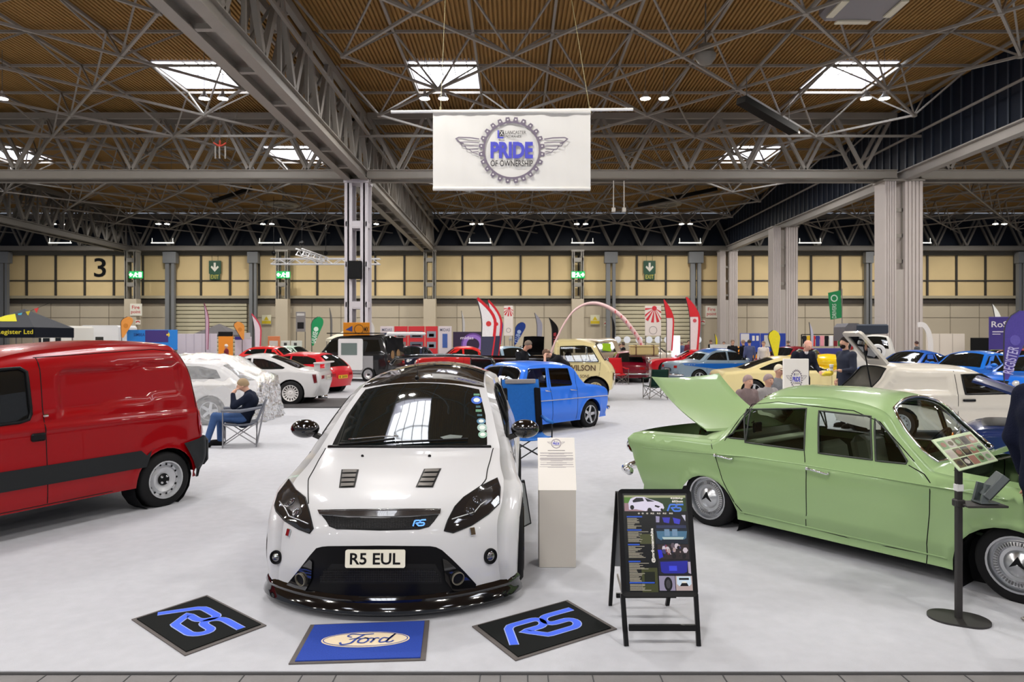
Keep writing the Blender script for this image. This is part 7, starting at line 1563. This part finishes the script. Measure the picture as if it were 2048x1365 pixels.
# ================================================================ STANDS, FLAGS AND BANNERS IN THE DISTANCE
def cloth_px(t, O, pts, D, mt, name='cloth', th=.02, bulge=.0, off=0.):
    P = [at(x, y, D)-O for x, y in pts]; M = frame((0, off, 0), (1,0,0), (0,0,1)); m = MB(); m.prism([(p.x, p.z) for p in P], -th/2, th/2, M); return m.build(name, mt, t)
def feather(label, x, ytop, ybot, w, D, col, edge=None, mark=None, lean=0., tear=False, group=None, txt=None, tcol=(230,230,236), top=None, foot=None, flip=1):
    O = at(x, ybot, D); O.z = .012; O = Vector((O.x, O.y, .012)); t = thing('feather_flag', label, 'flag', O, 0, group)
    H_ = ybot-ytop; n = 14; L_ = []; R_ = []
    for i in range(n+1):
        u = i/n; y = ybot-H_*u; cx_ = x+lean*u*H_
        if tear: ww = w*(.14+.86*(u/.74)**.9) if u < .74 else w*max(.08, math.sqrt(max(0, 1-((u-.74)/.265)**2))); a, b = -.5, .5
        else: ww = w*(.75+.25*math.sin(u*2.2)) if u < .62 else w*(.99-.95*((u-.62)/.38)**1.7); a, b = 0, 1
        curve = 0 if tear else -flip*w*.75*max(0, u-.55)**1.6*2.2
        if flip < 0: a, b = -b, -a
        L_.append((cx_+a*ww+curve, y)); R_.append((cx_+b*ww+curve, y))
    poly = L_+R_[::-1]; cloth_px(t, O, poly, D, fabric(col))
    pole = L_ if (flip > 0) != (edge == 'R') else R_
    m = MB(); pp_ = [at(px, py, D)-O for px, py in pole]; m.tube([Vector((pp_[0].x, 0, 0))]+pp_, .022 if D > 20 else .014, 6); m.build('pole', mat('pole_dark', (.03,.03,.035), .4), t)
    if edge and edge != 'R':
        Q = (R_ if flip > 0 else L_); m = MB(); ribbon(m, [((at(a, b, D)-O).x, (at(a, b, D)-O).z) for a, b in Q], w*.22/FPX*D, frame((0,-.014,0), (1,0,0), (0,0,1))); m.build('edge_stripe', fabric(edge), t)
    if top: cloth_px(t, O, L_[9:]+R_[9:][::-1], D, fabric(top), 'top_panel', .012, off=-.014)
    if foot: cloth_px(t, O, L_[:6]+R_[:6][::-1], D, fabric(foot), 'lower_panel', .012, off=-.014)
    if mark:
        cx_, cy_ = (L_[8][0]+R_[8][0])/2, L_[8][1]; r = w*.20; cloth_px(t, O, [(cx_+r*math.cos(a), cy_+r*math.sin(a)) for a in np.linspace(0, 2*PI, 13)[:-1]], D, fabric(mark), 'emblem', .012, off=-.014)
    if txt:
        m = MB(); c_ = at((L_[4][0]+R_[4][0])/2, L_[4][1], D)-O; d_ = at(x+lean*H_, ytop, D)-at(x, ybot, D); text(m, txt, frame((c_.x, -.016, c_.z), d_, (-d_.z, 0, d_.x)), H_*.40/FPX*D, w*.42/FPX*D, 0, .01); m.build('lettering', fabric(tcol), t)
    m = MB(); m.beam((-.4, 0, .01), (.4, 0, .01), .06, .02); m.beam((0, -.4, .012), (0, .4, .012), .06, .02); m.build('base', BLACK, t); return t
feather('orange teardrop flag behind the red van roof, below the left fire point sign', 245, 634, 676, 24, 41.5, (226,150,70), tear=True, lean=.28, mark=(206,130,50))
feather('orange teardrop flag beside the grey gazebo', 486, 644, 680, 21, 43, (226,150,70), tear=True, lean=-.28, mark=(206,130,50))
feather('green teardrop flag with a white emblem left of the camper van', 625, 634, 692, 24, 38.6, (24,140,84), tear=True, lean=.22, mark=(206,226,214), txt='GALAXIE', tcol=(226,240,232))
feather('yellow teardrop flag behind the cream coupe', 1552, 661, 720, 24, 27, (230,214,40), tear=True, lean=-.08)
feather('thin yellow feather flag seen edge-on by the blue boards', 1431, 668, 702, 4, 48, (232,214,40))
feather('white feather flag with red edge, front one of the pair left of the blue saloon', 962, 597, 716, 27, 25, (232,228,230), edge=(206,40,50), mark=(206,60,60), lean=.03, foot=(60,60,84))
feather('white feather flag with red edge, rear one of the pair left of the blue saloon', 981, 601, 712, 20, 25.9, (226,222,226), edge=(206,40,50), mark=(206,60,60), lean=.03, foot=(60,60,84))
feather('tall white feather flag with red top right of the rising-sun banner, shorter one', 1333, 600, 702, 14, 37, (226,214,216), edge=(206,40,50), top=(206,40,50))
feather('tall white feather flag with red top right of the rising-sun banner, taller one', 1380, 595, 704, 19, 37, (230,216,218), edge=(206,40,50), top=(206,40,50), mark=(200,80,90))
feather('large purple feather flag near the right edge behind the white van', 2012, 622, 760, 52, 15.5, (78,66,150), tear=True, lean=.22, mark=(96,86,170), txt='REGISTER', tcol=(190,184,226))
feather('blue teardrop flag with winged emblem behind the man in the dark suit', 1030, 645, 690, 20, 45.6, (30,60,140), tear=True, lean=.32, mark=(170,190,226), txt='CLUB', tcol=(180,200,236))
feather('small blue teardrop flag behind the red-edged pair', 1001, 640, 690, 11, 46.8, (44,76,160), tear=True, mark=(190,200,226))
feather('pale grey feather flag right of the blue teardrop flag', 1074, 626, 690, 11, 46, (160,160,176))
feather('black feather flag with red lettering left of the cream pickup', 1104, 636, 694, 13, 46, (30,28,30), txt='CLUB', tcol=(206,70,80))
feather('thin black feather flag by the slatted shutter', 1225, 632, 690, 5, 50, (34,34,36))
feather('slim red white and blue feather flag before the left shutter', 411, 606, 700, 7, 44, (206,170,190), edge=(150,60,90))
feather('red white and blue feather flag leaning beside the left shutter', 510, 628, 706, 13, 41, (214,196,206), edge=(196,60,80), lean=-.02)
feather('slim black and white feather flag before the beige wall', 661, 616, 690, 4, 50, (120,118,118))
feather('white feather flag behind the orange roof banner', 740, 636, 690, 9, 43, (232,230,226))
feather('thin pale feather flag left of the red photo display end', 925, 622, 690, 5, 50, (206,204,204))
feather('slim blue and white feather flag behind the yellow kit car', 1621, 645, 712, 6, 36, (190,190,210))
feather('white feather flag above the purple banner', 1990, 608, 690, 13, 36.8, (224,224,222), mark=(226,90,70))
def panel(name, label, cat, x0, y0, x1, y1, D, col, items=(), legs=True, th=.05, group=None, mt=None):
    c_ = at((x0+x1)/2, (y0+y1)/2, D); O = Vector((c_.x, D, .012)); t = thing(name, label, cat, O, 0, group); s = D/FPX; w_, h_ = (x1-x0)*s, (y1-y0)*s; zc = c_.z-.012
    m = MB(); m.bbox((0, 0, zc), (w_, th, h_), .01); m.build('board', mt or flat(col, .6), t)
    if legs and zc-h_/2 > .1:
        for sx in (-1, 1): m = MB(); m.box((sx*w_*.46, .02, (zc-h_/2)/2), (.05, .05, zc-h_/2)); m.build('leg', STEELD, t)
    for it in items:
        M = frame((0, -th/2-.004, zc), (1,0,0), (0,0,1)); m = MB(); k = it[0]
        if k == 'r': _, a, b, c2, d, cl, nm = it; x_, y_ = ((a+c2)/2-(x0+x1)/2)*s, ((y0+y1)/2-(b+d)/2)*s; m.box((x_, y_, 0), ((c2-a)*s, (d-b)*s, .01), 0, M); m.build(nm, flat(cl, .6), t)
        elif k == 't': _, tx, a, b, wp, hp, cl = it; text(m, tx, M @ T(((a-(x0+x1)/2)*s, ((y0+y1)/2-b)*s, .004)), wp*s, hp*s, 0, .01); m.build('lettering', flat(cl, .6), t)
        elif k == 'c': _, a, b, r, cl, nm = it; m.lathe([(r*s, 0), (0, .008)], 18, M @ T(((a-(x0+x1)/2)*s, ((y0+y1)/2-b)*s, .0))); m.build(nm, flat(cl, .6), t)
        elif k == 'ring': _, a, b, r, wd, cl, nm = it; ribbon(m, [((a-(x0+x1)/2)*s+r*s*math.cos(q), ((y0+y1)/2-b)*s+r*s*math.sin(q)) for q in np.linspace(0, 2*PI, 25)[:-1]], wd*s, M, 0, .003, True); m.build(nm, flat(cl, .6), t)
    return t
RDC = (196,40,48)
for k, (x0, x1) in enumerate(((760,788),(788,816),(816,850),(850,876),(876,904))):
    ph = []
    if k in (1, 2, 3): 
        for (b, d) in ((663,676),(684,697)): ph.append(('r', x0+4, b, x1-4, d, ((120,110,110),(90,96,110),(130,140,150))[k-1], 'photo')); ph.append(('r', x0+8, b+5, x1-8, d-2, (206,200,196) if k != 2 else (200,30,40), 'pictured_car'))
    else: ph += [('t', 'MIDAS', (x0+x1)/2, 660, 20, 6, (110,110,130)), ('r', (x0+x1)/2-5, 668, (x0+x1)/2+5, 696, (60,90,160), 'blue_strip')]
    panel('photo_display', ('pale end panel of the photo display at its camper van end', 'red photo panel second from the camper van end', 'red photo panel in the middle of the display', 'red photo panel beside the pale right end panel', 'pale end panel of the photo display beside the purple screen')[k], 'display board', x0+.7, 653, x1-.7, 710, 40, RDC if k in (1,2,3) else (206,196,200), ph, group=None)
panel('purple_screen', 'dark purple screen with glowing ring reading midas behind the red saloon', 'screen', 906, 664, 966, 716, 38, (40,24,56), [('ring', 946, 690, 17, 8, (150,110,200), 'ring'), ('ring', 946, 690, 22, 3, (104,66,150), 'halo'), ('t', 'midas', 934, 676, 26, 6, (230,220,236))])
panel('club_banner', 'bright blue and purple club banner behind the red van roof', 'banner', 254, 660, 355, 700, 42, (30,126,214), [('r', 291, 661, 337, 685, (62,44,120), 'purple_panel'), ('t', 'CLUB', 302, 675, 17, 7, (226,220,236)), ('c', 335, 670, 5, (236,206,60), 'sun_disc'), ('t', 'SIMBEA', 279, 670, 22, 6, (16,50,120))])
panel('partition_wall', 'pale lilac partition wall left of the orange tent panel', 'partition', 355, 668, 434, 712, 45, (214,204,214), [('r', x, 668, x+.8, 712, (186,176,190), 'seam') for x in (372, 388, 404, 420)])
panel('partition_wall', 'pale partition panel right of the orange tent panel with white notice', 'partition', 470, 674, 503, 712, 44, (206,198,214), [('r', 488, 666, 501, 678, (190,190,196), 'notice'), ('r', 470, 674, 486, 680, (50,40,140), 'blue_corner')])
panel('orange_panel', 'orange tent side panel behind the person with white hair', 'panel', 437, 670, 466, 712, 42.5, (232,140,36), [('r', 437, 664, 466, 673, (28,26,26), 'black_valance')])
panel('poster_panel', 'orange framed poster board left of the white framed boards', 'display board', 536, 673, 560, 706, 45.5, (214,126,80), [('r', 539, 682, 556, 700, (206,196,190), 'poster')])
for x0, x1, lab in ((562, 580, 'white framed board with small picture, next to the orange poster board'), (582, 604, 'white framed board with small picture, next to the camper van door')): panel('poster_panel', lab, 'display board', x0, 682, x1, 706, 45.5, (210,212,204), [('r', x0+6, 686, x0+12, 692, (60,60,60), 'picture')])
panel('roller_banner', 'tall pop-up banner with a dark car picture against the beige wall', 'banner', 592, 624, 611, 664, 48, (150,146,146), [('r', 594, 627, 609, 632, (230,230,228), 'heading'), ('r', 595, 645, 608, 658, (40,38,40), 'pictured_car')])
panel('display_board', 'royal blue exhibition board with pinned papers, left one of the pair', 'display board', 1480, 667, 1520, 705, 37, (30,66,166), [('r', 1481, 668, 1498, 684, (206,206,210), 'poster'), ('r', 1504, 672, 1509, 682, (224,222,216), 'paper'), ('r', 1512, 672, 1517, 682, (224,222,216), 'paper')])
panel('display_board', 'royal blue exhibition board with pinned papers, right one of the pair', 'display board', 1521, 667, 1571, 705, 37, (26,58,156), [('r', 1528, 671, 1546, 694, (196,196,192), 'poster'), ('r', 1550, 672, 1556, 682, (216,214,210), 'paper')])
panel('purple_banner', 'square purple banner with white lettering Ro behind the large purple flag', 'banner', 1978, 634, 2030, 700, 31, (62,46,130), [('t', 'RoS', 1998, 649, 32, 12, (236,232,236)), ('r', 1984, 663, 2006, 665, (220,214,230), 'line'), ('r', 1984, 668, 2000, 669.5, (220,214,230), 'line')])
panel('white_wall', 'row of plain white partition panels behind the blue cars', 'partition', 1852, 668, 1929, 712, 38, (212,202,192), [('r', 1878, 668, 1879, 712, (170,160,150), 'seam'), ('r', 1904, 668, 1905, 712, (170,160,150), 'seam')])
panel('black_screen', 'black cloth screen beside the purple banner', 'screen', 1941, 676, 1978, 705, 37, (16,16,18), [])
for x, lab, dx in ((1008, 'white hanging banner with red rising-sun rays beside the red-edged flags', 18), (1290, 'white hanging banner with red rising-sun rays before the slatted shutter', 32)):
    s_ = 1; t = panel('ray_banner', lab, 'banner', x, 612, x+dx, 672, 38, (224,216,210), [('ring', x+dx/2, 661, dx*.24, .7, (90,84,90), 'car_sketch')]); D = 38; s = D/FPX; O = t.location; m = MB(); M = frame((0, -.03, at(0, 642, D).z-.012), (1,0,0), (0,0,1)); cx0, cy0 = dx*.08*s, 25*s
    for a0 in (185, 212, 238, 262, 285, 310, 335):
        r0, r1 = dx*.13*s, (dx*.62 if a0 in (185, 335) else dx*.9)*s; a, b = math.radians(a0-6), math.radians(a0+6); cl = lambda v: max(-dx/2*s, min(dx/2*s, v))
        m.add([M @ Vector((cl(cx0+r*math.cos(q)), cy0+r*math.sin(q), 0)) for r, q in ((r0, a), (r1, a), (r1, b), (r0, b))], [(0,1,2,3)])
    m.lathe([(dx*.15*s, .001), (0, .002)], 16, M @ T((cx0, cy0, 0))); m.build('ray_print', flat((200,44,56), .7), t)
# hanging green flag
t = thing('green_flag', 'green flag with white ring emblem hanging on a pole above the white off-roader', 'flag', (*spot(1684, 44), 0)); O = Vector(t.location); D = 44
cloth_px(t, O, [(1656,586),(1681,581),(1684,636),(1661,640)], D, fabric((40,140,84))); m = MB(); m.tube([Vector((0,0,0)), at(1684, 578, D)-O], .03, 6); m.build('pole', STEEL, t)
m = MB(); p = at(1668, 597, D)-O; M = frame((p.x, -.03, p.z), (1,0,0), (0,0,1)); ribbon(m, [(.19*math.cos(a), .19*math.sin(a)) for a in np.linspace(0, 2*PI, 17)[:-1]], .07, M, 0, 0, True); text(m, 'DRIVERS', M @ T((0, -.8, 0)) @ Matrix.Rotation(PI/2, 4, 'Z'), .9, .26, 0, .01); m.build('lettering', fabric((206,230,214)), t)
# inflatable style arch
t = thing('arch_banner', 'thin pink and white arch curving over behind the cream pickup', 'arch', (*spot(1190, 38.5), 0)); O = Vector(t.location); D = 38.5
pts = [(1100,712),(1108,690),(1118,668),(1131,644),(1148,622),(1170,609),(1192,607),(1218,616),(1243,634),(1262,656),(1277,678),(1286,700),(1290,716)]; hp = hermite(pts, 4); P = [at(a, b, D)-O for a, b in hp]; m = MB(); N = len(P)
m.tube(P, [.05+.07*min(1, max(0, (i-N*.30)/(N*.3))) for i in range(N)], 8); m.build('arch', mat('arch_pink', srgb(232,196,196), .5), t, True)
m = MB()
for k in range(8): p = P[int(N*.62)+k*2] if int(N*.62)+k*2 < N else P[-1]; m.box((p.x-.03, -.13, p.z), (.07, .02, .14))
m.build('lettering', flat((206,90,100)), t)
# discs on posts
for k, x in enumerate((1235, 1254, 1278, 1298, 1316, 1335, 1396)):
    t = panel('round_sign', ('white round sign on the low fence before the slatted shutter', 'white round sign on the low fence before the slatted shutter')[0], 'sign', x-4, 688, x+4, 702, 52, (176,168,150), [('c', x, 680, 7, (232,236,246), 'disc')], group='row of round signs before the slatted shutter')
t = panel('glowing_display', 'tall bright white display beside the shorter red-topped flag', 'display', 1343, 672, 1360, 714, 38, (230,234,246), [], mt=mat('display_glow', (.8,.85,.95), .5, emit=(.8,.85,1.), es=.7))
# gazebos
def gazebo(label, x0, x1, ypk, yv0, yv1, D, col, val=None, txt=None, tc=(226,210,40), pk=None):
    a, b = at(x0, yv0, D), at(x1, yv0, D); w_ = b.x-a.x; t = thing('gazebo', label, 'tent', ((a.x+b.x)/2, D+w_/2, .012)); s = D/FPX; zv, zv2, zp = a.z-.012, at(0, yv1, D).z-.012, at(0, ypk, D+w_/2).z-.012; h = w_/2
    m = MB(); m.add([(-h,-h,zv),(h,-h,zv),(h,h,zv),(-h,h,zv),(0,0,zp)], [(0,1,4),(1,2,4),(2,3,4),(3,0,4)]); o = m.build('canopy', fabric(col), t); m = MB()
    for q in ((0,-h),(0,h)): m.box((0, q[1], (zv+zv2)/2), (w_, .03, zv-zv2))
    for q in (-h, h): m.box((q, 0, (zv+zv2)/2), (.03, w_, zv-zv2))
    m.build('valance', fabric(val or col), t)
    for sx in (-1, 1):
        for sy in (-1, 1): m = MB(); m.box((sx*(h-.04), sy*(h-.04), zv/2), (.05, .05, zv)); m.build('leg', STEEL, t)
    if txt: m = MB(); text(m, txt, frame((w_*.05, -h-.025, (zv+zv2)/2), (1,0,0), (0,0,1)), w_*.88, (zv-zv2)*.55, 0, .01); m.build('lettering', flat(tc), t)
    if pk: m = MB(); m.add([(-h*.7,-h*.71,zv+(zp-zv)*.31),(h*.25,-h*.71,zv+(zp-zv)*.31),(-h*.1,-h*.3,zv+(zp-zv)*.72),(-h*.35,-h*.4,zv+(zp-zv)*.62)], [(0,1,2,3)]); m.build('roof_print', fabric(pk), t)
    return t
gazebo('black gazebo with yellow lettering on its edge at the far left', -58, 68, 618, 655, 676, 33, (54,56,62), (18,22,32), 'Lotus Register Ltd', pk=(196,190,40))
gazebo('grey peaked gazebo before the left shutter', 382, 462, 648, 670, 674, 46, (92,88,90)); gazebo('white gazebo roof peak left of the orange roof banner', 652, 712, 662, 678, 683, 46, (216,210,190))
gazebo('grey tent roof beside the middle of the hall, right of the blue teardrop', 1018, 1024, 670, 678, 682, 52, (150,150,156))
t = thing('bunting', 'string of coloured pennants rising from the black gazebo', 'bunting', at(25, 634, 34)); O = Vector(t.location); P = [at(x, y, 34)-O for x, y in ((0,634),(25,632),(40,628),(57,624),(76,616),(100,606))]; m = MB(); m.tube(P, .01, 4); m.build('string', BLACK, t)
for (x, y), cl in zip(((24,632),(40,628),(56,624),(73,618)), ((60,170,110),(90,190,226),(226,206,60),(220,70,70))): p = at(x, y, 34)-O; m = MB(); m.prism([(p.x-.1,p.z),(p.x+.12,p.z+.05),(p.x+.02,p.z-.2)], -.01, .01, frame((0,-.02,0), (1,0,0), (0,0,1))); m.build('pennant', fabric(cl), t)
# white motor caravans on the left
def caravan(label, x0, x1, ytop, D, col, front=True, ph=0.):
    a, b = at(x0, ytop, D), at(x1, ytop, D); L_ = b.x-a.x; H_ = a.z; t = thing('motor_caravan', label, 'caravan', ((a.x+b.x)/2, D+1.1, 0)); m = MB()
    pr = [(-L_/2, .45), (L_/2, .45), (L_/2, H_-.12), (L_/2-.12, H_), (-L_/2+.9, H_), (-L_/2+.5, H_-.15), (-L_/2+.05, H_*.55), (-L_/2-.02, H_*.42)]
    m.prism(pr, -1.05, 1.05, T((0,0,0), PI/2)); m.build('body', paint('%d_%d_%d' % col, col), t)
    for (u, v, ww, hh) in ((.28, .62, .24, .2), (.62, .64, .2, .17), (.1, .6, .09, .24)): m = MB(); m.bbox((-L_/2+u*L_, -1.06, v*H_), (ww*L_*.8, .03, hh*H_), .01); m.build('window', DG, t)
    m = MB(); m.bbox((-L_/2+.45*L_, -1.06, .5*H_), (.10*L_, .03, .62*H_), .02); m.build('door', WHITEP, t)
    for x in (-L_*.3, L_*.3): wheel(t, x, -.9, .33, .33, .2, 'steel', n=18)
    return t
caravan('long white motor caravan behind the red van roof, left one', 72, 142, 652, 40, (222,220,214)); caravan('long white motor caravan behind the red van roof, right one', 136, 236, 651, 43, (226,226,228))
t = thing('stall', 'low white and purple stall table under the black gazebo', 'table', (*spot(30, 35.5), .012)); m = MB(); m.bbox((0,0,.9), (3,.7,.06), .01); m.box((-.9,-.36,.5), (.35,.02,.75)); m.box((.0,-.36,.5), (.35,.02,.75)); m.build('top', flat((80,66,150)), t); m = MB(); m.box((0,-.34,.45), (2.9,.03,.85)); m.build('skirt', flat((206,204,210)), t)
# off-roader with spare wheel cover and roof tent
ov = gcar('estate', 'white off-roader with round spare wheel cover behind the person holding the cup', (*spot(1738, 33.8), 0)[:2], (.35, .94), (214,212,206), 4.0, 1.9, 1.95, .2, name='off_road_car', wheels='steel', light=False); c = ov
m = MB(); M = T((-2.02, -.1, 1.2)) @ Matrix.Rotation(-PI/2, 4, 'Y'); m.lathe([(.34,0),(.34,.16),(.30,.2),(0,.2)], 24, M); m.build('spare_wheel_cover', WHITEP, c.t, True, 40); m = MB(); ribbon(m, [(.16*math.cos(a), .16*math.sin(a)) for a in np.linspace(0, 2*PI, 17)[:-1]], .05, M @ T((0,0,.205)), 0, 0, True); m.build('ring_print', BLACK, c.t)
t = thing('roof_tent', 'grey and dark blue roof tent folded out on the white off-roader', 'tent', (*spot(1717, 33.0), 1.98)); m = MB(); m.bbox((.35,0,.25), (1.5,1.3,.45), .06); m.build('shell', flat((40,50,66)), t); m = MB(); m.prism([(-.9,-.3),(-.15,-.3),(-.15,.4),(-.3,.52),(-.75,.52),(-.9,.35)], -.6, .6, T((0,0,0), PI/2)); m.build('awning', fabric((104,104,110)), t)
# clothing stall
t = thing('clothes_stall', 'market stall hung with small coloured garments behind the yellow kit car', 'stall', (*spot(1644, 41), .012)); m = MB(); m.beam((-1.2,0,2.0), (1.2,0,2.0), .05); m.beam((-1.2,0,0), (-1.2,0,2.0), .05); m.beam((1.2,0,0), (1.2,0,2.0), .05); m.build('rail', BLACK, t)
rr = random.Random(9)
for k in range(9): cl = [(40,40,44),(220,180,40),(200,40,40),(60,60,130),(226,150,160),(30,30,34),(226,226,226),(120,30,40),(50,110,60)][k]; m = MB(); m.bbox((-1.05+k*.26, -.04, 1.62), (.22, .06, .62), .02); m.bbox((-1.05+k*.26, -.04, 1.80), (.27, .05, .16), .02); m.build('garment', fabric(cl), t)
m = MB(); m.bbox((0,-.3,.75), (2.6,.7,.9), .02); m.build('table_cloth', fabric((60,60,120)), t)
t = thing('curved_banner', 'white curved banner arch beside the large fluted column', 'banner', (*spot(1850, 37), .012)); O = Vector(t.location); P = hermite([(1836,650),(1846,650),(1855,660),(1860,676),(1862,708)], 5); m = MB(); s = 37/FPX
ribbon(m, [((at(a, b, 37)-O).x, (at(a, b, 37)-O).z) for a, b in P], 10*s, frame((0,0,0), (1,0,0), (0,0,1))); o = m.build('cloth', fabric((222,218,220)), t); sd = o.modifiers.new('s', 'SOLIDIFY'); sd.thickness = .04; m = MB(); m.tube([(0, .03, 0), (at(1862,700,37)-O)+Vector((0,.03,0))], .03, 6); m.build('pole', STEEL, t)
for x, y, D, lab in ((1208, 682, 46, 'white sheet board behind the bronze estate car'), (1005, 636, 46, 'plain grey box on the wall')): pass
m = MB(); m.prism(rrect(.95, .6, .03), -.01, .01, frame(at(1440, 702, 33.2), (1,0,0), (0,0,1))); o = m.build('paper_sign', WHITEP); tag(o, 'blank white card standing behind the blue roof of the two-tone saloon', 'sign');
